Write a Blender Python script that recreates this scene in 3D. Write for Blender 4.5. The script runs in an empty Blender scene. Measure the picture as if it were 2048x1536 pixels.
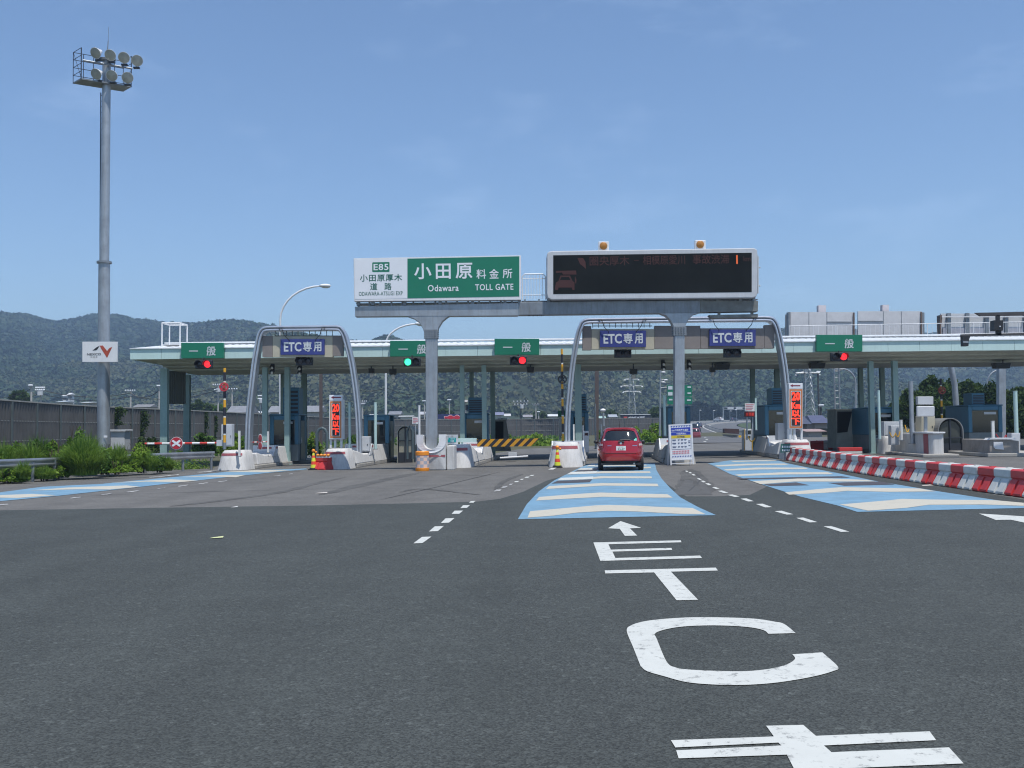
import bpy, bmesh, math, random
import numpy as np
from mathutils import Vector, Matrix
from mathutils.geometry import tessellate_polygon
random.seed(7); RNG = np.random.default_rng(7)
SC = bpy.context.scene
COL = SC.collection
R = math.radians

# ---------------------------------------------------------------- camera, world, sun, exposure
CAM_H = 1.55
cam = bpy.data.cameras.new('camera')
cam.sensor_width = 36.0; cam.lens = 36.0 * 2000 / 2048
cam.clip_start = 0.1; cam.clip_end = 6000
camo = bpy.data.objects.new('camera', cam); COL.objects.link(camo)
CAM_ROT = Matrix.Rotation(R(90 + 2.57), 4, 'X') @ Matrix.Rotation(R(-0.6), 4, 'Z')
camo.matrix_world = Matrix.Translation((0, 0, CAM_H)) @ CAM_ROT
SC.camera = camo

SUN_EL, SUN_AZ = 69.0, 147.0          # azimuth clockwise from +Y: behind and to the right of the camera
world = bpy.data.worlds.new('World'); SC.world = world; world.use_nodes = True
wn, wl = world.node_tree.nodes, world.node_tree.links
sky = wn.new('ShaderNodeTexSky'); sky.sky_type = 'NISHITA'; sky.sun_disc = False
sky.sun_elevation = R(SUN_EL); sky.sun_rotation = R(SUN_AZ)
sky.altitude = 0; sky.air_density = 1.0; sky.dust_density = 0.3; sky.ozone_density = 2.0
# thin wisps of cloud high in the sky
wtc = wn.new('ShaderNodeTexCoord'); wmp = wn.new('ShaderNodeMapping'); wmp.inputs['Scale'].default_value = (2.2, 2.2, 7.0)
wno = wn.new('ShaderNodeTexNoise'); wno.inputs['Scale'].default_value = 2.3; wno.inputs['Detail'].default_value = 7; wno.inputs['Roughness'].default_value = .62
wra = wn.new('ShaderNodeMapRange'); wra.inputs['From Min'].default_value = .56; wra.inputs['From Max'].default_value = .85; wra.inputs['To Max'].default_value = .14
wmx = wn.new('ShaderNodeMixRGB'); wmx.inputs['Color2'].default_value = (9.0, 10.0, 11.5, 1)
wl.new(wtc.outputs['Generated'], wmp.inputs['Vector']); wl.new(wmp.outputs[0], wno.inputs['Vector'])
wl.new(wno.outputs[0], wra.inputs[0]); wl.new(wra.outputs[0], wmx.inputs['Fac']); wl.new(sky.outputs[0], wmx.inputs['Color1'])
wtn = wn.new('ShaderNodeMixRGB'); wtn.blend_type = 'MULTIPLY'; wtn.inputs['Fac'].default_value = 1; wtn.inputs['Color2'].default_value = (.875, .955, 1.04, 1)
wl.new(wmx.outputs[0], wtn.inputs['Color1']); wl.new(wtn.outputs[0], wn['Background'].inputs['Color'])
wn['Background'].inputs['Strength'].default_value = 0.105
sun = bpy.data.lights.new('sun', 'SUN'); sun.energy = 3.6; sun.angle = R(0.53); sun.color = (1.0, .955, .89)
suno = bpy.data.objects.new('sun', sun); COL.objects.link(suno)
SUN_DIR = Vector((math.sin(R(SUN_AZ)) * math.cos(R(SUN_EL)), math.cos(R(SUN_AZ)) * math.cos(R(SUN_EL)), math.sin(R(SUN_EL))))
suno.rotation_euler = SUN_DIR.to_track_quat('Z', 'Y').to_euler(); suno.location = SUN_DIR * 60
SC.view_settings.view_transform = 'Standard'; SC.view_settings.look = 'None'
SC.view_settings.exposure = 0.5; SC.view_settings.gamma = 1.0
SC.render.engine = 'CYCLES'
SC.cycles.use_denoising = True
SC.cycles.max_bounces = 8; SC.cycles.volume_bounces = 0; SC.cycles.transparent_max_bounces = 12
SC.cycles.sample_clamp_indirect = 6.0; SC.cycles.filter_width = 1.15

# ---------------------------------------------------------------- pixel (2048x1536) to world, used to lay things out where they stand
M3 = CAM_ROT.to_3x3(); O3 = Vector((0, 0, CAM_H)); TILT = 0.0087
def gz(x): return TILT * max(-45.0, min(45.0, x))            # the plaza falls gently to the left
def ray(px, py): return M3 @ Vector(((px - 1024) / 2000, -(py - 768) / 2000, -1.0))
def at(px, py, Y):
    d = ray(px, py); return O3 + d * (Y / d.y)
def gr(px, py, dz=0.0):
    d = ray(px, py); t = -(CAM_H - dz) / (d.z - TILT * d.x); return O3 + d * t
def PX(px, Y, py=858): return at(px, py, Y).x
def PZ(py, Y, px=1024): return at(px, py, Y).z
LANE = math.atan(168 / 2000)                                   # heading of the lanes, to the right of +Y

# ---------------------------------------------------------------- materials
MATS = {}
def mat(name, col, rough=.55, metal=0.0, var=.12, scale=2.5, bump=0.0, bscale=None, dirt=0.0, dirt_col=(.08, .07, .055), emit=None, coat=0.0, spec=.5, streak=False, trans=0.0):
    if name in MATS: return MATS[name]
    m = bpy.data.materials.new(name); m.use_nodes = True; MATS[name] = m
    n, l = m.node_tree.nodes, m.node_tree.links
    b = n['Principled BSDF']; b.inputs['Roughness'].default_value = rough; b.inputs['Metallic'].default_value = metal
    b.inputs['Specular IOR Level'].default_value = spec
    if coat: b.inputs['Coat Weight'].default_value = coat; b.inputs['Coat Roughness'].default_value = .04
    tc = n.new('ShaderNodeTexCoord')
    vec = tc.outputs['Object']
    no = n.new('ShaderNodeTexNoise'); no.inputs['Scale'].default_value = scale; no.inputs['Detail'].default_value = 6; no.inputs['Roughness'].default_value = .65
    l.new(vec, no.inputs['Vector'])
    mr = n.new('ShaderNodeMapRange'); mr.inputs['From Min'].default_value = .3; mr.inputs['From Max'].default_value = .7
    mr.inputs['To Min'].default_value = 1 - var; mr.inputs['To Max'].default_value = 1 + var * .6
    l.new(no.outputs[0], mr.inputs[0])
    mx = n.new('ShaderNodeMixRGB'); mx.blend_type = 'MULTIPLY'; mx.inputs['Fac'].default_value = 1
    mx.inputs['Color1'].default_value = (*col, 1); l.new(mr.outputs[0], mx.inputs['Color2'])
    out = mx.outputs[0]
    if dirt:
        mp = n.new('ShaderNodeMapping'); mp.inputs['Scale'].default_value = (6, 6, .6) if streak else (1, 1, 1); l.new(vec, mp.inputs['Vector'])
        d = n.new('ShaderNodeTexNoise'); d.inputs['Scale'].default_value = 1.7; d.inputs['Detail'].default_value = 8; d.inputs['Roughness'].default_value = .7
        l.new(mp.outputs[0], d.inputs['Vector'])
        dr = n.new('ShaderNodeMapRange'); dr.inputs['From Min'].default_value = .47; dr.inputs['From Max'].default_value = .74; dr.inputs['To Max'].default_value = dirt
        l.new(d.outputs[0], dr.inputs[0])
        dm = n.new('ShaderNodeMixRGB'); dm.inputs['Color2'].default_value = (*dirt_col, 1); l.new(dr.outputs[0], dm.inputs['Fac']); l.new(out, dm.inputs['Color1']); out = dm.outputs[0]
    l.new(out, b.inputs['Base Color'])
    if bump:
        bn = n.new('ShaderNodeTexNoise'); bn.inputs['Scale'].default_value = bscale or scale * 8; bn.inputs['Detail'].default_value = 4; l.new(vec, bn.inputs['Vector'])
        bp = n.new('ShaderNodeBump'); bp.inputs['Strength'].default_value = bump; bp.inputs['Distance'].default_value = .02
        l.new(bn.outputs[0], bp.inputs['Height']); l.new(bp.outputs[0], b.inputs['Normal'])
    if emit:
        b.inputs['Emission Color'].default_value = (*emit[:3], 1); b.inputs['Emission Strength'].default_value = emit[3]
    if trans: b.inputs['Transmission Weight'].default_value = trans
    return m

def leaf_mat(name, c1, c2, trans=.3, scale=1.2, c3=None):
    """Leaf colour varies from clump to clump of the plant itself (world-scale noise) and from leaf to leaf (stored tint)."""
    if name in MATS: return MATS[name]
    m = bpy.data.materials.new(name); m.use_nodes = True; MATS[name] = m
    n, l = m.node_tree.nodes, m.node_tree.links
    b = n['Principled BSDF']; b.inputs['Roughness'].default_value = .6; b.inputs['Specular IOR Level'].default_value = .25
    tc = n.new('ShaderNodeTexCoord'); no = n.new('ShaderNodeTexNoise'); no.inputs['Scale'].default_value = scale; no.inputs['Detail'].default_value = 3
    l.new(tc.outputs['Object'], no.inputs['Vector'])
    at_ = n.new('ShaderNodeAttribute'); at_.attribute_name = 'tint'
    ad = n.new('ShaderNodeMath'); ad.operation = 'ADD'; l.new(no.outputs[0], ad.inputs[0]); l.new(at_.outputs['Fac'], ad.inputs[1])
    mr = n.new('ShaderNodeMapRange'); mr.inputs['From Min'].default_value = .55; mr.inputs['From Max'].default_value = 1.45; l.new(ad.outputs[0], mr.inputs[0])
    if c3:
        mx = n.new('ShaderNodeValToRGB'); e = mx.color_ramp.elements; e[0].color = (*c1, 1); e[0].position = .1; e[1].color = (*c2, 1); e[1].position = .55; q = e.new(.95); q.color = (*c3, 1); l.new(mr.outputs[0], mx.inputs['Fac'])
    else:
        mx = n.new('ShaderNodeMixRGB'); mx.inputs['Color1'].default_value = (*c1, 1); mx.inputs['Color2'].default_value = (*c2, 1); l.new(mr.outputs[0], mx.inputs['Fac'])
    l.new(mx.outputs[0], b.inputs['Base Color'])
    if trans:
        t = n.new('ShaderNodeBsdfTranslucent'); l.new(mx.outputs[0], t.inputs['Color'])
        ms = n.new('ShaderNodeMixShader'); ms.inputs['Fac'].default_value = trans
        l.new(b.outputs[0], ms.inputs[1]); l.new(t.outputs[0], ms.inputs[2]); l.new(ms.outputs[0], n['Material Output'].inputs['Surface'])
    return m

# ---------------------------------------------------------------- mesh builder and object helpers
def wloc(o):
    v = Vector((0, 0, 0))
    while o is not None: v += o.location; o = o.parent
    return v
class MB:
    """Collects shapes and links them as ONE mesh object."""
    def __init__(s): s.v = []; s.f = []
    def add(s, vs, fs):
        k = len(s.v); s.v += [tuple(p) for p in vs]; s.f += [tuple(i + k for i in f) for f in fs]; return s
    def box(s, x0, x1, y0, y1, z0, z1):
        return s.add([(x0,y0,z0),(x1,y0,z0),(x1,y1,z0),(x0,y1,z0),(x0,y0,z1),(x1,y0,z1),(x1,y1,z1),(x0,y1,z1)],
                     [(0,3,2,1),(4,5,6,7),(0,1,5,4),(1,2,6,5),(2,3,7,6),(3,0,4,7)])
    def cbox(s, c, sx, sy, sz, rz=0.0, rx=0.0, ry=0.0):
        m = Matrix.Translation(c) @ Matrix.Rotation(rz, 4, 'Z') @ Matrix.Rotation(ry, 4, 'Y') @ Matrix.Rotation(rx, 4, 'X')
        t = MB().box(-sx/2, sx/2, -sy/2, sy/2, -sz/2, sz/2)
        return s.add([m @ Vector(p) for p in t.v], t.f)
    def prism(s, poly, a, b, axis='y', mat4=None):
        """poly in the two other axes (x,z for y; y,z for x; x,y for z), swept from a to b."""
        n = len(poly)
        mk = {'y': lambda p, t: (p[0], t, p[1]), 'x': lambda p, t: (t, p[0], p[1]), 'z': lambda p, t: (p[0], p[1], t)}[axis]
        vs = [mk(p, a) for p in poly] + [mk(p, b) for p in poly]
        if mat4 is not None: vs = [mat4 @ Vector(p) for p in vs]
        tri = tessellate_polygon([[Vector((p[0], p[1], 0)) for p in poly]])
        fs = [tuple(t) for t in tri] + [tuple(i + n for i in reversed(t)) for t in tri]
        fs += [(i, (i + 1) % n, n + (i + 1) % n, n + i) for i in range(n)]
        return s.add(vs, fs)
    def cyl(s, p0, p1, r0, r1=None, n=12, caps=True):
        r1 = r0 if r1 is None else r1
        p0, p1 = Vector(p0), Vector(p1); d = (p1 - p0).normalized()
        u = d.orthogonal().normalized(); w = d.cross(u)
        vs = []
        for p, r in ((p0, r0), (p1, r1)):
            for i in range(n):
                a = 2 * math.pi * i / n; vs.append(p + (u * math.cos(a) + w * math.sin(a)) * r)
        fs = [(i, (i + 1) % n, n + (i + 1) % n, n + i) for i in range(n)]
        if caps: fs += [tuple(range(n - 1, -1, -1)), tuple(range(n, 2 * n))]
        return s.add(vs, fs)
    def tube(s, pts, r, n=8, flat=None):
        """A round pipe (or a flat bar with flat=(w,h) and local frame) along pts."""
        pts = [Vector(p) for p in pts]; rings = []
        u = None
        for i, p in enumerate(pts):
            d = (pts[min(i + 1, len(pts) - 1)] - pts[max(i - 1, 0)]).normalized()
            if u is None: u = d.orthogonal().normalized()
            u = (u - d * u.dot(d)).normalized(); w = d.cross(u)
            rr = r[i] if isinstance(r, (list, tuple)) else r
            rings.append([p + (u * math.cos(2*math.pi*k/n) + w * math.sin(2*math.pi*k/n)) * rr for k in range(n)])
        vs = [q for g in rings for q in g]; fs = []
        for i in range(len(pts) - 1):
            fs += [(i*n + k, i*n + (k+1) % n, (i+1)*n + (k+1) % n, (i+1)*n + k) for k in range(n)]
        fs += [tuple(range(n - 1, -1, -1)), tuple((len(pts)-1)*n + k for k in range(n))]
        return s.add(vs, fs)
    def sweep(s, pts, sec, side=Vector((0, 1, 0))):
        """Sweeps the 2-D section (a along the in-plane normal, b along side) along pts lying in a plane whose normal is side."""
        pts = [Vector(p) for p in pts]; n = len(sec); vs = []
        for i, p in enumerate(pts):
            d0 = (pts[i] - pts[max(i-1, 0)]); d1 = (pts[min(i+1, len(pts)-1)] - pts[i])
            d = (d0.normalized() + d1.normalized()).normalized(); nn = side.cross(d).normalized()
            vs += [p + nn * a + side * b for a, b in sec]
        fs = []
        for i in range(len(pts) - 1):
            fs += [(i*n + k, i*n + (k+1) % n, (i+1)*n + (k+1) % n, (i+1)*n + k) for k in range(n)]
        fs += [tuple(range(n - 1, -1, -1)), tuple((len(pts)-1)*n + k for k in range(n))]
        return s.add(vs, fs)
    def lathe(s, prof, c=(0, 0, 0), n=24, a0=0.0, a1=2*math.pi, m4=None):
        full = abs(a1 - a0 - 2*math.pi) < 1e-6; k = n if full else n + 1; vs = []
        for r, z in prof:
            for i in range(k):
                a = a0 + (a1 - a0) * i / n; vs.append(Vector((r*math.cos(a), r*math.sin(a), z)))
        vs = [(m4 @ v) if m4 is not None else v + Vector(c) for v in vs]
        fs = []
        for j in range(len(prof) - 1):
            for i in range(n):
                i2 = (i + 1) % k if full else i + 1
                fs.append((j*k + i, j*k + i2, (j+1)*k + i2, (j+1)*k + i))
        return s.add(vs, fs)
    def ball(s, c, r, n=12, sx=1, sy=1, sz=1):
        prof = [(r*math.sin(math.pi*j/(n//2))*1.0, -r*math.cos(math.pi*j/(n//2))) for j in range(n//2 + 1)]
        t = MB().lathe(prof, n=n); return s.add([(c[0]+p[0]*sx, c[1]+p[1]*sy, c[2]+p[2]*sz) for p in t.v], t.f)
    def poly(s, pts):
        tri = tessellate_polygon([[Vector(p) for p in pts]]); return s.add(pts, [tuple(t) for t in tri])
    def text(s, txt, c, h=None, w=None, bold=0.0, u=(1,0,0), v=(0,0,1), spacing=1.0, align='C'):
        """Flat lettering, centred on c, fitted to height h and/or width w, along u with up v."""
        V, F = glyphs(txt, bold, spacing)
        if not V: return s
        x0 = min(p[0] for p in V); x1 = max(p[0] for p in V); y0 = min(p[1] for p in V); y1 = max(p[1] for p in V)
        sy = (h / (y1 - y0)) if h else None; sx = (w / (x1 - x0)) if w else None
        sx = sx or sy; sy = sy or sx; u, v, c = Vector(u), Vector(v), Vector(c)
        ax = (x0 + x1) / 2 if align == 'C' else x0
        return s.add([c + u * ((p[0] - ax) * sx) + v * ((p[1] - (y0 + y1)/2) * sy) for p in V], F)
    def build(s, name, m, parent=None, world=True, smooth=False, bevel=0.0, kind=None, mats=None, angle=35):
        me = bpy.data.meshes.new(name)
        off = wloc(parent) if (parent is not None and world) else Vector((0, 0, 0))
        me.from_pydata([tuple(Vector(p) - off) for p in s.v], [], s.f); me.update()
        me.materials.append(m)
        bm = bmesh.new(); bm.from_mesh(me); bmesh.ops.recalc_face_normals(bm, faces=bm.faces); bm.to_mesh(me); bm.free()
        o = bpy.data.objects.new(name, me); COL.objects.link(o); o.parent = parent
        if smooth:
            me.polygons.foreach_set('use_smooth', [True] * len(me.polygons)); me.set_sharp_from_angle(angle=R(angle))
        if bevel:
            b = o.modifiers.new('bevel', 'BEVEL'); b.width = bevel; b.segments = 2; b.limit_method = 'ANGLE'
        if kind: o['kind'] = kind
        return o
_G = {}
def glyphs(txt, bold, spacing):
    k = (txt, bold, spacing)
    if k not in _G:
        c = bpy.data.curves.new('lettering', 'FONT'); c.body = txt; c.size = 1; c.offset = bold; c.space_character = spacing; c.resolution_u = 3
        o = bpy.data.objects.new('lettering', c); me = o.to_mesh()
        _G[k] = ([tuple(v.co) for v in me.vertices], [tuple(p.vertices) for p in me.polygons]); o.to_mesh_clear(); bpy.data.objects.remove(o); bpy.data.curves.remove(c)
    return _G[k]
def np_mesh(name, V, F, m, parent=None, tint=None, kind=None, smooth=False):
    """Fast mesh from arrays; F has a fixed number of corners per face."""
    V = np.asarray(V, np.float32); F = np.asarray(F, np.int32); k = F.shape[1]
    if parent is not None: V = V - np.array(wloc(parent), np.float32)
    me = bpy.data.meshes.new(name)
    me.vertices.add(len(V)); me.vertices.foreach_set('co', V.ravel())
    me.loops.add(F.size); me.loops.foreach_set('vertex_index', F.ravel())
    me.polygons.add(len(F)); me.polygons.foreach_set('loop_start', np.arange(0, F.size, k, dtype=np.int32))
    if smooth: me.polygons.foreach_set('use_smooth', np.ones(len(F), bool))
    me.update(calc_edges=True)
    if tint is not None:
        a = me.attributes.new('tint', 'FLOAT', 'POINT'); a.data.foreach_set('value', np.asarray(tint, np.float32))
    me.materials.append(m)
    o = bpy.data.objects.new(name, me); COL.objects.link(o); o.parent = parent
    if kind: o['kind'] = kind
    return o
def thing(name, label, cat, loc, group=None, rz=0.0):
    o = bpy.data.objects.new(name, None); COL.objects.link(o); o.empty_display_size = .2
    o.location = loc; o.rotation_euler = (0, 0, rz); o['label'] = label; o['category'] = cat
    if group: o['group'] = group
    return o
def tag(o, label, cat, group=None):
    o['label'] = label; o['category'] = cat
    if group: o['group'] = group
    return o
def kids(o): return [c for c in COL.objects if c.parent is o]
def dup(root, loc, label, rz=None):
    r = root.copy(); COL.objects.link(r); r.location = loc; r['label'] = label
    if rz is not None: r.rotation_euler = (0, 0, rz)
    for ch in kids(root):
        c = ch.copy(); COL.objects.link(c); c.parent = r
        for g in kids(ch):
            d = g.copy(); COL.objects.link(d); d.parent = c
    return r
def center(o):
    """Moves a one-mesh thing's origin to the middle of its base."""
    me = o.data; n = len(me.vertices); a = np.empty(n*3, np.float32); me.vertices.foreach_get('co', a); a = a.reshape(-1, 3)
    c = np.array([(a[:,0].min()+a[:,0].max())/2, (a[:,1].min()+a[:,1].max())/2, a[:,2].min()], np.float32)
    a -= c; me.vertices.foreach_set('co', a.ravel()); me.update(); o.location = o.location + Vector([float(t) for t in c]); return o

# ================================================================ SETTING
def asphalt(name, col, speck=.5, var=.12, bump=.5):
    m = bpy.data.materials.new(name); m.use_nodes = True; n, l = m.node_tree.nodes, m.node_tree.links; MATS[name] = m
    b = n['Principled BSDF']; b.inputs['Roughness'].default_value = .82; b.inputs['Specular IOR Level'].default_value = .35
    tc = n.new('ShaderNodeTexCoord'); V = tc.outputs['Object']
    def noise(s, d=4, r=.6, sc=None):
        q = n.new('ShaderNodeTexNoise'); q.inputs['Scale'].default_value = s; q.inputs['Detail'].default_value = d; q.inputs['Roughness'].default_value = r
        if sc: mp = n.new('ShaderNodeMapping'); mp.inputs['Scale'].default_value = sc; mp.inputs['Rotation'].default_value = (0, 0, R(5)); l.new(V, mp.inputs['Vector']); l.new(mp.outputs[0], q.inputs['Vector'])
        else: l.new(V, q.inputs['Vector'])
        return q.outputs[0]
    def rng(x, a, b_, c, d):
        q = n.new('ShaderNodeMapRange'); q.inputs['From Min'].default_value = a; q.inputs['From Max'].default_value = b_; q.inputs['To Min'].default_value = c; q.inputs['To Max'].default_value = d; l.new(x, q.inputs[0]); return q.outputs[0]
    def mul(a, c):
        q = n.new('ShaderNodeMixRGB'); q.blend_type = 'MULTIPLY'; q.inputs['Fac'].default_value = 1; l.new(a, q.inputs['Color1']); l.new(c, q.inputs['Color2']); return q.outputs[0]
    base = n.new('ShaderNodeRGB'); base.outputs[0].default_value = (*col, 1)
    vo = n.new('ShaderNodeTexVoronoi'); vo.inputs['Scale'].default_value = 85; l.new(V, vo.inputs['Vector'])
    hs = n.new('ShaderNodeSeparateColor'); l.new(vo.outputs['Color'], hs.inputs[0])
    o = mul(base.outputs[0], rng(hs.outputs[0], 0, 1, 1 - speck, 1 + speck))                # each stone of the aggregate its own grey
    vs_ = n.new('ShaderNodeTexVoronoi'); vs_.inputs['Scale'].default_value = 30; l.new(V, vs_.inputs['Vector']); h2 = n.new('ShaderNodeSeparateColor'); l.new(vs_.outputs['Color'], h2.inputs[0])
    o = mul(o, rng(h2.outputs[1], .93, .97, 1, 1 + speck*.9))                               # scattered pale stones
    o = mul(o, rng(noise(9, 6, .7), .3, .7, 1 - var, 1 + var))
    o = mul(o, rng(noise(.9, 6, .65), .3, .7, 1 - var*1.3, 1 + var*1.3))
    o = mul(o, rng(noise(.8, 4, .5, (1.0, .05, 1)), .35, .65, 1 - var, 1 + var*.8))          # wheel-track streaks along the lanes
    l.new(o, b.inputs['Base Color'])
    bp = n.new('ShaderNodeBump'); bp.inputs['Strength'].default_value = bump; bp.inputs['Distance'].default_value = .012
    l.new(vo.outputs['Distance'], bp.inputs['Height']); l.new(bp.outputs[0], b.inputs['Normal'])
    return m
ASPH_NEW = asphalt('asphalt_new', (.047, .053, .050), .45, .08, .4)
ASPH_OLD = asphalt('asphalt_old', (.115, .112, .105), .3, .11, .3)
ASPH_FAR = asphalt('asphalt_far', (.11, .112, .115), .3, .08)
def paint(name, col, wear=.5, wcol=(.07, .072, .075), wscale=5, lo=.52, hi=.66):
    m = mat(name, col, rough=.7, var=.06, scale=3); n, l = m.node_tree.nodes, m.node_tree.links
    b = n['Principled BSDF']; src = b.inputs['Base Color'].links[0].from_socket
    tc = n.new('ShaderNodeTexCoord'); a = n.new('ShaderNodeTexNoise'); a.inputs['Scale'].default_value = wscale; a.inputs['Detail'].default_value = 9; a.inputs['Roughness'].default_value = .78
    l.new(tc.outputs['Object'], a.inputs['Vector'])
    mr = n.new('ShaderNodeMapRange'); mr.inputs['From Min'].default_value = lo; mr.inputs['From Max'].default_value = hi; mr.inputs['To Max'].default_value = wear; l.new(a.outputs[0], mr.inputs[0])
    mx = n.new('ShaderNodeMixRGB'); mx.inputs['Color2'].default_value = (*wcol, 1); l.new(mr.outputs[0], mx.inputs['Fac']); l.new(src, mx.inputs['Color1']); l.new(mx.outputs[0], b.inputs['Base Color'])
    return m
WHITE_P = paint('road_white', (.50, .515, .485), .7, wscale=13, lo=.545, hi=.64)
WORN_P = paint('road_white_worn', (.62, .62, .60), .9, lo=.42, hi=.56)
BLUE_P = paint('road_blue', (.15, .285, .40), .6, (.09, .14, .18), 1.3, .42, .72)
CREAM_P = paint('road_cream', (.46, .435, .36), .4, (.17, .17, .16), 3, .5, .7)
PATCH_P = paint('road_patch', (.055, .052, .06), .2)

EARTH = mat('earth', (.075, .075, .035), rough=.95, var=.5, scale=.6)
g = MB()
xs = [-1700, -45, 45, 1700]; ys = [-400, 60, 130, 400, 2400]
g.add([(x, y, gz(x) - .03) for y in ys for x in xs], [(j*4+i, j*4+i+1, (j+1)*4+i+1, (j+1)*4+i) for j in range(4) for i in range(3)])
g.build('ground', EARTH, kind='structure')
def sheet(name, pts, m, dz, kind='structure'):
    b = MB(); b.poly([(p[0], p[1], gz(p[0]) + dz) for p in pts]); o = b.build(name, m, kind=kind); return o
def G2(*pp): return [gr(x, y)[:2] for x, y in pp]
def zz(f, ox, oy, pts): return [(ox + x / f, oy + y / f) for x, y in pts]
lefte = G2((0, 963), (110, 953), (215, 947), (330, 941), (425, 937))
sheet('plaza_pavement', [(-28, -12), (-26, 8), (lefte[0][0]-6, lefte[0][1]-9)] + lefte + [(-17.5, 62), (-15, 74)] + G2((950, 914), (1040, 898), (1200, 891), (1330, 890)) +
      [(13, 118), (30, 116), (44, 78), (44.5, -12)], ASPH_OLD, 0.0)
sheet('new_asphalt_pavement', G2((-300, 1030), (0, 1021), (300, 1016), (640, 1011), (950, 1004), (1000, 998), (1046, 984), (1092, 962), (1140, 948), (1215, 946), (1300, 948), (1345, 975), (1372, 993), (1432, 993), (1500, 990), (1545, 968), (1500, 948), (1470, 936), (1560, 922), (1640, 932), (1780, 955), (1960, 985), (2300, 1040)) +
      [(30, -11), (-24, -11), (-22, 9)], ASPH_NEW, .004)
# repaired rectangle in the centre lane mouth and a wheel rut in the old surface
sheet('patch_pavement', G2((1352, 990), (1425, 990), (1405, 962), (1356, 960)), mat('patch_asphalt', (.085, .085, .082), .9, var=.25, scale=4, bump=.3), .006)
Z2 = lambda pts: zz(2.926, 780, 900, pts); Z3 = lambda pts: zz(2.977, 1360, 880, pts); Z1 = lambda pts: zz(2.926, 0, 880, pts); Z4 = lambda pts: zz(3.097, 1120, 1040, pts)
sheet('centre_lane_blue_strip', G2(*Z2([(748,408),(800,320),(870,245),(960,180),(1050,135),(1110,105),(1160,86),(1180,80),(1550,80),(1560,120),(1590,170),(1640,225),(1700,280),(1800,335),(1908,384)])), BLUE_P, .009)
def marks(name, polys, m, dz):
    b = MB()
    for p in polys: b.poly([(q[0], q[1], gz(q[0]) + dz) for q in G2(*p)])
    return b.build(name, m, kind='structure')
marks('centre_lane_cream_marking', [Z2(p) for p in (
    [(805,400),(820,362),(1010,345),(1200,328),(1280,325),(1400,328),(1560,336),(1770,343),(1848,380),(1700,378),(1450,364),(1280,360),(1100,370),(960,388)],
    [(855,299),(872,278),(1100,260),(1230,252),(1380,256),(1625,262),(1655,282),(1400,282),(1250,277),(1080,286)],
    [(913,231),(930,214),(1240,196),(1565,200),(1572,215),(1250,211)],
    [(1168,163),(1230,156),(1530,157),(1535,168),(1250,167),(1165,173)], [(1200,130),(1250,126),(1522,127),(1525,136),(1250,138),(1190,140)],
    [(1215,108),(1525,100),(1527,108),(1215,116)], [(1190,93),(1500,88),(1502,93),(1190,98)])], CREAM_P, .013)
marks('centre_lane_white_marking', [Z2(p) for p in ([(980,181),(1000,166),(1190,158),(1186,173)], [(1035,146),(1060,131),(1215,126),(1205,140)], [(1095,119),(1115,110),(1215,106),(1210,117)], [(1150,98),(1165,91),(1200,90),(1196,97)])], WHITE_P, .017)
marks('centre_lane_dark_patch', [Z2(p) for p in ([(945,199),(978,184),(1184,175),(1168,191)], [(1078,130),(1096,121),(1215,118),(1205,124)])], PATCH_P, .015)
sheet('right_lane_blue_strip', G2(*Z3([(1057,431),(940,393),(720,340),(560,290),(440,250),(300,205),(240,175),(190,150),(165,142),(300,122),(570,118),(640,140),(760,165),(920,195),(1160,245),(1280,265),(1520,305),(1780,345),(2050,385),(2300,420),(2300,402),(2050,408),(1700,415)])), BLUE_P, .009)
marks('right_lane_cream_marking', [Z3(p) for p in (
    [(950,388),(1250,362),(1320,354),(1500,358),(1870,362),(2048,378),(2048,396),(1800,388),(1480,390),(1350,408),(1120,425)],
    [(625,315),(860,292),(960,284),(1200,288),(1430,292),(1525,309),(1250,312),(1000,306),(860,318),(650,329)],
    [(430,248),(700,232),(900,232),(1110,240),(1165,249),(900,250),(680,250),(480,266)], [(325,208),(600,195),(880,194),(915,206),(640,207),(350,217)],
    [(260,177),(450,166),(740,166),(765,175),(480,177),(280,184)], [(205,153),(380,144),(620,142),(650,149),(400,153),(225,160)], [(300,127),(560,121),(580,126),(320,132)])], CREAM_P, .013)
marks('right_lane_dark_patch', [Z3(p) for p in ([(335,231),(960,218),(1015,226),(370,238)], [(500,267),(690,255),(770,272),(540,277)], [(880,258),(1190,250),(1280,268),(980,275)])], PATCH_P, .015)
sheet('left_lane_blue_strip', G2(*Z1([(-300,345),(0,308),(250,275),(600,258),(830,235),(1050,215),(1300,190),(1500,178),(1790,168),(1800,172),(1600,190),(1300,222),(1000,255),(800,278),(360,326),(0,360),(-300,395)])), BLUE_P, .009)
marks('left_lane_cream_marking', [Z1(p) for p in ([(0,325),(190,318),(330,326),(100,342),(0,340)], [(170,298),(400,280),(740,268),(820,276),(640,292),(480,290)],
    [(650,252),(850,240),(1000,232),(1160,240),(1050,249),(860,246)], [(1040,220),(1240,208),(1440,206),(1380,220),(1200,216)], [(1300,188),(1500,178),(1700,178),(1560,190)])], CREAM_P, .013)
def spline2(P, k=6):
    V_ = smooth_path([Vector((x, y, 0)) for x, y in P], k); return [(v.x, v.y) for v in V_]
def smooth_path(P, k=5):
    out = []
    for i in range(len(P) - 1):
        p0, p1, p2, p3 = P[max(i-1,0)], P[i], P[i+1], P[min(i+2,len(P)-1)]
        for j in range(k):
            t = j / k
            out.append(.5*((2*p1) + (p2-p0)*t + (2*p0-5*p1+4*p2-p3)*t*t + (3*p1-p0-3*p2+p3)*t**3))
    return out + [P[-1]]
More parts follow.
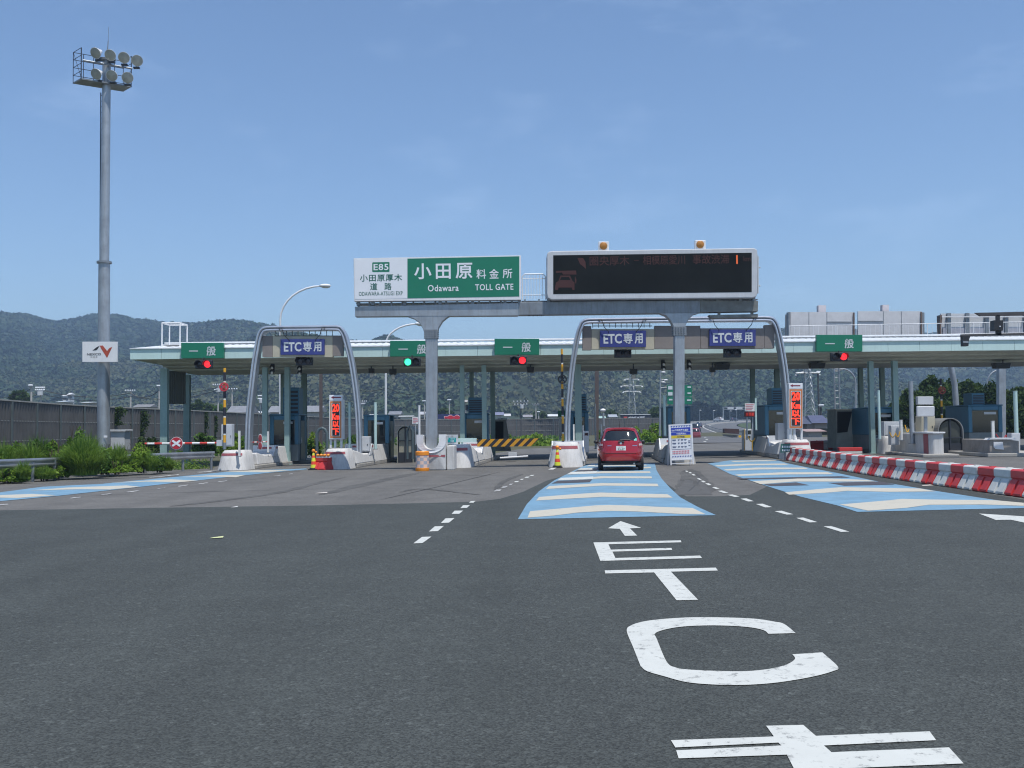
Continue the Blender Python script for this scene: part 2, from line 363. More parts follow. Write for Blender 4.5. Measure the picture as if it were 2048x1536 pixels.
CLET = (spline2([(500,915),(455,800),(414,695),(440,660),(520,635),(640,620),(800,610),(1000,610),(1200,618),(1330,637),(1390,652),(1460,708)])[:-1] + [(1460,708),(1290,712)] +
        spline2([(1290,712),(1262,690),(1180,672),(1050,662),(900,660),(750,668),(640,688),(588,712),(600,745),(662,888),(720,923),(800,935),(960,943),(1150,945),(1300,930),(1400,905),(1455,870),(1440,840)])[1:] + [(1625,828)] +
        spline2([(1625,828),(1722,918),(1690,945),(1560,980),(1350,1015),(1150,1030),(950,1028),(780,1012),(640,975),(540,945),(500,915)])[1:-1])
marks('lane_lettering_marking', [Z4(p) for p in (
    [(207,143),(748,130),(752,142),(300,154),(315,188),(690,177),(695,190),(325,200),(343,240),(868,225),(880,240),(250,258)],
    [(277,317),(965,300),(978,318),(687,325),(855,500),(722,503),(583,330),(280,336)],
    CLET,
    [(687,1375),(1325,1352),(1277,1285),(1507,1280),(1585,1348),(2290,1320),(2330,1375),(1635,1408),(1682,1450),(2410,1420),(2500,1520),(1780,1550),(1900,1680),(1520,1690),(1405,1465),(735,1488),(720,1438),(1372,1408),(1352,1390),(715,1420)])], WHITE_P, .009)
marks('lane_arrow_marking', [Z4([(375,10),(503,52),(433,55),(478,100),(402,102),(370,58),(297,55)]), Z3([(1780,441),(2050,458),(2500,480),(2500,520),(2200,505),(2050,495),(1970,478),(1880,479)])], WHITE_P, .009)
marks('lane_line', [Z2(p) for p in ([(137,550),(187,512),(243,510),(190,548)], [(228,480),(262,450),(315,448),(280,478)], [(298,430),(325,403),(378,401),(345,428)], [(360,377),(378,358),(428,357),(405,376)],
    [(412,342),(428,326),(468,325),(450,341)], [(462,310),(474,301),(500,300),(488,311)])] +
    [Z3(p) for p in ([(855,518),(900,516),(1008,549),(960,551)], [(692,467),(735,465),(818,492),(772,494)], [(563,427),(605,424),(675,445),(635,447)], [(452,384),(492,382),(548,402),(508,404)], [(360,352),(395,350),(440,367),(405,368)],
    [(280,329),(312,327),(355,339),(325,341)], [(222,305),(250,303),(290,317),(262,318)], [(190,284),(212,282),(236,293),(215,294)], [(150,260),(170,259),(188,270),(168,271)], [(122,245),(140,244),(155,253),(138,254)],
    [(100,230),(115,229),(130,238),(115,239)], [(68,205),(82,204),(94,212),(80,213)], [(50,193),(62,192),(72,199),(60,200)], [(30,185),(42,184),(50,190),(38,191)])] +
    [Z2(p) for p in ([(925,116),(945,106),(975,105),(955,116)], [(815,153),(826,148),(846,147),(836,153)], [(786,164),(796,158),(818,157),(808,164)], [(760,176),(768,171),(784,170),(776,176)], [(724,190),(734,184),(756,183),(746,190)])], WHITE_P, .009)
marks('worn_lane_line', [Z2(p) for p in ([(695,205),(704,199),(722,198),(712,205)], [(648,224),(664,214),(690,213),(674,223)], [(606,244),(622,234),(655,233),(640,243)])] +
    [Z1(p) for p in ([(740,305),(810,296),(818,299),(748,308)], [(590,321),(650,314),(656,317),(596,324)], [(1040,271),(1098,263),(1104,266),(1046,274)], [(1160,257),(1212,250),(1220,253),(1168,260)], [(1275,245),(1325,238),(1332,241),(1282,248)],
    [(410,341),(470,334),(474,337),(414,344)], [(0,378),(46,375),(50,379),(0,384)], [(920,285),(965,280),(970,282),(925,287)], [(870,219),(1040,202),(1052,204),(880,222)], [(1600,211),(1640,206),(1646,208),(1606,213)], [(1690,200),(1710,197),(1714,199),(1694,202)])], WORN_P, .009)
marks('edge_line', [Z1(p) for p in ([(-200,262),(0,240),(440,208),(445,211),(0,246),(-200,270)], [(620,194),(830,179),(1040,169),(1045,172),(832,183),(622,197)], [(1140,190),(1250,180),(1290,182),(1180,192)])], WORN_P, .009)

def streak(name, pts, w, m, dz=.0065):
    P = spline2([tuple(gr(x, y)[:2]) for x, y in pts], 5); A = []; B = []
    for i, (x, y) in enumerate(P):
        d = Vector((P[min(i+1, len(P)-1)][0] - P[max(i-1, 0)][0], P[min(i+1, len(P)-1)][1] - P[max(i-1, 0)][1], 0)).normalized(); f = w*(.6 + .5*math.sin(i*1.7)**2)*min(1, .25 + 4*min(i, len(P)-1-i)/len(P))
        A.append((x - d.y*f, y + d.x*f, gz(x) + dz)); B.append((x + d.y*f, y - d.x*f, gz(x) + dz))
    k = len(A); MB().add(A + B, [(i, i+1, k+i+1, k+i) for i in range(k-1)]).build(name, m, kind='structure')
TM = asphalt('tyre_mark', (.086, .085, .081), .3, .2); CR = mat('crack_sealant', (.045, .045, .045), .8); DK_OLD = asphalt('asphalt_seam', (.083, .082, .078), .3, .2)
streak('tyre_mark_road', [(340, 1013), (430, 1003), (560, 985), (640, 965), (690, 955)], .16, TM); streak('tyre_mark_road', [(800, 985), (835, 978), (890, 982), (960, 990)], .10, TM); streak('tyre_mark_road', [(1046, 948), (1010, 962), (990, 980)], .10, TM)
for pts in ([(60, 975), (220, 969), (420, 965), (600, 951)], [(120, 995), (300, 987), (520, 981), (760, 975)], [(700, 958), (850, 953), (1000, 950)], [(760, 1000), (900, 968), (1000, 944)], [(1375, 985), (1400, 960), (1390, 945)], [(1372, 960), (1420, 958)]): streak('road_crack', pts, .025, CR)
for pts in ([(200, 958), (420, 950), (600, 943)], [(640, 990), (760, 962), (840, 945)], [(1360, 990), (1378, 960), (1372, 940)], [(1420, 985), (1398, 958), (1380, 938)]): streak('wheel_path_road', pts, .28, DK_OLD, .005)
# ---- the expressway beyond the toll plaza: climbs and bends to the right
edge = [at(1532, 893, 84), at(1500, 880.5, 118), at(1440, 867.5, 195), at(1408, 855.5, 290), at(1411, 850, 340), at(1440, 846.5, 410), at(1510, 843, 500), at(1640, 840, 600), at(1800, 838, 700)]
edge[0].z = gz(edge[0].x); edge[1].z = gz(edge[1].x) + .02
EDGE = smooth_path(edge)
def offs(path, d, dz=0.0):
    out = []
    for i, p in enumerate(path):
        t = (path[min(i+1, len(path)-1)] - path[max(i-1, 0)]); nrm = Vector((t.y, -t.x, 0)).normalized()
        out.append(p + nrm * d + Vector((0, 0, dz)))
    return out
def ribbon(name, a, b, m, kind='structure'):
    q = MB(); k = len(a); q.add(a + b, [(i, i+1, k+i+1, k+i) for i in range(k-1)]); return q.build(name, m, kind=kind)
ribbon('outbound_road', offs(EDGE, .5, .012), offs(EDGE, -10.2, .012), ASPH_FAR)
ribbon('inbound_road', offs(EDGE, 1.2, .014), offs(EDGE, 10.5, .014), ASPH_FAR)
ribbon('outbound_edge_line', offs(EDGE, -.15, .03), offs(EDGE, .15, .03), WHITE_P)
ribbon('inbound_edge_line', offs(EDGE, 1.9, .03), offs(EDGE, 2.15, .03), WHITE_P)
bnk = MB()                                                      # embankment under both carriageways
for a, b in ((offs(EDGE, -10.6, 0), offs(EDGE, -16, 0)), (offs(EDGE, 10.9, 0), offs(EDGE, 16, 0))):
    k = len(a); b = [Vector((p.x, p.y, -.3)) for p in b]; bnk.add(a + b, [(i, i+1, k+i+1, k+i) for i in range(k-1)])
bnk.build('embankment', mat('bank_grass', (.05, .075, .025), .95, var=.4, scale=.4), kind='structure')
dash = MB(); cl = offs(EDGE, -5, .03); cr = offs(EDGE, -5.25, .03)
for i in range(1, len(cl) - 1, 2): dash.add([cl[i], cr[i], cr[i].lerp(cr[i+1], .5), cl[i].lerp(cl[i+1], .5)], [(0, 1, 2, 3)])
dash.build('outbound_lane_line', WHITE_P, kind='structure')

# ---- wooded hills
def vn(x, y, s, seed=0):
    x = np.asarray(x) / s + seed * 17.31; y = np.asarray(y) / s + seed * 5.77
    xi = np.floor(x).astype(int); yi = np.floor(y).astype(int); fx = x - xi; fy = y - yi
    fx = fx*fx*(3 - 2*fx); fy = fy*fy*(3 - 2*fy)
    def h(a, b):
        t = np.sin(a * 127.1 + b * 311.7 + seed * 74.7) * 43758.5453; return t - np.floor(t)
    return (h(xi, yi)*(1-fx) + h(xi+1, yi)*fx)*(1-fy) + (h(xi, yi+1)*(1-fx) + h(xi+1, yi+1)*fx)*fy
RPX = [-1400,-900,-500,-250,0,50,75,110,150,190,230,280,340,400,440,480,530,580,640,700,740,760,775,790,830,1000,1150,1300,1400,1480,1540,1575,1610,1700,1850,1900,2050,2300,2700,3400]
RPY = [640,610,640,600,622,624,631,639,632,622,625,635,643,642,636,637,646,658,671,681,685,674,670,677,686,702,702,692,684,676,664,653,652,658,664,660,644,640,660,650]
def ridge(px):
    d = 1120 + 170*np.sin(px/260. + .6) + 110*np.sin(px/97.); y = np.interp(px, RPX, RPY) + 7
    return d, CAM_H + d * ((857.8 - (px - 1024)*.01047) - y) / 2000
def hill_z(px, d):
    Rr, zr = ridge(px); d0 = 470 + 60*np.sin(px/180.)
    s = np.clip((d - d0) / (Rr - d0), 0, 1); x = d*(px - 1024)/2000
    z = zr * (.15*s + .85*s**1.35)
    z += 62*(vn(x, d, 230, 1) - .5)*(s*(1-s)*4) + 30*(vn(x, d, 95, 2) - .5)*(s*(1-s)*4) + 14*(vn(x, d, 45, 3) - .5)*np.minimum(1, s*(1-s)*5)
    z = np.where(s < 1, np.minimum(z, CAM_H + d*(zr - CAM_H)/Rr*(.985 - .04*(1-s))), z)
    z = np.where(d > Rr, zr - (d - Rr)*.22, z)
    return np.where(d < d0, -2.0, np.maximum(z, -1.0))
pxs = np.linspace(-1400, 3400, 420); ds = np.concatenate([np.linspace(430, 1400, 130), np.linspace(1420, 1800, 14)])
PXg, Dg = np.meshgrid(pxs, ds); Zg = hill_z(PXg, Dg)
V = np.stack([Dg*(PXg - 1024)/2000, Dg, Zg], -1).reshape(-1, 3); nc = len(pxs)
idx = np.arange((len(ds)-1)*nc).reshape(len(ds)-1, nc)[:, :-1].ravel()
FOREST = leaf_mat('forest_green', (.012, .030, .013), (.028, .056, .018), trans=0, scale=.006, c3=(.066, .074, .028))
np_mesh('hills', V, np.stack([idx, idx+1, idx+nc+1, idx+nc], -1), mat('hill_floor', (.02, .034, .013), .95, var=.4, scale=.02), kind='structure', smooth=True)
def crowns(name, P, S, tint, m, kind, per=22, q0=.26, q1=.6):
    """Each crown is a dome of leaf clumps that face outward at uneven angles."""
    n = len(P); d = RNG.normal(size=(n, per, 3)); d[..., 2] = np.abs(d[..., 2])*.9 - .25; d /= np.linalg.norm(d, axis=2)[..., None]
    rad = RNG.uniform(.62, 1.08, (n, per, 1)); C = P[:, None] + d*rad*S[:, None, None]*np.array([1, 1, 1.0])*RNG.uniform(.8, 1.25, (n, 1, 1))
    nm = d + RNG.normal(size=(n, per, 3))*.38; nm /= np.linalg.norm(nm, axis=2)[..., None]
    u = np.cross(nm, RNG.normal(size=(n, per, 3))); u /= np.linalg.norm(u, axis=2)[..., None]; v = np.cross(nm, u)
    s = (S[:, None]*RNG.uniform(q0, q1, (n, per)))[..., None]
    V = np.stack([C - u*s - v*s*.7, C + u*s - v*s*.5, C + u*s*.8 + v*s*.8, C - u*s*.7 + v*s], 2).reshape(-1, 3)
    t = np.repeat((tint[:, None] + (RNG.random((n, per)) - .5)*.3).ravel(), 4)
    return np_mesh(name, V, np.arange(len(V)).reshape(-1, 4), m, tint=t, kind=kind)
n = 78000
px = RNG.uniform(-500, 2550, n); d = np.sqrt(RNG.uniform(480**2, 1330**2, n))
Rr, zr = ridge(px); keep = d < Rr + 25; px, d = px[keep], d[keep]
px = np.concatenate([px, np.linspace(-500, 2550, 1300)]); d = np.concatenate([d, ridge(np.linspace(-500, 2550, 1300))[0] - 4])
z = hill_z(px, d); ok = z > .5; px, d, z = px[ok], d[ok], z[ok]
x = d*(px - 1024)/2000; low = np.clip(1 - z/45., 0, 1)
orch = vn(x, d, 130, 5); open_ = (orch > .60) & (vn(x, d, 60, 6) > .42) & (z < 75)         # orchards and bamboo: small pale crowns
S = np.where(open_, RNG.uniform(2.0, 3.0, len(x)), RNG.uniform(2.2, 4.4, len(x)))
tint = .44 + .75*(vn(x, d, 170, 8) - .5) + .35*(vn(x, d, 60, 9) - .5) + .30*(RNG.random(len(x)) - .5) + np.where(open_, .20, 0) + low*.10
nr_ = d < 830; CP = np.stack([x, d, z + S*.15], -1)
crowns('hillside_forest', CP[nr_], S[nr_], tint[nr_], FOREST, 'stuff', 36, .17, .42); crowns('ridge_forest', CP[~nr_], S[~nr_], tint[~nr_], FOREST, 'stuff', 20, .26, .58)

# ---- air
hb = MB().box(-2300, 2300, -520, 2600, -2.5, 185)
hm = bpy.data.materials.new('air'); hm.use_nodes = True; hn = hm.node_tree.nodes; hn.remove(hn['Principled BSDF'])
pv = hn.new('ShaderNodeVolumePrincipled'); pv.inputs['Color'].default_value = (.52, .72, .97, 1); pv.inputs['Density'].default_value = .00048; pv.inputs['Anisotropy'].default_value = .25
hm.node_tree.links.new(pv.outputs[0], hn['Material Output'].inputs['Volume'])
hb.build('haze', hm, kind='stuff')

# ================================================================ MATERIALS OF THE TOLL PLAZA
GALV = mat('galvanised', (.36, .39, .42), .45, .55, var=.22, scale=1.4, dirt=.35, dirt_col=(.17, .13, .09), streak=True)
GALV2 = mat('galvanised_dark', (.24, .265, .29), .5, .45, var=.25, scale=1.6, dirt=.5, dirt_col=(.12, .10, .07), streak=True)
STEEL = mat('brushed_steel', (.55, .58, .63), .35, .75, var=.12, scale=2)
DARKSTEEL = mat('dark_steel', (.035, .04, .05), .5, .3)
BLACK = mat('black_plastic', (.018, .018, .02), .5)
WHITEM = mat('white_metal', (.70, .71, .72), .45, var=.06, dirt=.18, dirt_col=(.35, .33, .3), streak=True)
WPLAST = mat('white_plastic', (.68, .69, .68), .5, var=.08, dirt=.3, dirt_col=(.33, .31, .28))
CONC = mat('painted_concrete', (.58, .575, .56), .7, var=.12, scale=1.8, bump=.15, dirt=.45, dirt_col=(.27, .25, .22), streak=True)
CONC2 = mat('bare_concrete', (.36, .345, .315), .85, var=.2, scale=2, bump=.3, dirt=.4, dirt_col=(.16, .145, .12))
MINT = mat('mint_panel', (.50, .66, .63), .5, var=.06, scale=1.2, dirt=.22, dirt_col=(.33, .42, .39), streak=True)
SOFF = mat('soffit_panel', (.44, .47, .41), .6, var=.12, scale=1.2, dirt=.3, dirt_col=(.16, .16, .13))
ROOFW = mat('white_roof', (.74, .76, .77), .4, .1, var=.08, dirt=.2, dirt_col=(.4, .4, .4))
TEAL = mat('teal_column', (.26, .375, .355), .5, var=.12, dirt=.25, dirt_col=(.16, .19, .17), streak=True)
GREEN = mat('sign_green', (.006, .17, .095), .45, var=.06)
SIGNW = mat('sign_white', (.72, .74, .77), .4, var=.03)
SIGNBLUE = mat('sign_blue', (.032, .046, .215), .5, var=.12, dirt=.15, dirt_col=(.12, .12, .2))
LETT = mat('faded_lettering', (.56, .60, .62), .5, var=.08)
BEIGE = mat('beige_panel', (.47, .44, .34), .55, var=.08, dirt=.25, dirt_col=(.3, .26, .2))
TAUPE = mat('taupe_panel', (.225, .20, .185), .6, var=.1, dirt=.2, dirt_col=(.13, .11, .1))
RED = mat('signal_red_paint', (.50, .035, .045), .45, var=.08)
REDB = mat('maroon_band', (.34, .09, .10), .6, var=.15)
YELLOW = mat('yellow_paint', (.74, .40, .03), .5, var=.08)
ORANGE = mat('orange_plastic', (.76, .25, .015), .45, var=.08)
BOOTH = mat('booth_blue', (.045, .155, .24), .45, var=.12, dirt=.2, dirt_col=(.06, .10, .12))
BOOTHD = mat('booth_lower', (.17, .20, .205), .6, var=.15, dirt=.3, dirt_col=(.08, .08, .075))
GLASS = mat('dark_glass', (.012, .018, .020), .06, spec=.7, var=.0)
CABINET = mat('cabinet_grey', (.50, .52, .54), .5, var=.06, dirt=.2, dirt_col=(.3, .28, .25))
LEDRED = mat('led_red', (.30, .02, .01), .5, emit=(1.0, .05, .02, 1.1))
LEDDIM = mat('led_dim', (.035, .009, .007), .6, emit=(1.0, .05, .03, .007))
LAMPRED = mat('lit_red_lens', (.4, .01, .01), .3, emit=(1.0, .02, .03, 1.6))
LAMPGRN = mat('lit_green_lens', (.02, .4, .2), .3, emit=(.06, 1.0, .45, 1.3))
LENSOFF = mat('unlit_lens', (.025, .022, .03), .25, spec=.6)
AMBER = mat('amber_lens', (.36, .15, .02), .3, spec=.6)

def fpoly(mb, pts, Y, depth):
    """Outline read at distance Y, given its real size there and swept depth metres away from the camera."""
    q = [at(x, y, Y) for x, y in pts]; return mb.prism([(p.x, p.z) for p in q], Y, Y + depth, 'y')
def frect(mb, x0, y0, x1, y1, Y, depth): return fpoly(mb, [(x0, y0), (x1, y0), (x1, y1), (x0, y1)], Y, depth)
def base(px, Y, py=None):
    p = at(px, 858, Y); return Vector((p.x, Y, gz(p.x) if py is None else at(px, py, Y).z))
def ftext(mb, txt, px, py, Y, hpx=None, wpx=None, bold=.012, spacing=1.0, tilt=0.0):
    k = Y / 2000.0; s = 1.05
    return mb.text(txt, at(px, py, Y), h=hpx*k if hpx else None, w=wpx*k if wpx else None, bold=bold, spacing=spacing, u=(math.cos(tilt), 0, math.sin(tilt)), v=(-math.sin(tilt), 0, math.cos(tilt)))

# ================================================================ TOLL CANOPY
YF, YR, YB = 48.0, 53.0, 58.0
XL, XRr = PX(260, YF, 707), 36.0
zb, zt = 5.08, 5.57
can = thing('toll_canopy', 'long pale green toll plaza canopy with white ribbed roof over the lanes', 'toll canopy', (4, 53, 0))
m = MB(); edges = np.arange(XL, XRr, 1.52)
for i, x in enumerate(edges):
    m.box(x + .006, min(x + 1.514, XRr), YF, YF + .12, zb + .002*(i % 3), zt)
m.box(XL, XL + .12, YF + .13, YB, zb, zt); m.box(XL, XRr, YB, YB + .12, zb, zt)
m.build('fascia', MINT, can)
m = MB(); pit = .36; n = int((XRr - XL) / pit)
for side in (0, 1):
    y0, y1 = (YF - .06, YR) if side == 0 else (YB + .15, YR)
    prof = []
    for i in range(n):
        x = XL + i*pit; prof += [(x, 0), (x + .13, 0), (x + .18, .035), (x + .31, .035)]
    k = len(prof)
    m.add([(x, y0, zt + .02 + h) for x, h in prof] + [(x, y1, 6.17 + h*.75) for x, h in prof], [(i, i+1, k+i+1, k+i) for i in range(k-1)])
m.prism([(YF, zt), (YR, 6.16), (YB, zt)], XL, XL + .05, 'x'); m.box(XL, XRr, YF - .06, YF + .1, zt + .004, zt + .05)
m.box(XL, XRr, YR - .25, YR + .25, 6.24, 6.32)
m.build('roof', ROOFW, can)
m = MB()
prof = [(YF + .13, zb + .01), (YF + .13, zb + .1), (YB, zb + .1), (YB, zb + .01), (55.2, 4.70), (50.8, 4.70)]
m.prism(prof, XL + 1.0, XRr, 'x'); m.box(XL + .13, XL + 1.0, YF + .14, YB - .01, zb + .02, zb + .09)
for yy, z in ((48.9, 4.955), (49.7, 4.82), (50.5, 4.70)): m.box(XL + 1.0, XRr, yy, yy + .05, z - .03, z + .1)
m.build('soffit', SOFF, can)
for px, w, Y, k in ((329,14,49.35,0),(374,12,55,0),(530.5,10,49.35,0),(566,8,55,0),(575,10,49.35,0),(608.5,10,55,0),(925,9,49.35,0),(944,8,55,0),(969,9.5,49.35,0),(986,9,55,0),(1157,13,49.35,0),(1507,8,55,0),(1556,9,55.1,0),(1723.5,8,55,0),(1744,9,49.35,0),(1766.5,8,55.1,0),(1792,10,49.35,0)):
    x = PX(px, Y); hw = w*Y/4000; c = MB(); z0 = gz(x) - .05
    c.box(x-hw, x+hw, Y-.14, Y-.11, z0, 4.71); c.box(x-hw, x+hw, Y+.11, Y+.14, z0, 4.71); c.box(x-.02, x+.02, Y-.11, Y+.11, z0, 4.71)
    c.box(x-hw*.8, x-hw*.8+.02, Y-.11, Y+.11, z0, 4.71) if k else None
    c.box(x-hw-.08, x+hw+.08, Y-.24, Y+.24, z0, z0 + .09)
    c.build('column', TEAL, can)
m = MB(); 
for i in range(9): frect(m, 338 + i*3.7, 742, 341 + i*3.7, 808, 52.5, .06)
frect(m, 337, 743, 371, 747, 52.56, .05); frect(m, 337, 803, 371, 807, 52.56, .05)
m.build('louvre_screen', mat('louvre', (.07, .075, .06), .7), can)
# walkway hatch cage on the roof edge
t = thing('roof_hatch_cage', 'white tube frame cage standing on the left end of the toll roof', 'cage', at(342, 688, 50.5))
m = MB(); a, b_ = at(324, 646, 50.2), at(360, 646, 50.2); zt0 = at(342, 688, 50.2).z
for yy in (50.2, 51.3):
    for xx in (a.x, b_.x): m.cyl((xx, yy, zt0 - .25), (xx, yy, a.z), .035, n=8)
    m.cyl((a.x, yy, a.z), (b_.x, yy, a.z), .035, n=8)
for xx in (a.x, b_.x): m.cyl((xx, 50.2, a.z), (xx, 51.3, a.z), .035, n=8)
m.build('tube_frame', WHITEM, t); MB().box(a.x, b_.x, 50.2, 51.3, zt0 - .06, zt0 - .02).build('floor_plate', WHITEM, t)

# general-lane signs on the fascia, and the lamps under them
def general_sign(x0, y0, x1, y1, label):
    Y = YF - .22; t = thing('lane_sign', label, 'sign', at((x0+x1)/2, y1, Y), 'green general lane signs on the canopy edge')
    frect(MB(), x0, y0, x1, y1, Y, .2).build('sign_panel', GREEN, t, bevel=.015)
    w = x1 - x0; cy = (y0 + y1)/2 + 1; m = MB()
    frect(m, x0 + w*.19, cy - 1.0, x0 + w*.40, cy + 1.0, Y - .008, .006); m.build('lettering', LETT, t); m = MB(); ftext(m, '般', x0 + w*.71, cy, Y - .008, 19.5, 18.5, bold=.022); m.build('lettering', LETT, t)
general_sign(362, 685.5, 447, 716.5, 'green general lane sign nearest the left end of the canopy')
general_sign(780, 681.5, 869, 713, 'green general lane sign half behind the left gantry pole, above the green light')
general_sign(989, 677.5, 1078.5, 709.5, 'green general lane sign between the left gantry pole and the wide steel arch')
general_sign(1633, 669.5, 1725, 703, 'green general lane sign above the red light right of the wide steel arch')
def signal(px, py, label, lit=None, s=1.0, Y=YF - .9):
    t = thing('lane_signal', label, 'traffic light', at(px, py, Y), 'two lens lane signals under the canopy edge'); k = Y/2000
    m = MB(); c = at(px, py, Y); r = 7.3*k*s
    m.box(c.x - 17*k*s, c.x + 17*k*s, Y, Y + .22, c.z - 8.6*k*s, c.z + 8.6*k*s)
    m.box(c.x - .03, c.x + .03, Y + .05, Y + .11, c.z + 8*k*s, 5.1); m.build('housing', DARKSTEEL, t, bevel=.03)
    for i, sx in enumerate((-1, 1)):
        cx = c.x + sx*8.2*k*s
        ml = LENSOFF if lit is None or (lit == 'r') != (sx == 1) else (LAMPRED if lit == 'r' else LAMPGRN)
        l = MB().lathe([(0, -.05), (r*.5, -.045), (r*.9, -.02), (r*.93, 0)], m4=Matrix.Translation((cx, Y - .005, c.z)) @ Matrix.Rotation(R(-90), 4, 'X'), n=20)
        l.v = [(p[0], 2*(Y-.005) - p[1] if p[1] > Y else p[1], p[2]) for p in l.v]
        l.build('lens', ml, t, smooth=True)
        h = MB(); h.lathe([(r*1.0, 0), (r*1.06, .0), (r*1.06, .24), (r*1.0, .24), (r*1.0, 0)], a0=R(-15), a1=R(195), n=18, m4=Matrix.Translation((cx, Y, c.z)) @ Matrix.Rotation(R(90), 4, 'X')); h.build('visor', BLACK, t)
signal(407, 728.5, 'red lane light under the green sign at the left end of the canopy', 'r')
signal(824, 724, 'green lane light left of the left gantry pole', 'g')
signal(1036.5, 721, 'red lane light under the green sign right of the left gantry pole', 'r')
signal(1679, 713.5, 'red lane light under the green sign right of the wide steel arch', 'r')
signal(608, 722, 'dark unlit lane signal under the blue sign of the narrow steel arch', Y=45.9)
signal(1246, 706.5, 'dark unlit lane signal under the left blue sign of the wide steel arch', Y=45.9)
signal(1465, 706, 'dark unlit lane signal under the right blue sign of the wide steel arch', Y=45.9)

# ================================================================ STEEL ARCHES WITH BLUE LANE SIGNS
YA = 45.5
def arch(name, label, path, panels, cables, clx):
    foot = at(path[0][0], 905, YA); t = thing(name, label, 'arch', (at(sum(p[0] for p in path)/len(path), 858, YA).x, YA, 0), 'steel lane arches')
    P = [at(x, y, YA) for x, y in path]; P[0].z = gz(P[0].x) + .05; P[-1].z = gz(P[-1].x) + .05
    q = smooth_path(P, 4)
    sgn = 1
    m = MB(); m.sweep(q, [(.035, -.02), (.035, .55), (-.17, .55), (-.17, -.02)], Vector((0, 1, 0)))
    m.build('frame', mat('arch_web', (.33, .37, .42), .4, .5, var=.15), t)
    for a in (0.0, -.135):
        pts = []
        for i, p in enumerate(q):
            d = (q[min(i+1, len(q)-1)] - q[max(i-1, 0)]).normalized(); nn = Vector((0, 1, 0)).cross(d).normalized(); pts.append(p + nn*a + Vector((0, -.05, 0)))
        MB().tube(pts, .056, 8).build('tube', STEEL, t, smooth=True)
    for (x0, y0, x1, y1, mt) in panels: frect(MB(), x0 + .3, y0, x1 - .3, y1, YA + .12, .3).build('backing_panel', mt, t)
    m = MB(); x = panels[0][0]; y0 = panels[0][1]
    xs_ = np.arange(clx[0], clx[1], 11.5)
    for xx in xs_: p = at(xx, y0, YA); m.box(p.x - .012, p.x + .012, YA + .2, YA + .25, p.z - .05, p.z + .33)
    p0, p1 = at(clx[0], y0 - 1, YA), at(clx[1], y0 - 1, YA); m.cyl((p0.x, YA + .22, p0.z), (p1.x, YA + .22, p1.z), .02, n=6)
    m.build('hanger', DARKSTEEL, t)
    for cx, cy, s in cables:
        p = at(cx, cy, YA); MB().tube([p + Vector((-.1*s, -.1, .02)), p + Vector((-.14*s, -.12, .12)), p + Vector((0, -.14, .1)), p + Vector((.1*s, -.12, -.2)), p + Vector((.3*s, -.05, -.42)), p + Vector((.34*s, .1, -.5))], .016, 6).build('cable', BLACK, t)
    return t
def z2p(l): return [(400 + x/4.517, 620 + y/4.517) for x, y in l]
def z4p(l): return [(1060 + x/4.517, 620 + y/4.517) for x, y in l]
def z5p(l): return [(1360 + x/4.517, 620 + y/4.517) for x, y in l]
arch('steel_arch', 'narrow grey steel tube arch over the left lane carrying one blue sign',
     z2p([(441,1290),(446,1100),(458,900),(480,700),(503,500),(530,335),(548,250),(568,205),(605,184),(760,180),(1000,178),(1225,176),(1262,190),(1290,235),(1315,320),(1352,470),(1380,640),(1402,830),(1418,1050),(1428,1290)]),
     [(524.5, 672, 545, 714, TAUPE), (545, 672.5, 665.5, 714, BEIGE), (665.5, 671, 686, 712, TAUPE)], [(565, 662, 1), (645, 661, -1)], (548, 664))
arch('steel_arch', 'wide grey steel tube arch over two lanes carrying two blue signs',
     z4p([(352,1230),(354,1000),(372,760),(393,540),(422,350),(445,235),(470,160),(512,114),(700,108),(1000,104),(1300,100)]) + z5p([(300,96),(600,94),(790,93),(838,112),(868,180),(898,310),(928,480),(948,640),(962,820),(970,1000),(976,1200)]),
     [(1165, 652, 1183, 700, TAUPE), (1183, 658, 1309, 698.5, BEIGE), (1309, 651.5, 1401, 697.5, TAUPE), (1401, 656.5, 1529, 697, TAUPE), (1529, 650, 1549, 696.5, TAUPE)], [(1203, 645, 1), (1286, 644, -1), (1424, 642, 1), (1506, 641, -1)], (1186, 1306))
def etc_sign(x0, y0, x1, y1, label):
    Y = YA + .02; t = thing('lane_sign', label, 'sign', at((x0+x1)/2, y1, Y), 'blue toll lane signs on the arches')
    frect(MB(), x0, y0, x1, y1, Y, .09).build('sign_panel', SIGNBLUE, t, bevel=.01)
    w = x1 - x0; h = y1 - y0; m = MB(); cy = (y0+y1)/2; tl = R(.4)
    ftext(m, 'ETC', x0 + w*.275, cy, Y - .008, h*.60, w*.40, bold=.03, tilt=tl); ftext(m, '専', x0 + w*.61, cy - .5, Y - .008, h*.63, w*.20, bold=.02, tilt=tl); ftext(m, '用', x0 + w*.84, cy - .3, Y - .008, h*.62, w*.18, bold=.025, tilt=tl)
    m.build('lettering', LETT, t)
etc_sign(561, 678, 649, 709.5, 'blue lane sign with white lettering on the narrow left arch')
etc_sign(1200, 661, 1292, 694, 'blue lane sign with white lettering on a beige panel of the wide arch')
etc_sign(1419, 659, 1511.5, 692, 'blue lane sign with white lettering on a taupe panel of the wide arch')

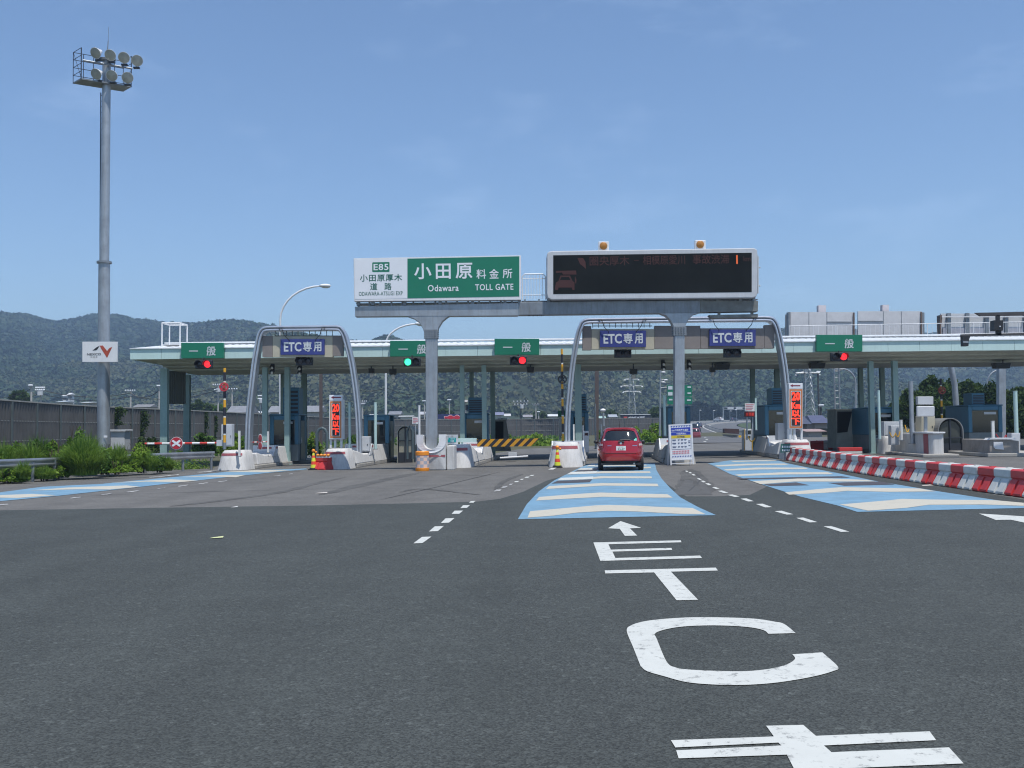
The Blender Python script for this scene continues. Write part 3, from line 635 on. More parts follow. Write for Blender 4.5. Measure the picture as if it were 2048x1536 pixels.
# ================================================================ OVERHEAD GANTRY WITH NAME SIGN AND MESSAGE BOARD
YG = 39.3
gan = thing('sign_gantry', 'grey steel two legged overhead gantry carrying the toll gate signs', 'gantry', base(1110, YG))
def pole(pts, yb, name='pole'):
    m = MB(); q = [at(x, y, YG) for x, y in pts]
    for p in (q[0], q[-1]): p.z = gz(p.x) + .1
    m.prism([(p.x, p.z) for p in q], YG + .01, YG + .45, 'y'); return m.build(name, GALV, gan, bevel=.02)
pl = [(851,905),(851,690),(850,672),(846,658),(839,646),(828,637.5),(814,632.5),(908,629.5),(896,633),(885,642),(877,655),(874,670),(873.5,905)]
pr = [(1349.5,920),(1350,668),(1347,652),(1341,640),(1332,631),(1318,625.8),(1401,625.3),(1388,629),(1378,638),(1371.5,650),(1369.5,668),(1369,920)]
for pts, bx, by in ((pl, 862, 668), (pr, 1360, 662)):
    po = pole(pts, 0); m = MB(); c = at(bx, by, YG); k = YG/2000
    m.box(c.x - 13*k, c.x + 13*k, YG - .012, YG + .47, c.z - 9*k, c.z + 9*k); m.build('splice_plate', GALV2, po)
    m = MB()
    for i in range(4):
        for j in range(5): m.cyl((c.x + (i-1.5)*5.6*k, YG - .04, c.z + (j-2)*3.6*k), (c.x + (i-1.5)*5.6*k, YG - .01, c.z + (j-2)*3.6*k), .024, n=6)
    for j in range(5):
        for s in (-1, 1): m.cyl((c.x + s*13*k, YG + .2, c.z + (j-2)*3.6*k), (c.x + s*15*k, YG + .2, c.z + (j-2)*3.6*k), .024, n=6)
    m.build('bolt_group', GALV2, po)
m = MB(); fpoly(m, [(710,613.5),(1036,606),(1036,631),(880,632),(826,632),(710,633)], YG, .46)
m.build('beam', GALV, gan, bevel=.012)
m = MB(); fpoly(m, [(1036.5,604),(1400,600.5),(1400,625.5),(1036.5,630)], YG - .004, .47)
m.build('beam', GALV2, gan, bevel=.012)
m = MB(); fpoly(m, [(1400.5,601),(1516,601.5),(1516,622.5),(1400.5,624.5)], YG - .002, .46); fpoly(m, [(1418,630),(1516,628),(1516,634),(1424,636)], YG + .05, .4)
for x in (1436, 1502): frect(m, x, 622, x+5, 631, YG + .1, .1)
m.build('beam', mat('old_galvanised', (.20, .21, .20), .6, .3, var=.3, dirt=.6, dirt_col=(.12, .09, .06)), gan)
m = MB()
for i in range(9): p = at(1054 + i*4.2, 628 + (i % 2), YG); m.cbox((p.x, YG + .2, p.z), .05, .2, .07)
m.build('bolt_group', DARKSTEEL, gan)
# walkway beneath the boards
m = MB(); fpoly(m, [(712,606.5),(1044,602.5),(1044,604),(712,608)], YG + .1, .8); fpoly(m, [(1044,601.5),(1516,598),(1516,599),(1044,602.8)], YG + .1, .8)
for x in list(range(716, 1044, 22)) + list(range(1050, 1515, 28)):
    yy = 608 - (x - 712)*.0125; a = at(x, yy + 5, YG); b2 = at(x, yy - 6, YG); m.box(a.x - .035, a.x + .035, YG + .12, YG + .2, a.z, b2.z)
for x in (716, 745, 809, 880, 945, 1010, 1039, 1097, 1131, 1210, 1248, 1287, 1402, 1436, 1481, 1508):
    yy = 606 - (x - 712)*.011; frect(m, x - 3, yy - 4, x + 3, yy + 5, YG + .02, .25)
m.build('walkway', GALV2, gan)
m = MB(); k = YG/2000                                            # ladder gate between the boards
a, b2 = at(1045, 599, YG), at(1091, 547, YG); x0, x1, z0, z1 = a.x, b2.x, a.z, b2.z
m.tube([(x0, YG+.1, z0), (x0, YG+.1, z1-.1), (x0+.1, YG+.1, z1), (x1-.1, YG+.1, z1), (x1, YG+.1, z1-.1), (x1, YG+.1, z0)], .024, 8)
for zz_ in (z0 + (z1-z0)*.18, z0 + (z1-z0)*.82): m.cyl((x0, YG+.1, zz_), (x1, YG+.1, zz_), .016, n=6)
for i in range(1, 8): xx = x0 + (x1-x0)*i/8; m.cyl((xx, YG+.1, z0 + (z1-z0)*.03), (xx, YG+.1, z1 - .02), .011, n=6)
m.build('railing', WHITEM, gan, smooth=True)

t = thing('toll_gate_sign', 'wide white and green toll gate name sign on the left half of the gantry', 'sign', at(875, 602, YG), None)
Yn = YG - .12
fpoly(MB(), [(707,516.5),(1042,510.5),(1042,599.5),(708,602.5)], Yn, .38).build('case', WHITEM, t, bevel=.02)
tl = R(.35)
fpoly(MB(), [(709.5,519),(814.7,517.3),(814.7,596.6),(710,598.6)], Yn - .006, .005).build('white_panel', SIGNW, t)
fpoly(MB(), [(814.9,517.3),(1038.5,512.6),(1038.5,592.8),(814.9,596.6)], Yn - .007, .006).build('green_panel', GREEN, t)
fpoly(MB(), [(746,524.6),(778,524),(779,525),(779,542.6),(778,543.6),(746,544),(744.5,543),(744.5,525.6)], Yn - .011, .004).build('number_plate', GREEN, t)
m = MB(); ftext(m, 'E85', 762, 534, Yn - .014, 13, 30, bold=.02, tilt=tl, spacing=1.1); m.build('number_lettering', SIGNW, t); m = MB()
ftext(m, '小', 845.5, 542.5, Yn - .012, 32, 35, .018, tilt=tl); ftext(m, '田', 886.5, 542.5, Yn - .012, 31, 30, .018, tilt=tl); ftext(m, '原', 928, 541.5, Yn - .012, 32, 34, .018, tilt=tl)
for ch, x in (('料', 962.5), ('金', 988), ('所', 1015)): ftext(m, ch, x, 548 - (x-962)*.02, Yn - .012, 19.5, 19.5, .010, tilt=tl)
m.build('white_lettering', SIGNW, t); m = MB(); ftext(m, 'Odawara', 886.5, 576, Yn - .012, 13.2, 62, .014, spacing=1.1, tilt=tl); ftext(m, 'TOLL GATE', 988.5, 574, Yn - .012, 12.5, 77, .014, spacing=1.1, tilt=tl)
m.build('white_lettering', SIGNW, t)
m = MB(); ftext(m, '小田原厚木', 762, 555.5, Yn - .01, 14.5, 85, .014, spacing=1.12, tilt=tl); ftext(m, '道', 747.5, 573, Yn - .01, 14.5, 14.5, .014); ftext(m, '路', 776, 572.6, Yn - .01, 14.5, 14.5, .014)
ftext(m, 'ODAWARA-ATSUGI EXP', 761.5, 587, Yn - .01, 8.2, 88, .008, spacing=1.1, tilt=tl); m.build('green_lettering', mat('sign_green_ink', (.008, .11, .075), .5), t)

t = thing('message_board', 'long black LED message board in a white case on the right half of the gantry', 'message board', at(1305, 600, YG))
Yl = YG - .3
fpoly(MB(), [(1097,503.5),(1105,502),(1508,496),(1514,499),(1515.5,510),(1515,588),(1512,594),(1505,595.5),(1103,599.3),(1096,596),(1094,588),(1094,508)], Yl, 1.05).build('case', mat('board_case', (.50, .52, .54), .5, var=.08, dirt=.25, dirt_col=(.3, .3, .29), streak=True), t, bevel=.03)
m = MB(); fpoly(m, [(1515.7,512),(1517.5,513),(1517.5,586),(1515.7,587)], Yl + .3, .6)
for yy in (535, 571.5): p = at(1519.5, yy, Yl + .4); m.ball(p, .035, 8); m.cyl(p, p + Vector((-.06, 0, 0)), .015, n=6)
m.build('side_hatch', CABINET, t)
scr = mat('led_screen', (.010, .012, .012), .6, var=.4, scale=.8, spec=.12)
fpoly(MB(), [(1106.5,510.6),(1503.5,505.4),(1503.5,584.2),(1106.5,588.2)], Yl - .006, .005).build('screen', scr, t)
m = MB(); tl = R(.2)
for tx, x, w in (('圏央厚木', 1219, 80), ('－', 1273, 10), ('相模原愛川', 1328, 85), ('事故渋滞', 1422, 74), ('km', 1494, 14)): ftext(m, tx, x, 521.5 - (x - 1219)*.015, Yl - .012, None if tx == '－' else (19 if tx != 'km' else 10), w, .004, tilt=tl); m.build('dim_lettering', LEDDIM, t); m = MB()
fpoly(m, [(1110,575),(1112,565),(1117,562),(1121,551),(1140,551),(1145,562),(1149,565),(1149,580),(1145,580),(1144,575),(1117,575),(1116,580),(1110,580)], Yl - .011, .004)
m.build('dim_pictogram', LEDDIM, t); m = MB(); fpoly(m, [(1150,552),(1153,560),(1152,568),(1150,564)], Yl - .011, .004); fpoly(m, [(1155,516),(1166,516),(1171,524),(1172,538),(1168,534),(1160,528)], Yl - .011, .004)
fpoly(m, [(1112,542),(1152,541),(1153,549),(1126,549),(1124,545),(1112,546)], Yl - .011, .004)
m.build('dim_pictogram', LEDDIM, t)
m = MB(); fpoly(m, [(1123,554),(1138,554),(1141,560),(1120,560)], Yl - .014, .002); m.build('screen', scr, t)
ftext(MB(), '1', 1474, 519, Yl - .012, 18, 3, .012).build('lit_numeral', mat('led_bright', (.4, .08, .02), .5, emit=(1.0, .16, .03, .3)), t)
for x, y in ((1207, 491.5), (1400.5, 488.7)):
    k = Yl/2000; h = frect(MB(), x - 10, y - 8.5, x + 11, y + 9.5, Yl + .25, .3).build('beacon', WHITEM, t, bevel=.02)
    c = at(x, y, Yl + .22); MB().lathe([(0, .05), (.09, .04), (.15, .01), (.155, -.04)], m4=Matrix.Translation(c) @ Matrix.Rotation(R(90), 4, 'X'), n=20).build('lens', mat('beacon_amber', (.40, .17, .03), .35, var=.2, scale=20), h, smooth=True)

# ================================================================ FLOODLIGHT MAST
YM = 50.0
t = thing('floodlight_mast', 'tall grey floodlight mast with a railed lamp platform on top', 'light mast', base(207, YM))
p0, p1, p2 = at(207, 880, YM), at(208.5, 525, YM), at(213.5, 118, YM); p0.z = gz(p0.x) - .1
MB().cyl(p0, p1, .315, .275, 28).build('pole', GALV, t, smooth=True)
MB().cyl(p1, p2, .235, .20, 28).build('pole', GALV, t, smooth=True)
MB().cyl(p1 + Vector((0, 0, -.05)), p1 + Vector((0, 0, .05)), .36, n=28).build('flange', GALV2, t)
def atz(px, py, z): d = ray(px, py); return O3 + d*((z - CAM_H)/d.z)
zp = at(205, 171, YM).z; pa, pb, pc, pd = atz(147, 168, zp), atz(247, 184, zp), atz(263, 175, zp), atz(163, 159, zp)
ctr = (pa + pb + pc + pd)/4; sh = at(213, 172, YM); dlt = Vector((sh.x - (pa.x+pb.x+pc.x+pd.x)/4, 0, 0)); dy = Vector((0, YM - ctr.y, 0))
PLAT = [q + dy for q in (pa, pb, pc, pd)]
m = MB(); m.prism([(q.x, q.y) for q in PLAT], zp, zp + .07, 'z'); m.build('platform', GALV2, t)
m = MB(); U = Vector((0, 0, 1))
def lerp(a, b, f): return a + (b - a)*f
for f in (0, .2, .4, .62, .82, 1): q = lerp(PLAT[0], PLAT[1], f); m.cyl(q, q + U*1.6, .018, n=6)
for q in (PLAT[3], PLAT[2]): m.cyl(q, q + U*1.6, .028, n=6)
for h in (.42, .82, 1.22, 1.6):
    m.cyl(PLAT[0] + U*h, PLAT[1] + U*h, .016, n=6); m.cyl(PLAT[3] + U*h, PLAT[0] + U*h, .016, n=6); m.cyl(PLAT[2] + U*h, PLAT[1] + U*h, .016, n=6)
m.cyl(PLAT[3] + U*.1, PLAT[0] + U*1.6, .014, n=6)
m.build('railing', DARKSTEEL, t)
m = MB(); m.cyl(lerp(PLAT[3], PLAT[2], .03) + U*.97, lerp(PLAT[3], PLAT[2], 1.02) + U*.97, .05, n=8); m.cbox(p2 + Vector((0, -.1, -.05)), .9, .3, .12); m.build('crossbar', GALV2, t)
for (x, y, dx) in ((192,106,-.35),(221,110,0),(248,115,.3),(274,121,.6),(193,148,-.3),(224,151,.05),(255,155,.45)):
    c = at(x, y, YM - .55 + (x-213)*.005); ax = Vector((dx*.8, -1, -.62)).normalized()
    m4 = Matrix.Translation(c) @ Vector((0, 0, 1)).rotation_difference(ax).to_matrix().to_4x4()
    fl = MB().lathe([(.09, -.42), (.12, -.30), (.2, -.16), (.27, 0.02), (.285, .03), (.285, .05), (.27, .05)], m4=m4, n=22).build('floodlight', WHITEM, t, smooth=True)
    MB().lathe([(.268, .045), (.15, .075), (0, .09)], m4=m4, n=22).build('lens', mat('lamp_glass', (.36, .37, .33), .15, var=.25, scale=4, spec=.7), fl, smooth=True)
    b = MB(); b.cyl(c - ax*.2 + Vector((0, 0, -.1)), c - ax*.25 + Vector((0, 0, -.42)), .05, n=8); b.cbox(c - ax*.22 + Vector((0, 0, -.42)), .3, .14, .08); b.build('bracket', DARKSTEEL, fl)
m = MB(); m.cyl(p2, at(216.5, 82, YM), .025, n=6); m.cyl(at(216.5, 82, YM), at(217, 54, YM), .010, n=6); m.build('lightning_rod', GALV2, t)
m = MB(); la, lb = at(196.5, 850, YM), at(200, 184, YM)
for dx in (0, .16): m.cyl(la + Vector((dx, .1, 0)), lb + Vector((dx, .1, 0)), .03, n=5)
nr = 58
for i in range(nr): q = lerp(la, lb, (i+.5)/nr); m.cyl(q + Vector((0, .1, 0)), q + Vector((.16, .1, 0)), .02, n=5)
for i in range(7): q = lerp(la, lb, (i+.5)/7); m.cyl(q + Vector((.1, .1, 0)), q + Vector((.3, .1, 0)), .02, n=5)
m.build('ladder', mat('ladder_steel', (.06, .085, .12), .5, .3), t)
m = MB(); frect(m, 207.5, 871, 214.5, 875, YM - .33, .01); m.build('number_tag', SIGNW, t)
# operator sign hung on the mast
t = thing('company_sign', 'white rectangular company sign with a red and black ribbon emblem on the mast', 'sign', at(199, 723, YM - .72))
Ys = YM - .72; frect(MB(), 164.5, 683.5, 234.5, 724, Ys, .1).build('sign_panel', WHITEM, t, bevel=.01)
def zs(l): return [(x/3.84, 560 + y/3.84) for x, y in l]
fpoly(MB(), zs([(710,542),(742,516),(766,505),(748,532),(738,540)]), Ys - .006, .005).build('emblem_black', mat('ink_black', (.02, .018, .02), .5), t)
fpoly(MB(), zs([(766,504),(790,503),(822,545),(840,522),(862,514),(822,598),(775,525)]), Ys - .007, .006).build('emblem_red', mat('ink_red', (.42, .07, .035), .5, var=.3, scale=3), t)
m = MB(); ftext(m, 'NEXCO', 188, 708.5, Ys - .008, 4.6, 28, .02, spacing=1.1); ftext(m, '中日本', 188, 714, Ys - .008, 3.2, 14, 0, spacing=1.3); m.build('lettering', MATS['ink_black'], t)
t = thing('mast_cabinet', 'grey ribbed metal cabinet beside the foot of the floodlight mast', 'cabinet', base(236, 51))
m = MB(); frect(m, 221, 863, 249, 900, 51, .8); m.build('cabinet_body', CABINET, t, bevel=.02); m = MB(); frect(m, 219, 859, 251, 863, 50.9, 1.0); m.build('lid', CABINET, t, bevel=.02)
# columns of curved street lamps
def street_lamp(label, px, Y, ytop, head, py_b=880):
    b0 = base(px, Y); t = thing('street_lamp', label, 'street lamp', b0, 'curved street lamps beyond the canopy'); hx, hy = head
    h = at(hx, hy, Y); c = at(px, ytop, Y); d = h - c
    pts = [b0, c] + [c + Vector((d.x*(1 - math.cos(a)), 0, d.z*math.sin(a))) for a in np.linspace(.2, 1.4, 7)] + [h]
    MB().tube(pts, [.10] + [.07]*(len(pts)-2) + [.045], 10).build('pole', WHITEM if 'white' in label else GALV, t, smooth=True)
    s = 1 if d.x > 0 else -1; k = Y/2000
    hd = MB().ball(h + Vector((s*.28, 0, .02)), .5, 14, sx=.85, sy=.42, sz=.26).build('lamp_head', WHITEM, t, smooth=True)
    MB().ball(h + Vector((s*.34, 0, -.06)), .38, 12, sx=.85, sy=.42, sz=.28).build('lens', mat('lamp_lens', (.6, .6, .55), .2), hd, smooth=True)
street_lamp('tall curved white street lamp rising over the roof left of the toll gate sign', 560.5, 70, 640, (642, 572))
street_lamp('curved white street lamp whose head meets the left gantry pole', 771.5, 74, 690, (833, 648))
street_lamp('thin curved grey street lamp under the canopy left of the right group of columns', 1711, 80, 765, (1684, 738))
street_lamp('thin curved grey street lamp among the trees at the right edge', 1974, 90, 772, (1996, 741))

# ================================================================ ISLANDS, BOOTHS AND STREET FURNITURE
def stripes(name, cols, axis, period, slant=0.0, slant_axis=2, off=0.0, rough=.5):
    """Painted bands that run along the object's own axis."""
    m = bpy.data.materials.new(name); m.use_nodes = True; n, l = m.node_tree.nodes, m.node_tree.links; MATS[name] = m
    b = n['Principled BSDF']; b.inputs['Roughness'].default_value = rough
    tc = n.new('ShaderNodeTexCoord'); sp = n.new('ShaderNodeSeparateXYZ'); l.new(tc.outputs['Object'], sp.inputs[0])
    a = n.new('ShaderNodeMath'); a.operation = 'MULTIPLY_ADD'; a.inputs[1].default_value = slant; l.new(sp.outputs[slant_axis], a.inputs[0]); l.new(sp.outputs[axis], a.inputs[2])
    c = n.new('ShaderNodeMath'); c.operation = 'MULTIPLY_ADD'; c.inputs[1].default_value = 1/period; c.inputs[2].default_value = off + 50; l.new(a.outputs[0], c.inputs[0])
    f = n.new('ShaderNodeMath'); f.operation = 'FRACT'; l.new(c.outputs[0], f.inputs[0])
    r = n.new('ShaderNodeValToRGB'); r.color_ramp.interpolation = 'CONSTANT'; e = r.color_ramp.elements
    e[0].position = 0; e[0].color = (*cols[0][1], 1); e[1].position = cols[1][0]; e[1].color = (*cols[1][1], 1)
    for p, cc in cols[2:]: q = e.new(p); q.color = (*cc, 1)
    l.new(f.outputs[0], r.inputs[0])
    no = n.new('ShaderNodeTexNoise'); no.inputs['Scale'].default_value = 6; no.inputs['Detail'].default_value = 6; l.new(tc.outputs['Object'], no.inputs['Vector'])
    mr = n.new('ShaderNodeMapRange'); mr.inputs['To Min'].default_value = .75; mr.inputs['To Max'].default_value = 1.15; l.new(no.outputs[0], mr.inputs[0])
    mx = n.new('ShaderNodeMixRGB'); mx.blend_type = 'MULTIPLY'; mx.inputs['Fac'].default_value = 1; l.new(r.outputs[0], mx.inputs['Color1']); l.new(mr.outputs[0], mx.inputs['Color2'])
    l.new(mx.outputs[0], b.inputs['Base Color']); return m
YB_S = stripes('yellow_black_bands', [(0, (.72, .36, .02)), (.42, (.66, .66, .6)), (.5, (.02, .02, .03))], 2, .72)
RW_S = stripes('red_white_bands', [(0, (.72, .72, .70)), (.5, (.55, .04, .03))], 0, .62)
RW_S2 = stripes('small_red_white_bands', [(0, (.72, .72, .70)), (.55, (.45, .05, .05))], 0, .2)
SLANT = stripes('slanted_yellow_black', [(0, (.66, .31, .015)), (.5, (.025, .022, .025))], 0, .37, slant=-1.0)
CONE_S = stripes('cone_bands', [(0, (.66, .06, .02)), (.12, (.62, .66, .04)), (.31, (.66, .06, .02)), (.5, (.62, .66, .04)), (.70, (.66, .06, .02)), (.84, (.6, .62, .05))], 2, .72)

def nose_outline(w, h, z, nl, rnd, taper):
    """Plan of a rounded island nose at height fraction z."""
    hw = w/2*(1 - taper*z); y0 = .28*z*h; pts = []
    for i in range(13):
        a = math.pi*i/12; pts.append((-hw*math.cos(a)*1.0, y0 + rnd*(1 - abs(math.sin(a))**.8)))
    return [(hw, nl)] + [(-x, y) for x, y in pts] + [(-hw, nl)]
def island(label, px, py, w=1.3, L=13, h=.85, saddle=True, m=CONC, nl=1.5, stripe=True, fin=True, yfin=4.6, rear_h=.95, tag_side=1, gap=False):
    p = gr(px, py); t = thing('toll_island', label, 'toll island', (p.x, p.y, gz(p.x)), 'concrete toll islands between the lanes', -LANE)
    b = MB(); lv = [(0, 0), (.5, .5), (.85, .86), (1.0, 1.0)]; rings = []
    for f, z in lv: rings.append([(x*(1 if f < .99 else .9), y + (0 if f < .99 else .07), h*z) for x, y in nose_outline(w, h, f, nl, w*.42, .24)])
    k = len(rings[0]); vs = [q for r_ in rings for q in r_]
    fs = [(j*k+i, j*k+(i+1) % k, (j+1)*k+(i+1) % k, (j+1)*k+i) for j in range(3) for i in range(k)] + [tuple(3*k + i for i in range(k))]
    b.add(vs, fs); b.build('nose_block', m, t, world=False, smooth=True, angle=50)
    if stripe:
        s = MB(); A = nose_outline(w, h, .74, nl, w*.42, .24)[1:-1]; B = nose_outline(w, h, .86, nl, w*.42, .24)[1:-1]; q = A[2:] if tag_side > 0 else A[:-2]; q2 = B[2:] if tag_side > 0 else B[:-2]
        k2 = len(q); off = lambda P, f: [(x*1.012, y - .012, h*f) for x, y in P]
        s.add(off(q, .74) + off(q2, .86), [(i, i+1, k2+i+1, k2+i) for i in range(k2-1)]); s.build('maroon_band', REDB, t, world=False)
    hw = w*.47 if not gap else w*.42
    def flare(mb):
        mb.v = [(x*(1.24 - .36*z/.95), y, z) for x, y, z in mb.v]; return mb
    MB().box(-w*.56, w*.56, nl + .05, L, 0, .17).build('kerb', CONC2, t, world=False, bevel=.03)
    if saddle:
        g0 = .45 if gap else .005; prof = [(nl + g0, .172), (nl + g0, .68 if gap else h*.9), (nl + .7, .70), (nl + 1.5, .57), (nl + 2.2, .55), (yfin - .35, .60), (yfin + .0, .78), (yfin + .2, rear_h), (yfin + .5, rear_h), (yfin + .6, .172)]
        flare(MB().prism(prof, -hw, hw, 'x')).build('side_wall', m, t, world=False, bevel=.04)
        flare(MB().prism([(yfin + .66, .172), (yfin + .66, rear_h - .02), (yfin + 3.6, rear_h - .02), (yfin + 4.2, .172)], -hw*1.02, hw*1.02, 'x')).build('rear_wall', m, t, world=False, bevel=.03)
    if fin:
        for s_ in (-1, 1):
            f = MB().prism([(yfin - .55, .50), (yfin - .25, .74), (yfin - .06, 1.0), (yfin + .30, 1.0), (yfin + .22, .66), (yfin - .05, .5)], s_*(hw + .002), s_*(hw + .05), 'x').build('fin', WHITEM, t, world=False)
            MB().box(min(s_*(hw+.05), s_*(hw + .055)), max(s_*(hw+.05), s_*(hw+.055)), yfin - .02, yfin + .2, .84, .93).build('maroon_tag', REDB, f, world=False)
        g_ = MB().box(-hw, hw, yfin - .12, yfin - .06, .62, 1.0).build('fin', WHITEM, t, world=False)
        MB().box(-hw*.5, hw*.75, yfin - .128, yfin - .121, .83, .92).build('maroon_tag', REDB, g_, world=False)
    return t
isl1 = island('pale concrete toll island at the end of the long red and white barrier arm', 457, 941, 1.3, gap=True)
isl2 = island('pale concrete toll island under the left red speed limit sign', 666, 939, 1.2)
isl3 = island('pale concrete toll island just behind the orange barrel', 916, 936, 1.0, stripe=True, h=.95)
isl4 = island('grimy rounded concrete toll island behind the traffic cone left of the red car', 1131, 935, 1.35, h=.98, yfin=3.6)
isl5 = island('concrete toll island behind the standing notice board', 1364, 929, 1.2, m=CONC2)
isl6 = island('rounded concrete toll island under the right red speed limit sign', 1601, 919.5, 1.3, yfin=4.3)
isl7 = island('dull concrete toll island behind the two grey cabinets on the right', 1792, 908, 1.1, stripe=False)
q8 = gr(2004, 914); t = thing('toll_island', 'brownish block shaped toll island with white bumpers at the right edge', 'toll island', (q8.x, q8.y, gz(q8.x)), 'concrete toll islands between the lanes', -LANE)
MB().prism([(-.45, 0), (.75, 0), (.75, .66), (.2, .72), (-.45, .72)], .1, 3.2, 'y').build('body_block', mat('brown_concrete', (.31, .28, .25), .8, var=.2, dirt=.4), t, world=False, bevel=.03)
MB().prism([(-.50, .70), (-.42, .79), (.50, .79), (.60, .73), (.45, .725), (-.45, .725)], .02, .6, 'y').build('cap', WHITEM, t, world=False, bevel=.015)
MB().prism([(-.30, .42), (-.24, .33), (.10, .30), (.06, .62), (-.30, .62)], .03, .095, 'y').build('fin', WHITEM, t, world=False)
MB().box(-.6, 2.4, -.1, 9, 0, .16).build('kerb', CONC2, t, world=False, bevel=.03)
p = gr(1877, 914)
t = thing('toll_island', 'long box shaped white island with an upright maroon stripe behind the barrier row', 'toll island', (p.x, p.y, gz(p.x)), 'concrete toll islands between the lanes', -LANE)
b = MB(); b.prism([(-.32, .25), (-.18, .05), (.18, .05), (.32, .25), (.36, 6.2), (-.36, 6.2)], 0, 1.0, 'z'); b.build('body_block', CONC, t, world=False, bevel=.05)
MB().prism([(-.39, .22), (-.22, -.03), (.22, -.03), (.39, .22), (.42, 2.4), (-.42, 2.4)], 1.0, 1.07, 'z').build('cap', WHITEM, t, world=False, bevel=.02)
MB().prism([(-.329, .26), (-.335, .26), (-.342, .85), (-.336, .85)], 0.02, .99, 'z').build('maroon_stripe', REDB, t, world=False)
MB().box(-.75, .75, -.35, 9, 0, .13).build('kerb', CONC2, t, world=False, bevel=.03)

# gantry leg guard with its U shaped horns
p = gr(862, 941); p.y = YG - .45; t = thing('leg_guard', 'white round fronted concrete guard with two horns around the left gantry leg', 'crash guard', (p.x, p.y, gz(p.x)), None, -LANE*.3)
k = .0186; W = .56; u_out = []
pr_ = [(-W, 0), (-W, 1.38), (-W + .26, 1.38)] + [(-.30*math.cos(a), 1.12 - .30*math.sin(a)) for a in np.linspace(.12, math.pi - .12, 9)] + [(W - .26, 1.38), (W, 1.38), (W, 0)]
b = MB(); b.prism(pr_, .0, 1.1, 'y')
for i, v in enumerate(b.v):
    if v[1] < .01: b.v[i] = (v[0], .10*(v[0]/W)**2, v[2])
b.build('guard_body', CONC, t, world=False, bevel=.05)
pr2 = [(-W - .01, 1.39), (-W - .01, 1.12)] + [(-(W + .01)*math.cos(a), 1.10 - .42*math.sin(a)) for a in np.linspace(.15, math.pi - .15, 11)] + [(W + .01, 1.12), (W + .01, 1.39), (W - .25, 1.39)] + [(.31*math.cos(a), 1.12 - .31*math.sin(a)) for a in np.linspace(.12, math.pi - .12, 9)] + [(-W + .25, 1.39)]
b = MB(); b.prism(pr2, -.02, .12, 'y')
for i, v in enumerate(b.v):
    if v[1] < .0: b.v[i] = (v[0], -.02 + .10*(v[0]/W)**2, v[2])
b.build('horn_lip', WHITEM, t, world=False)
MB().add([(-W*.98, .085, .52), (0, -.012, .52), (W*.98, .085, .52), (-W*.98, .085, .60), (0, -.012, .60), (W*.98, .085, .60)], [(0,1,4,3), (1,2,5,4)]).build('maroon_band', REDB, t, world=False)
MB().box(W + .02, W + .32, .35, 1.5, 0, .95).build('side_block', CONC, t, world=False, bevel=.03)
p = gr(845, 942)
t = thing('crash_barrel', 'orange barrel with silver checks in front of the horned concrete guard', 'barrel', (p.x, p.y - .05, gz(p.x)))
MB().lathe([(0, 0), (.255, 0), (.265, .03), (.265, .12), (.255, .13)], n=28).build('base_ring', ORANGE, t, world=False, smooth=True)
MB().lathe([(.255, .60), (.265, .61), (.265, .73), (.24, .76), (0, .765)], n=28).build('top_ring', ORANGE, t, world=False, smooth=True)
chk = mat('silver_check', (.6, .58, .56), .5); n_, l_ = chk.node_tree.nodes, chk.node_tree.links
tc = n_.new('ShaderNodeTexCoord'); ck = n_.new('ShaderNodeTexChecker'); ck.inputs['Scale'].default_value = 7.7; ck.inputs['Color1'].default_value = (.36, .37, .41, 1); ck.inputs['Color2'].default_value = (.72, .50, .40, 1)
mp = n_.new('ShaderNodeMapping'); mp.inputs['Location'].default_value = (.06, .065, .0); mp.inputs['Scale'].default_value = (1, .001, 1); l_.new(tc.outputs['Object'], mp.inputs[0]); l_.new(mp.outputs[0], ck.inputs['Vector']); l_.new(ck.outputs[0], n_['Principled BSDF'].inputs['Base Color'])
MB().lathe([(.255, .13), (.255, .60)], n=28).build('checked_band', chk, t, world=False, smooth=True)

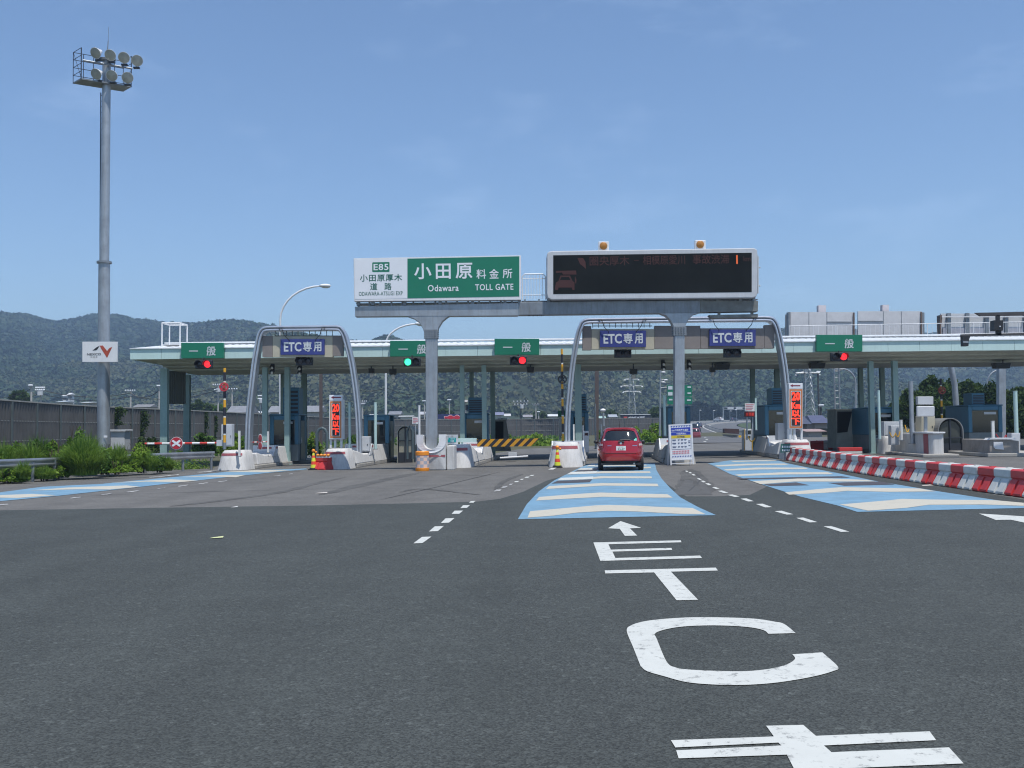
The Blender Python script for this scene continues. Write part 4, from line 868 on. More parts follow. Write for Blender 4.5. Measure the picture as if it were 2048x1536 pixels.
# booths
def booth(label, x0, x1, ytop, Y, D=2.0, door=True, unit=None, zb_=None, desk=True):
    a, b2 = PX(x0, Y), PX(x1, Y); z0 = gz((a+b2)/2) + .17; z1 = at((x0+x1)/2, ytop, Y).z
    t = thing('toll_booth', label, 'toll booth', ((a+b2)/2, Y, z0), 'blue toll booths under the canopy'); w = b2 - a
    zl = z0 + (z1 - z0)*.36
    MB().box(a, b2, Y, Y + D, z0, zl).build('lower_wall', BOOTHD, t)
    m = MB(); th = .17
    m.box(a - .03, a + th, Y - .04, Y + D + .04, zl + .001, z1); m.box(b2 - th, b2 + .03, Y - .04, Y + .5, zl + .001, z1); m.box(b2 - th, b2 + .03, Y + D - .4, Y + D + .04, zl + .001, z1)
    m.box(a + th, b2 - th, Y - .04, Y + D + .04, z1 - .22, z1); m.box(a + th, b2 - th, Y + D - .1, Y + D + .04, zl + .001, zl + .35)
    m.box(a - .06, b2 + .06, Y - .08, Y + D + .08, z1 + .001, z1 + .07)
    m.build('upper_shell', BOOTH, t, bevel=.04)
    MB().box(a + th, b2 - th, Y + .02, Y + .035, zl + .001, z1 - .22).build('front_window', GLASS, t)
    MB().box(a + th, b2 - th, Y + D - .06, Y + D - .05, zl + .36, z1 - .22).build('rear_window', GLASS, t)
    dr = MB().box(b2 + .001, b2 + .03, Y + .55, Y + D - .45, z0 + .05, z1 - .25).build('door', mat('booth_door', (.03, .06, .075), .3), t)
    MB().box(b2 + .03, b2 + .06, Y + .62, Y + .66, z0 + .9, z0 + 1.15).build('handle', STEEL, dr)
    if desk: MB().box(a + th + .05, b2 - th - .05, Y + .5, Y + 1.0, zl + .001, zl + .45).build('counter', mat('booth_inside', (.05, .05, .045), .8), t)
    MB().box((a+b2)/2 - .05, b2 - th - .1, Y - .0, Y + .015, z1 - .42, z1 - .30).build('name_plate', CABINET, t)
    if unit:
        ux0, ux1, uy = unit; ua, ub = PX(ux0, Y + .3), PX(ux1, Y + .3); uz = at(ux0, uy, Y + .3).z
        u_ = MB().box(ua, ub, Y + .3, Y + 1.3, z1 + .075, uz).build('roof_unit', BOOTH, t, bevel=.02)
        m = MB()
        for i in range(6): m.box(ua + .05, ub - .05, Y + .285, Y + .298, z1 + .12 + i*(uz - z1 - .2)/6, z1 + .12 + (i + .55)*(uz - z1 - .2)/6)
        m.build('grille', DARKSTEEL, u_)
    return t
booth('blue toll booth with a tall roof box inside the narrow steel arch', 541, 596, 831, 49.7, unit=(566, 598, 775), D=1.9)
booth('blue toll booth behind the pale mint post right of the narrow arch', 729, 777, 832, 49.7, D=2.2)
booth('blue toll booth with a boxy roof unit left of the yellow and black beam', 926, 976, 829, 49.7, unit=(937, 967, 795), D=2.2)
booth('narrow dark blue toll booth between the wide arch leg and the red car', 1141, 1176, 825, 49.8, unit=(1160, 1174, 788), D=2.0)
booth('dark blue toll booth behind the right gantry leg and the notice board', 1337, 1380, 815, 49.9, D=2.2)
booth('blue toll booth with a slim roof box at the right leg of the wide arch', 1531, 1581, 812, 49.7, unit=(1545, 1567, 776), D=2.4)
booth('blue toll booth behind the grey cabinets in the right group of columns', 1737, 1793, 817, 49.7, D=2.4)
booth('blue toll booth in front of the trees at the right edge', 1938, 2004, 812, 50.2, unit=(1946, 1971, 786), D=2.6)

# posts
def post(label, x0, x1, y0, y1, Y, m=WHITEM, n=12, name='guide_post', cap=True):
    c = at((x0+x1)/2, y1, Y); k = (x1 - x0)*Y/4000; z1 = at((x0+x1)/2, y0, Y).z
    t = thing(name, label, 'post', c, 'posts standing on the toll islands')
    MB().cyl((c.x, Y, c.z - .25), (c.x, Y, z1), k, n=n).build('shaft', m, t, smooth=True)
    if cap: MB().cyl((c.x, Y, z1 + .001), (c.x, Y, z1 + .03), k*1.08, n=n).build('cap', m, t, smooth=True)
    MB().cyl((c.x, Y, c.z - .25), (c.x, Y, c.z - .22), k*1.7, n=n).build('base_plate', GALV2, t)
    return t
MINTP = mat('mint_post', (.44, .60, .58), .45, var=.08, dirt=.15, dirt_col=(.2, .25, .24))
post('short white square post behind the foot of the yellow striped pole', 476, 481.5, 863, 902, 43, WPLAST, 4)
post('short pale post in front of the booth inside the narrow arch', 534, 538.5, 864, 895, 46.5, WPLAST, 4)
post('pale mint post beside the inner leg of the narrow arch', 697, 702.5, 806, 888, 46, MINTP)
post('pale mint post in front of the booth right of the narrow arch', 748, 754, 806, 888, 46.5, MINTP)
post('slim white post with a small box left of the left gantry leg', 836.5, 841, 812, 868, 44, WHITEM)
post('short white post beside the left leg of the wide arch', 1146, 1150, 850, 892, 46, WPLAST, 4)
post('short cream post in front of the narrow dark blue booth', 1165, 1168, 852, 884, 47, WPLAST, 4)
post('tall thin white post left of the red car', 1189.5, 1193, 808, 888, 52, WHITEM)
post('stubby white post by the rear window of the red car', 1201, 1204.5, 849, 872, 50, WPLAST)
post('pale mint post left of the right gantry leg', 1327, 1332.5, 792, 862, 47, MINTP)
post('tall pale mint post left of the booth at the wide arch right leg', 1510, 1514.5, 797, 850, 47.5, MINTP, 4)
post('thin tall mint pole in front of the grey columns on the right', 1756.5, 1762, 782, 868, 46, MINTP)
post('grey steel pipe rising from the long box shaped island', 1820, 1829, 764, 876, 45, GALV)
post('short white post with a dark top on the right edge island', 1982.5, 1989.5, 843, 868, 46, WPLAST, 4)
post('tall mint post on the right edge island', 2029, 2037, 783, 868, 46, MINTP)
post('white post with red wires between the grey cabinets and the box island', 1799, 1805.5, 841, 870, 46, WPLAST)

def cabinet(label, x0, y0, x1, y1, Y, D=.4, m=CABINET, name='control_cabinet', foot=True):
    t = thing(name, label, 'cabinet', at((x0+x1)/2, y1, Y), 'grey control cabinets')
    frect(MB(), x0, y0, x1, y1, Y, D).build('cabinet_body', m, t, bevel=.015)
    m_ = MB(); frect(m_, x0 + (x1-x0)*.08, y0 + (y1-y0)*.07, x1 - (x1-x0)*.08, y1 - (y1-y0)*.07, Y - .012, .01); d_ = m_.build('door', m, t)
    frect(MB(), x1 - (x1-x0)*.22, (y0+y1)/2, x1 - (x1-x0)*.16, (y0+y1)/2 + (y1-y0)*.1, Y - .03, .016).build('handle', DARKSTEEL, d_)
    return t
cabinet('upright grey cabinet behind the yellow striped pole at the left', 452, 848, 463.5, 893, 42)
cabinet('thin grey cabinet half hidden by the yellow striped pole at the left', 442.5, 849, 446, 888, 42.2)
cabinet('grey cabinet at the foot of the narrow arch inner leg', 716.5, 873, 739, 903, 45.8, .6)
cabinet('light grey cabinet on the island under the right speed limit sign', 1556, 846, 1573, 880, 45.9, .5)
cabinet('wide grey cabinet in front of the right column group', 1768, 843, 1801, 872, 46.8, .4)
cabinet('narrow grey cabinet standing before the wider grey one', 1782, 851, 1799.5, 890, 46.2, .35)
cabinet('tall grey cabinet on the island at the right edge', 2023, 866, 2040.5, 908, 44, .4)
cabinet('beige cabinet behind the double sign box on the box island', 1843, 832, 1870, 872, 46.5, .7, BEIGE)
t = thing('sign_device', 'pair of stacked grey sign boxes on a thin post over the long box island', 'sign box', at(1852, 868, 45), None)
frect(MB(), 1849, 828, 1855, 868, 45.05, .1).build('post', GALV, t)
frect(MB(), 1834, 812, 1870, 833, 44.85, .15).build('lower_box', CABINET, t, bevel=.05); frect(MB(), 1835.5, 793, 1867, 809, 45.0, .25).build('upper_box', CABINET, t, bevel=.02)

# height warning poles with a round target
def warn_pole(label, px, y0, y1, yd, Y, ringm, r=9.0, w=5.5):
    c = at(px, y1, Y); k = Y/2000; z1 = at(px, y0, Y).z
    t = thing('warning_pole', label, 'warning pole', c, 'yellow and black poles with round targets')
    MB().cyl((c.x, Y, c.z), (c.x, Y, z1), w*k/2, n=12).build('striped_shaft', YB_S, t, smooth=True)
    MB().cyl((c.x, Y, c.z - .28), (c.x, Y, c.z), w*k*.62, n=12).build('socket', GALV2, t, smooth=True)
    cc = Vector((c.x, Y - .1, at(px, yd, Y).z)); rr = r*k
    m = MB(); M4 = Matrix.Translation(cc) @ Matrix.Rotation(R(90), 4, 'X')
    prof = [(rr*.72, -.03), (rr, -.03), (rr, .03), (rr*.72, .03), (rr*.72, -.03)]; m.lathe(prof, n=28, m4=M4)
    for a in (45, 135): m.cbox(cc, rr*1.5, .05, rr*.30, ry=R(a))
    m.cyl(cc + Vector((0, .03, 0)), cc + Vector((0, -.035, 0)), rr*.25, n=14); m.build('target_ring', ringm, t)
    return t
RINGR = mat('target_red', (.48, .04, .055), .5)
warn_pole('yellow and black striped pole with a red round target on the left island', 449, 736, 885, 774, 41, RINGR)
warn_pole('yellow and black striped pole with a dark round target left of the wide arch', 1126, 698, 882, 759, 41.5, mat('target_black', (.03, .03, .033), .5), w=4.6)
warn_pole('yellow and black striped pole with a reddish target among the right trees', 1884, 757, 842, 781, 50, mat('target_brick', (.25, .05, .035), .6), r=7.5, w=4)

# lane barrier arms
t = thing('barrier_arm', 'long red and white barrier arm with a red cross disc across the left lane', 'barrier', at(445, 887, 41.2), 'lane barrier arms')
a, b2 = at(290, 887.5, 41.2), at(437, 886, 41.2); MB().cyl(a, b2, .045, n=10).build('arm', RW_S, t, smooth=True)
frect(MB(), 433, 880, 446, 892, 41.1, .25).build('pivot_box', CABINET, t)
c = at(353, 886.5, 41.1); rr = .262; M4 = Matrix.Translation(c) @ Matrix.Rotation(R(90), 4, 'X')
d_ = MB().lathe([(0, 0), (rr, 0), (rr, .02), (0, .02)], n=36, m4=M4).build('disc', mat('disc_white', (.66, .62, .62), .4), t)
MB().lathe([(0, 0), (rr*.93, 0), (rr*.93, .004), (0, .004)], n=36, m4=Matrix.Translation(c + Vector((0, -.024, 0))) @ Matrix.Rotation(R(90), 4, 'X')).build('disc_face', mat('disc_red', (.46, .02, .035), .4), d_)
m = MB()
for s in (-1, 1): m.cbox(c + Vector((0, -.035 - .002*s, 0)), rr*1.5, .004, .085, ry=R(35*s))
m.build('cross_mark', SIGNW, d_)
t = thing('barrier_arm', 'short thin red and white barrier arm with twin red paddles inside the narrow arch', 'barrier', at(535, 884, 46), 'lane barrier arms')
a, b2 = at(496, 885, 46), at(534, 883.5, 46); MB().cyl(a, b2, .028, n=8).build('arm', RW_S2, t, smooth=True)
for yy in (876.5, 891.5): c = at(520.3, yy, 45.95); q = MB().ball(c, .17, 14, sx=.5, sy=.1, sz=1.0).build('paddle', mat('paddle_red', (.25, .03, .04), .5), t, smooth=True); MB().ball(c + Vector((0, .02, 0)), .2, 14, sx=.5, sy=.06, sz=1.0).build('paddle_rim', CABINET, q, smooth=True)
# beam gate
t = thing('beam_gate', 'slanted yellow and black striped beam across the closed lane', 'barrier', at(950, 893, 43), None)
fpoly(MB(), [(954.5,878.5),(1080,876.8),(1062,892.5),(954.5,893.5)], 43.0, .12).build('striped_board', SLANT, t)
m = MB(); fpoly(m, [(878,876.5),(953,876.2),(953,884),(878,885)], 42.95, .22); m.build('arm', MINT, t)
m = MB(); frect(m, 921, 884.5, 926, 915, 43.0, .15); m.build('post', MINT, t)
t = thing('fee_sign', 'small grey fee board with a teal panel of prices by the striped beam', 'sign', at(902, 890, 42.4))
frect(MB(), 882, 869.5, 916, 889, 42.4, .1).build('board', CABINET, t, bevel=.01)
frect(MB(), 887, 875.5, 912, 884.5, 42.39, .008).build('teal_panel', mat('teal_print', (.0, .32, .33), .5), t)
m = MB(); ftext(m, '270', 892, 882.3, 42.38, 3.6, 7.2, .02); ftext(m, '320', 904.5, 882.3, 42.38, 3.6, 7.2, .02); ftext(m, '普通車', 893, 877.8, 42.38, 2.7, 9, 0); ftext(m, '軽自等', 905.5, 877.8, 42.38, 2.7, 9, 0); m.build('lettering', SIGNW, t)
ftext(MB(), '料金', 900, 872.5, 42.39, 3.4, 14, 0, spacing=1.6).build('grey_lettering', mat('grey_ink', (.3, .33, .33), .6), t)
t = thing('low_boom', 'white low boom resting near the road beyond the striped beam', 'barrier', at(1030, 914, 47)); MB().cyl(at(1000, 916, 47), at(1056, 912.5, 47), .045, n=8).build('bar', WHITEM, t); frect(MB(), 1017, 905, 1034, 913, 47.3, .4).build('box', CABINET, t)

# vertical LED speed signs
def speed_sign(label, x0, y0, x1, y1, Y, arrow, border, inner, ybase, txt):
    t = thing('speed_sign', label, 'sign', at((x0+x1)/2, ybase, Y), 'tall red LED speed signs'); k = Y/2000
    frect(MB(), x0, y0, x1, y1, Y, .3).build('case', WPLAST, t, bevel=.015)
    if x1 < 1000: frect(MB(), x1, y0 + 9, x1 + 2.5, y1 - 1, Y + .08, .3).build('side_case', WPLAST, t)
    bx0, by0, bx1, by1 = border; frect(MB(), bx0, by0, bx1, by1, Y - .006, .005).build('orange_border', mat('border_orange', (.55, .19, .06), .5), t)
    frect(MB(), bx0 + 2.9, by0 + 3.6, bx1 - 2.9, by1 - 3.6, Y - .010, .004).build('cream_border', SIGNW, t)
    ix0, iy0, ix1, iy1 = inner; ix0, ix1 = bx0 + 4.0, bx1 - 4.0; frect(MB(), ix0, iy0, ix1, iy1, Y - .014, .004).build('screen', mat('led_panel', (.045, .020, .018), .6), t)
    m = MB(); cx = (ix0+ix1)/2; ih = iy1 - iy0; w = ix1 - ix0
    ftext(m, '20', cx, iy0 + ih*.14, Y - .018, ih*.25, w*.94, .045); ftext(m, 'Km', cx, iy0 + ih*.41, Y - .018, ih*.19, w*.96, .04)
    ftext(m, '以', cx, iy0 + ih*.64, Y - .018, ih*.20, w*.95, .04); ftext(m, '下', cx, iy0 + ih*.87, Y - .018, ih*.20, w*.95, .04); m.build('lit_lettering', LEDRED, t)
    ax0, ay = arrow; frect(MB(), x0 + .5, y0 + .5, x1 - .5, y0 + 10.5, Y - .006, .005).build('arrow_panel', SIGNW, t)
    m = MB(); fpoly(m, [(ax0, ay), (ax0 + 5, ay - 3), (ax0 + 5, ay - 1.1), (ax0 + 20, ay - 1.1), (ax0 + 20, ay + 1.2), (ax0 + 5, ay + 1.2), (ax0 + 5, ay + 3)], Y - .010, .003); m.build('arrow_mark', mat('arrow_maroon', (.20, .02, .04), .5), t)
    m = MB(); frect(m, x0 + 1, y1, x0 + 5, ybase, Y + .08, .1); frect(m, x0 + 9.5, y1, x0 + 14, ybase, Y + .08, .1); frect(m, x1 - 4, y1, x1, ybase, Y + .08, .1); m.build('legs_frame', WPLAST, t)
speed_sign('tall red LED speed sign by the inner leg of the narrow arch', 658.3, 790, 684.5, 879, 41.0, (662, 794.8), (660.4, 802.5, 682.8, 876), (664, 806.8, 679.3, 871.5), 896, '')
speed_sign('tall red LED speed sign by the right leg of the wide arch', 1577.5, 766.5, 1605.5, 858, 41.5, (1580.5, 771.3), (1579, 778.3, 1604.8, 856), (1582.4, 783, 1600.6, 851.5), 880, '')

# traffic cones, barriers, notice board
def cone(label, px, py, first=None):
    p = gr(px, py); loc = (p.x, p.y, gz(p.x))
    if first: return dup(first, loc, label)
    t = thing('traffic_cone', label, 'traffic cone', loc, 'striped traffic cones')
    MB().lathe([(.0, .72), (.035, .72), (.045, .70), (.13, .06), (.15, .04)], n=24).build('cone_shell', CONE_S, t, world=False, smooth=True)
    b = MB(); b.box(-.19, .19, -.19, .19, 0, .045); b.lathe([(.17, .045), (.16, .09), (.12, .09)], n=20); b.build('base_weight', BLACK, t, world=False)
    MB().ball((0, 0, .80), .075, 14).build('beacon_ball', ORANGE, t, world=False, smooth=True)
    MB().ball((.11, -.02, .735), .05, 12).build('side_lamp', ORANGE, t, world=False, smooth=True)
    return t
c1 = cone('striped traffic cone with an orange ball against the grimy island', 1115, 935.5)
cone('striped traffic cone on a black base beside the red plastic barrier', 627, 940, c1)
PB_R = mat('barrier_red', (.56, .042, .042), .45, var=.14, scale=5, dirt=.25, dirt_col=(.33, .12, .11)); PB_W = mat('barrier_white', (.60, .61, .58), .5, var=.1, scale=5, dirt=.4, dirt_col=(.36, .34, .29))
def barrier_unit(label, loc, rz, L, m, group):
    t = thing('plastic_barrier', label, 'plastic barrier', loc, group, rz)
    hl = L/2 - .004; b = MB()
    b.prism([(-.29, 0), (.29, 0), (.285, .05), (.135, .33), (.165, .36), (.165, .50), (.13, .53), (-.13, .53), (-.165, .50), (-.165, .36), (-.135, .33), (-.285, .05)], -hl, hl, 'y')
    for s in (-1, 1):
        for y0, y1 in ((-hl + .03, -.055), (.055, hl - .03)):
            b.prism([(s*.285, .02), (s*.325, .02), (s*.322, .06), (s*.175, .315), (s*.14, .315)], y0, y1, 'y')
    b.box(-.06, .06, -.05, .05, .53, .545)
    b.build('barrier_body', m, t, world=False, bevel=.012)
    return t
bp = [gr(*q) for q in ((1593,919.8),(1635,927),(1682,935.4),(1729.5,943.5),(1796.7,953.9),(1857,963),(1917.6,970.9),(1978,979.5),(2048,988.5),(2120,998))]
seg = [0]
for i in range(len(bp)-1): seg.append(seg[-1] + (bp[i+1] - bp[i]).length)
def along(s):
    i = max(0, min(len(bp)-2, int(np.searchsorted(seg, s)) - 1)); f = (s - seg[i])/(seg[i+1]-seg[i]); return bp[i].lerp(bp[i+1], f), (bp[i+1]-bp[i]).normalized()
sx = [1595,1608.6,1622,1635,1652,1670.7,1690.9,1717.7,1744.6,1771.5,1800,1837,1877,1929,1988,2058]
sm = np.linspace(0, seg[-1]*.999, 400); spx = []
for s in sm:
    q = M3.inverted() @ (along(s)[0] - O3); spx.append(1024 - 2000*q.x/q.z)
st = np.interp(sx, spx, sm); ORD = 'first second third fourth fifth sixth seventh eighth ninth tenth eleventh twelfth thirteenth fourteenth fifteenth'.split()
cum = np.linspace(st[0], st[-1], 16)
rfirst = wfirst = None
ORD += ['sixteenth', 'seventeenth']
step_ = cum[1] - cum[0]; cum = np.append(cum, [cum[-1] + step_, cum[-1] + 2*step_])
for i in range(17):
    L = (cum[1] - cum[0])/2
    for j, (cname, m_) in enumerate((('red', PB_R), ('white', PB_W))):
        q, d = along(cum[i] + L*(j + .5)); rz = math.atan2(-d.x, d.y)
        lab = f'{cname} plastic barrier block, {ORD[i]} {cname} one from the island end of the row'; off = Vector((d.y, -d.x, 0))*.2
        loc = (q.x + off.x, q.y + off.y, gz(q.x) + .002)
        fst = rfirst if j == 0 else wfirst
        if fst is None:
            o = barrier_unit(lab, loc, rz, L, m_, 'red and white plastic barriers in a row')
            if j == 0: rfirst = o
            else: wfirst = o
        else: dup(fst, loc, lab, rz)
def place_unit(src, px, py, lab, rz, dz=0):
    q = gr(px, py); return dup(src, (q.x, q.y, gz(q.x) + .003 + dz), lab, rz)
place_unit(rfirst, 645, 939.5, 'red plastic barrier block against the left island beside a cone', R(62))
place_unit(wfirst, 659, 938.5, 'white plastic barrier block against the left island nose', R(50))
for i, (x, y, lab) in enumerate(((1634, 900, 'red plastic barrier block in the back row behind the right speed sign'), (1652, 899, 'red plastic barrier block in the back row nearest the stair shelter'))): place_unit(rfirst, x, y, lab, R(75))
place_unit(wfirst, 1643, 899.5, 'white plastic barrier block in the back row between two red ones', R(75))
t = thing('plastic_barrier', 'long low red and white barrier lying behind the barrier row by the right booth', 'plastic barrier', (*gr(1702, 908)[:2], gz(8)), 'red and white plastic barriers in a row')
q = gr(1702, 908); hw = 23*q.y/2000
MB().box(q.x - hw, q.x + hw, q.y, q.y + .3, gz(q.x), gz(q.x) + .14).build('lower_body', PB_W, t, bevel=.02); MB().box(q.x - hw, q.x + hw, q.y - .01, q.y + .31, gz(q.x) + .141, gz(q.x) + .32).build('upper_body', PB_R, t, bevel=.02)
t = thing('warning_lamp_bar', 'bar of small orange warning lamps above the red plastic barrier', 'lamp bar', at(645, 915, 39.6))
m = MB(); frect(m, 632, 913, 660, 915.5, 39.6, .1); m.build('bar', WHITEM, t)
for i in range(4): MB().ball(at(635.5 + i*7, 910.5, 39.6), .07, 12, sx=1.0, sz=.8).build('lamp', ORANGE, t, smooth=True)

# A-frame notice
def amap(fx, fy):   # fraction across and down the board
    tl_, tr_, bl_, br_ = (1337, 849.5), (1384.5, 847), (1341, 930.5), (1388, 928.5)
    x = (tl_[0]*(1-fx) + tr_[0]*fx)*(1-fy) + (bl_[0]*(1-fx) + br_[0]*fx)*fy; y = (tl_[1]*(1-fx) + tr_[1]*fx)*(1-fy) + (bl_[1]*(1-fx) + br_[1]*fx)*fy; return x, y
YN = gr(1364, 932).y
t = thing('notice_board', 'white framed standing notice with blue and yellow bands right of the red car', 'notice board', base(1364, YN))
def arect(mb, x0, y0, x1, y1, dY, dep): return fpoly(mb, [amap(x0, y0), amap(x1, y0), amap(x1, y1), amap(x0, y1)], YN + dY, dep)
m = MB(); arect(m, 0, 0, .06, 1, 0, .05); arect(m, .94, 0, 1, 1, 0, .05); arect(m, .06, 0, .94, .03, .002, .045); arect(m, .06, .86, .94, .885, .002, .045); arect(m, .06, .955, .94, .975, .002, .045)
g1, g2 = at(*amap(.03, .02), YN), at(*amap(.97, .02), YN)
for g_ in (g1, g2): m.cyl(g_ + Vector((0, .05, -.02)), (g_.x, YN + .5, gz(g_.x)), .022, n=8)
m.build('frame', WHITEM, t)
arect(MB(), .06, .03, .94, .86, .012, .012).build('panel', SIGNW, t)
nb = mat('notice_blue', (.02, .045, .36), .45); ny = mat('notice_yellow', (.66, .50, .03), .45); ink = mat('notice_ink', (.05, .06, .13), .5); nred = mat('notice_red', (.62, .18, .22), .5)
m = MB(); arect(m, .09, .085, .91, .185, .008, .003); m.build('blue_band', nb, t); m = MB(); arect(m, .09, .195, .91, .27, .008, .003); m.build('blue_band', nb, t)
m = MB(); arect(m, .09, .275, .91, .345, .008, .003); m.build('yellow_band', ny, t)
m = MB(); arect(m, .09, .35, .10, .62, .008, .003); arect(m, .90, .35, .91, .62, .008, .003); arect(m, .09, .612, .91, .62, .008, .003); m.build('table_border', ink, t)
def atext(mb, s, fx, fy, h, w, b=.01): x, y = amap(fx, fy); return ftext(mb, s, x, y, YN + .004, h, w, b)
m = MB(); atext(m, '小田原厚木道路', .54, .145, 4.3, 28, .02); atext(m, 'E85', .18, .15, 3, 5.5, .01); atext(m, '小田原西IC', .52, .235, 4.0, 20, .02); m.build('white_lettering', SIGNW, t)
m = MB(); atext(m, 'IC閉鎖', .5, .31, 3.8, 15, .015)
for j, fy in enumerate((.385, .465, .555)):
    for i, (fx, w) in enumerate(((.21, 8), (.40, 4), (.54, 5), (.68, 5))): x, y = amap(fx, fy); frect(m, x - w/2, y - 1.1, x + w/2, y - .2, YN + .004, .003); frect(m, x - w/2 + .6, y + .5, x + w/2 - 1, y + 1.3, YN + .004, .003)
for fy in (.42, .46, .53): x, y = amap(.84, fy); frect(m, x - 1.8, y - .7, x + 1.8, y + .6, YN + .004, .003)
m.build('dark_lettering', ink, t)
m = MB()
for fy in (.665, .715):
    for i in range(11): x, y = amap(.14 + i*.066, fy); frect(m, x - 1.0, y - 1.3, x + .9, y + 1.2, YN + .004, .003)
m.build('red_lettering', nred, t)
m = MB()
for fy in (.052, .79):
    for i in range(8): x, y = amap(.12 + i*.108, fy); fpoly(m, [(x - 1.6, y + 1), (x - .4, y - 1), (x + 1.8, y - 1), (x + .6, y + 1)], YN + .004, .003)
m.build('dash_border', nb, t)
# small signs at the right arch
t = thing('hanging_notice', 'white notice over a red LED strip left of the right arch booth', 'sign', at(1499, 834, 47.4))
frect(MB(), 1490, 806.5, 1509.5, 822.5, 47.4, .06).build('panel', WPLAST, t); frect(MB(), 1490, 823, 1509.5, 833.5, 47.4, .15).build('led_box', mat('led_box', (.14, .02, .02), .5), t)
m = MB()
for i, (yy, w) in enumerate(((809, 16), (812.5, 14), (816, 15), (819, 12))): frect(m, 1491.5, yy - .5, 1491.5 + w, yy + .5, 47.39, .006)
m.build('print_lines', nred, t); m = MB()
for i in range(3): frect(m, 1492 + i*5.6, 825.5, 1496.3 + i*5.6, 831.5, 47.39, .006)
m.build('led_marks', mat('led_low', (.4, .03, .02), .5, emit=(1, .05, .02, .12)), t); frect(MB(), 1493, 834, 1495.5, 880, 47.5, .08).build('post', GALV, t); frect(MB(), 1504, 834, 1506.5, 880, 47.5, .08).build('post', GALV, t)
t = thing('plate_sign', 'small dark green plate beside the nose of the right arch island', 'sign', at(1571, 905, 41.8))
fpoly(MB(), [(1562, 888), (1581, 886.5), (1580, 904), (1561, 905.5)], 41.8, .03).build('plate', mat('plate_green', (.03, .12, .10), .5), t)
m = MB()
for yy in (891.5, 898.5):
    for i in range(5): frect(m, 1564 + i*3.3, yy, 1566.4 + i*3.3, yy + 4, 41.79, .006)
m.build('lettering', LETT, t); frect(MB(), 1568, 905, 1572, 920, 41.85, .05).build('post', GALV2, t)
t = thing('white_notice', 'small white notice board with red print left of the left gantry leg', 'sign', at(832, 848, 46))
frect(MB(), 824.5, 834, 839, 848, 46, .04).build('panel', WPLAST, t)
m = MB()
for yy, w in ((836.5, 9), (839.5, 11), (842.5, 10), (845.5, 6)): frect(m, 826, yy - .5, 826 + w, yy + .5, 45.99, .006)
m.build('print_lines', nred, t); frect(MB(), 830, 848, 832, 890, 46.01, .05).build('post', GALV, t)

# stair shelters and hooped rails
def hoop_shelter(label, x0, x1, ytop, ybot, Y, L, mroof, pane=None, group=None):
    pane = pane or mat('shelter_dark_pane', (.05, .055, .05), .2, var=.3, scale=1)
    a, b2 = PX(x0, Y), PX(x1, Y); r = (b2 - a)/2; cx = (a+b2)/2; zt_ = at(cx, ytop, Y).z; zt_ = at((x0+x1)/2, ytop, Y).z; zs_ = zt_ - r; z0 = gz(cx)
    t = thing('stair_shelter', label, 'stair shelter', (cx, Y, z0), group); prof = [(a, z0)] + [(cx - r*math.cos(q), zs_ + r*math.sin(q)) for q in np.linspace(0, math.pi, 15)] + [(b2, z0)]
    m = MB(); k = len(prof); inn = [(cx + (x - cx)*.93, zs_ + (z - zs_)*.95 if z > z0 + .1 else z) for x, z in prof]
    vs = [(x, Y, z) for x, z in prof] + [(x, Y + L, z) for x, z in prof] + [(x, Y, z) for x, z in inn] + [(x, Y + L, z) for x, z in inn]
    f = []
    for i in range(k-1): f += [(i, i+1, k+i+1, k+i), (2*k+i, 3*k+i, 3*k+i+1, 2*k+i+1), (i, 2*k+i, 2*k+i+1, i+1), (k+i, k+i+1, 3*k+i+1, 3*k+i)]
    m.add(vs, f); m.build('hood', mroof, t)
    MB().box(a + r*.16, b2 - r*.16, Y + L - .06, Y + L - .03, z0, zs_ + r*.55).build('end_panel', mat('shelter_pane', (.22, .24, .20), .3), t)
    pn = [(a + r*.2, z0 + .5)] + [(cx - r*.8*math.cos(q), zs_ + r*.8*math.sin(q)) for q in np.linspace(0, math.pi, 13)] + [(b2 - r*.2, z0 + .5)]
    MB().prism(pn, Y + .12, Y + .13, 'y').build('front_pane', pane, t); MB().box(a + r*.08, b2 - r*.08, Y + .1, Y + .15, z0, z0 + .499).build('kick_panel', DARKSTEEL, t)
    m = MB(); m.box(cx - .03, cx + .03, Y + .05, Y + .1, z0, zs_ + r*.9); m.box(a + r*.08, b2 - r*.08, Y + .04, Y + .11, zs_ - .35, zs_ - .30); m.build('gate_frame', DARKSTEEL, t)
    return t
SHG = mat('shelter_grey', (.20, .205, .20), .5, var=.15)
hoop_shelter('dark hooped stair shelter with a ribbed roof beside the right edge booth', 1876, 1927, 836, 910, 46, 3.0, SHG)
hoop_shelter('pale hooped stair shelter between the mint post booth and the gantry leg', 794, 826, 852, 918, 49, 3.0, mat('shelter_beige', (.30, .30, .25), .5), mat('shelter_cream_pane', (.30, .29, .23), .35, var=.2, scale=1.5))
t = thing('hoop_rail', 'grey inverted U handrail behind the left traffic cone', 'handrail', at(644, 915, 46)); a, b2 = at(634, 920, 46), at(654, 856, 46)
MB().tube([(a.x, 46, a.z), (a.x, 46, b2.z - .25), (a.x + .1, 46, b2.z - .06), ((a.x+b2.x)/2, 46, b2.z), (b2.x - .1, 46, b2.z - .06), (b2.x, 46, b2.z - .25), (b2.x, 46, a.z)], .07, 8).build('pipe', mat('dark_teal_pipe', (.07, .10, .11), .5), t, smooth=True)
t = thing('hoop_rail', 'dark teal double pipe guard right of the pale hooped shelter', 'handrail', at(822, 915, 48.2)); a, b2 = at(815, 918, 48.2), at(825, 852, 48.2)
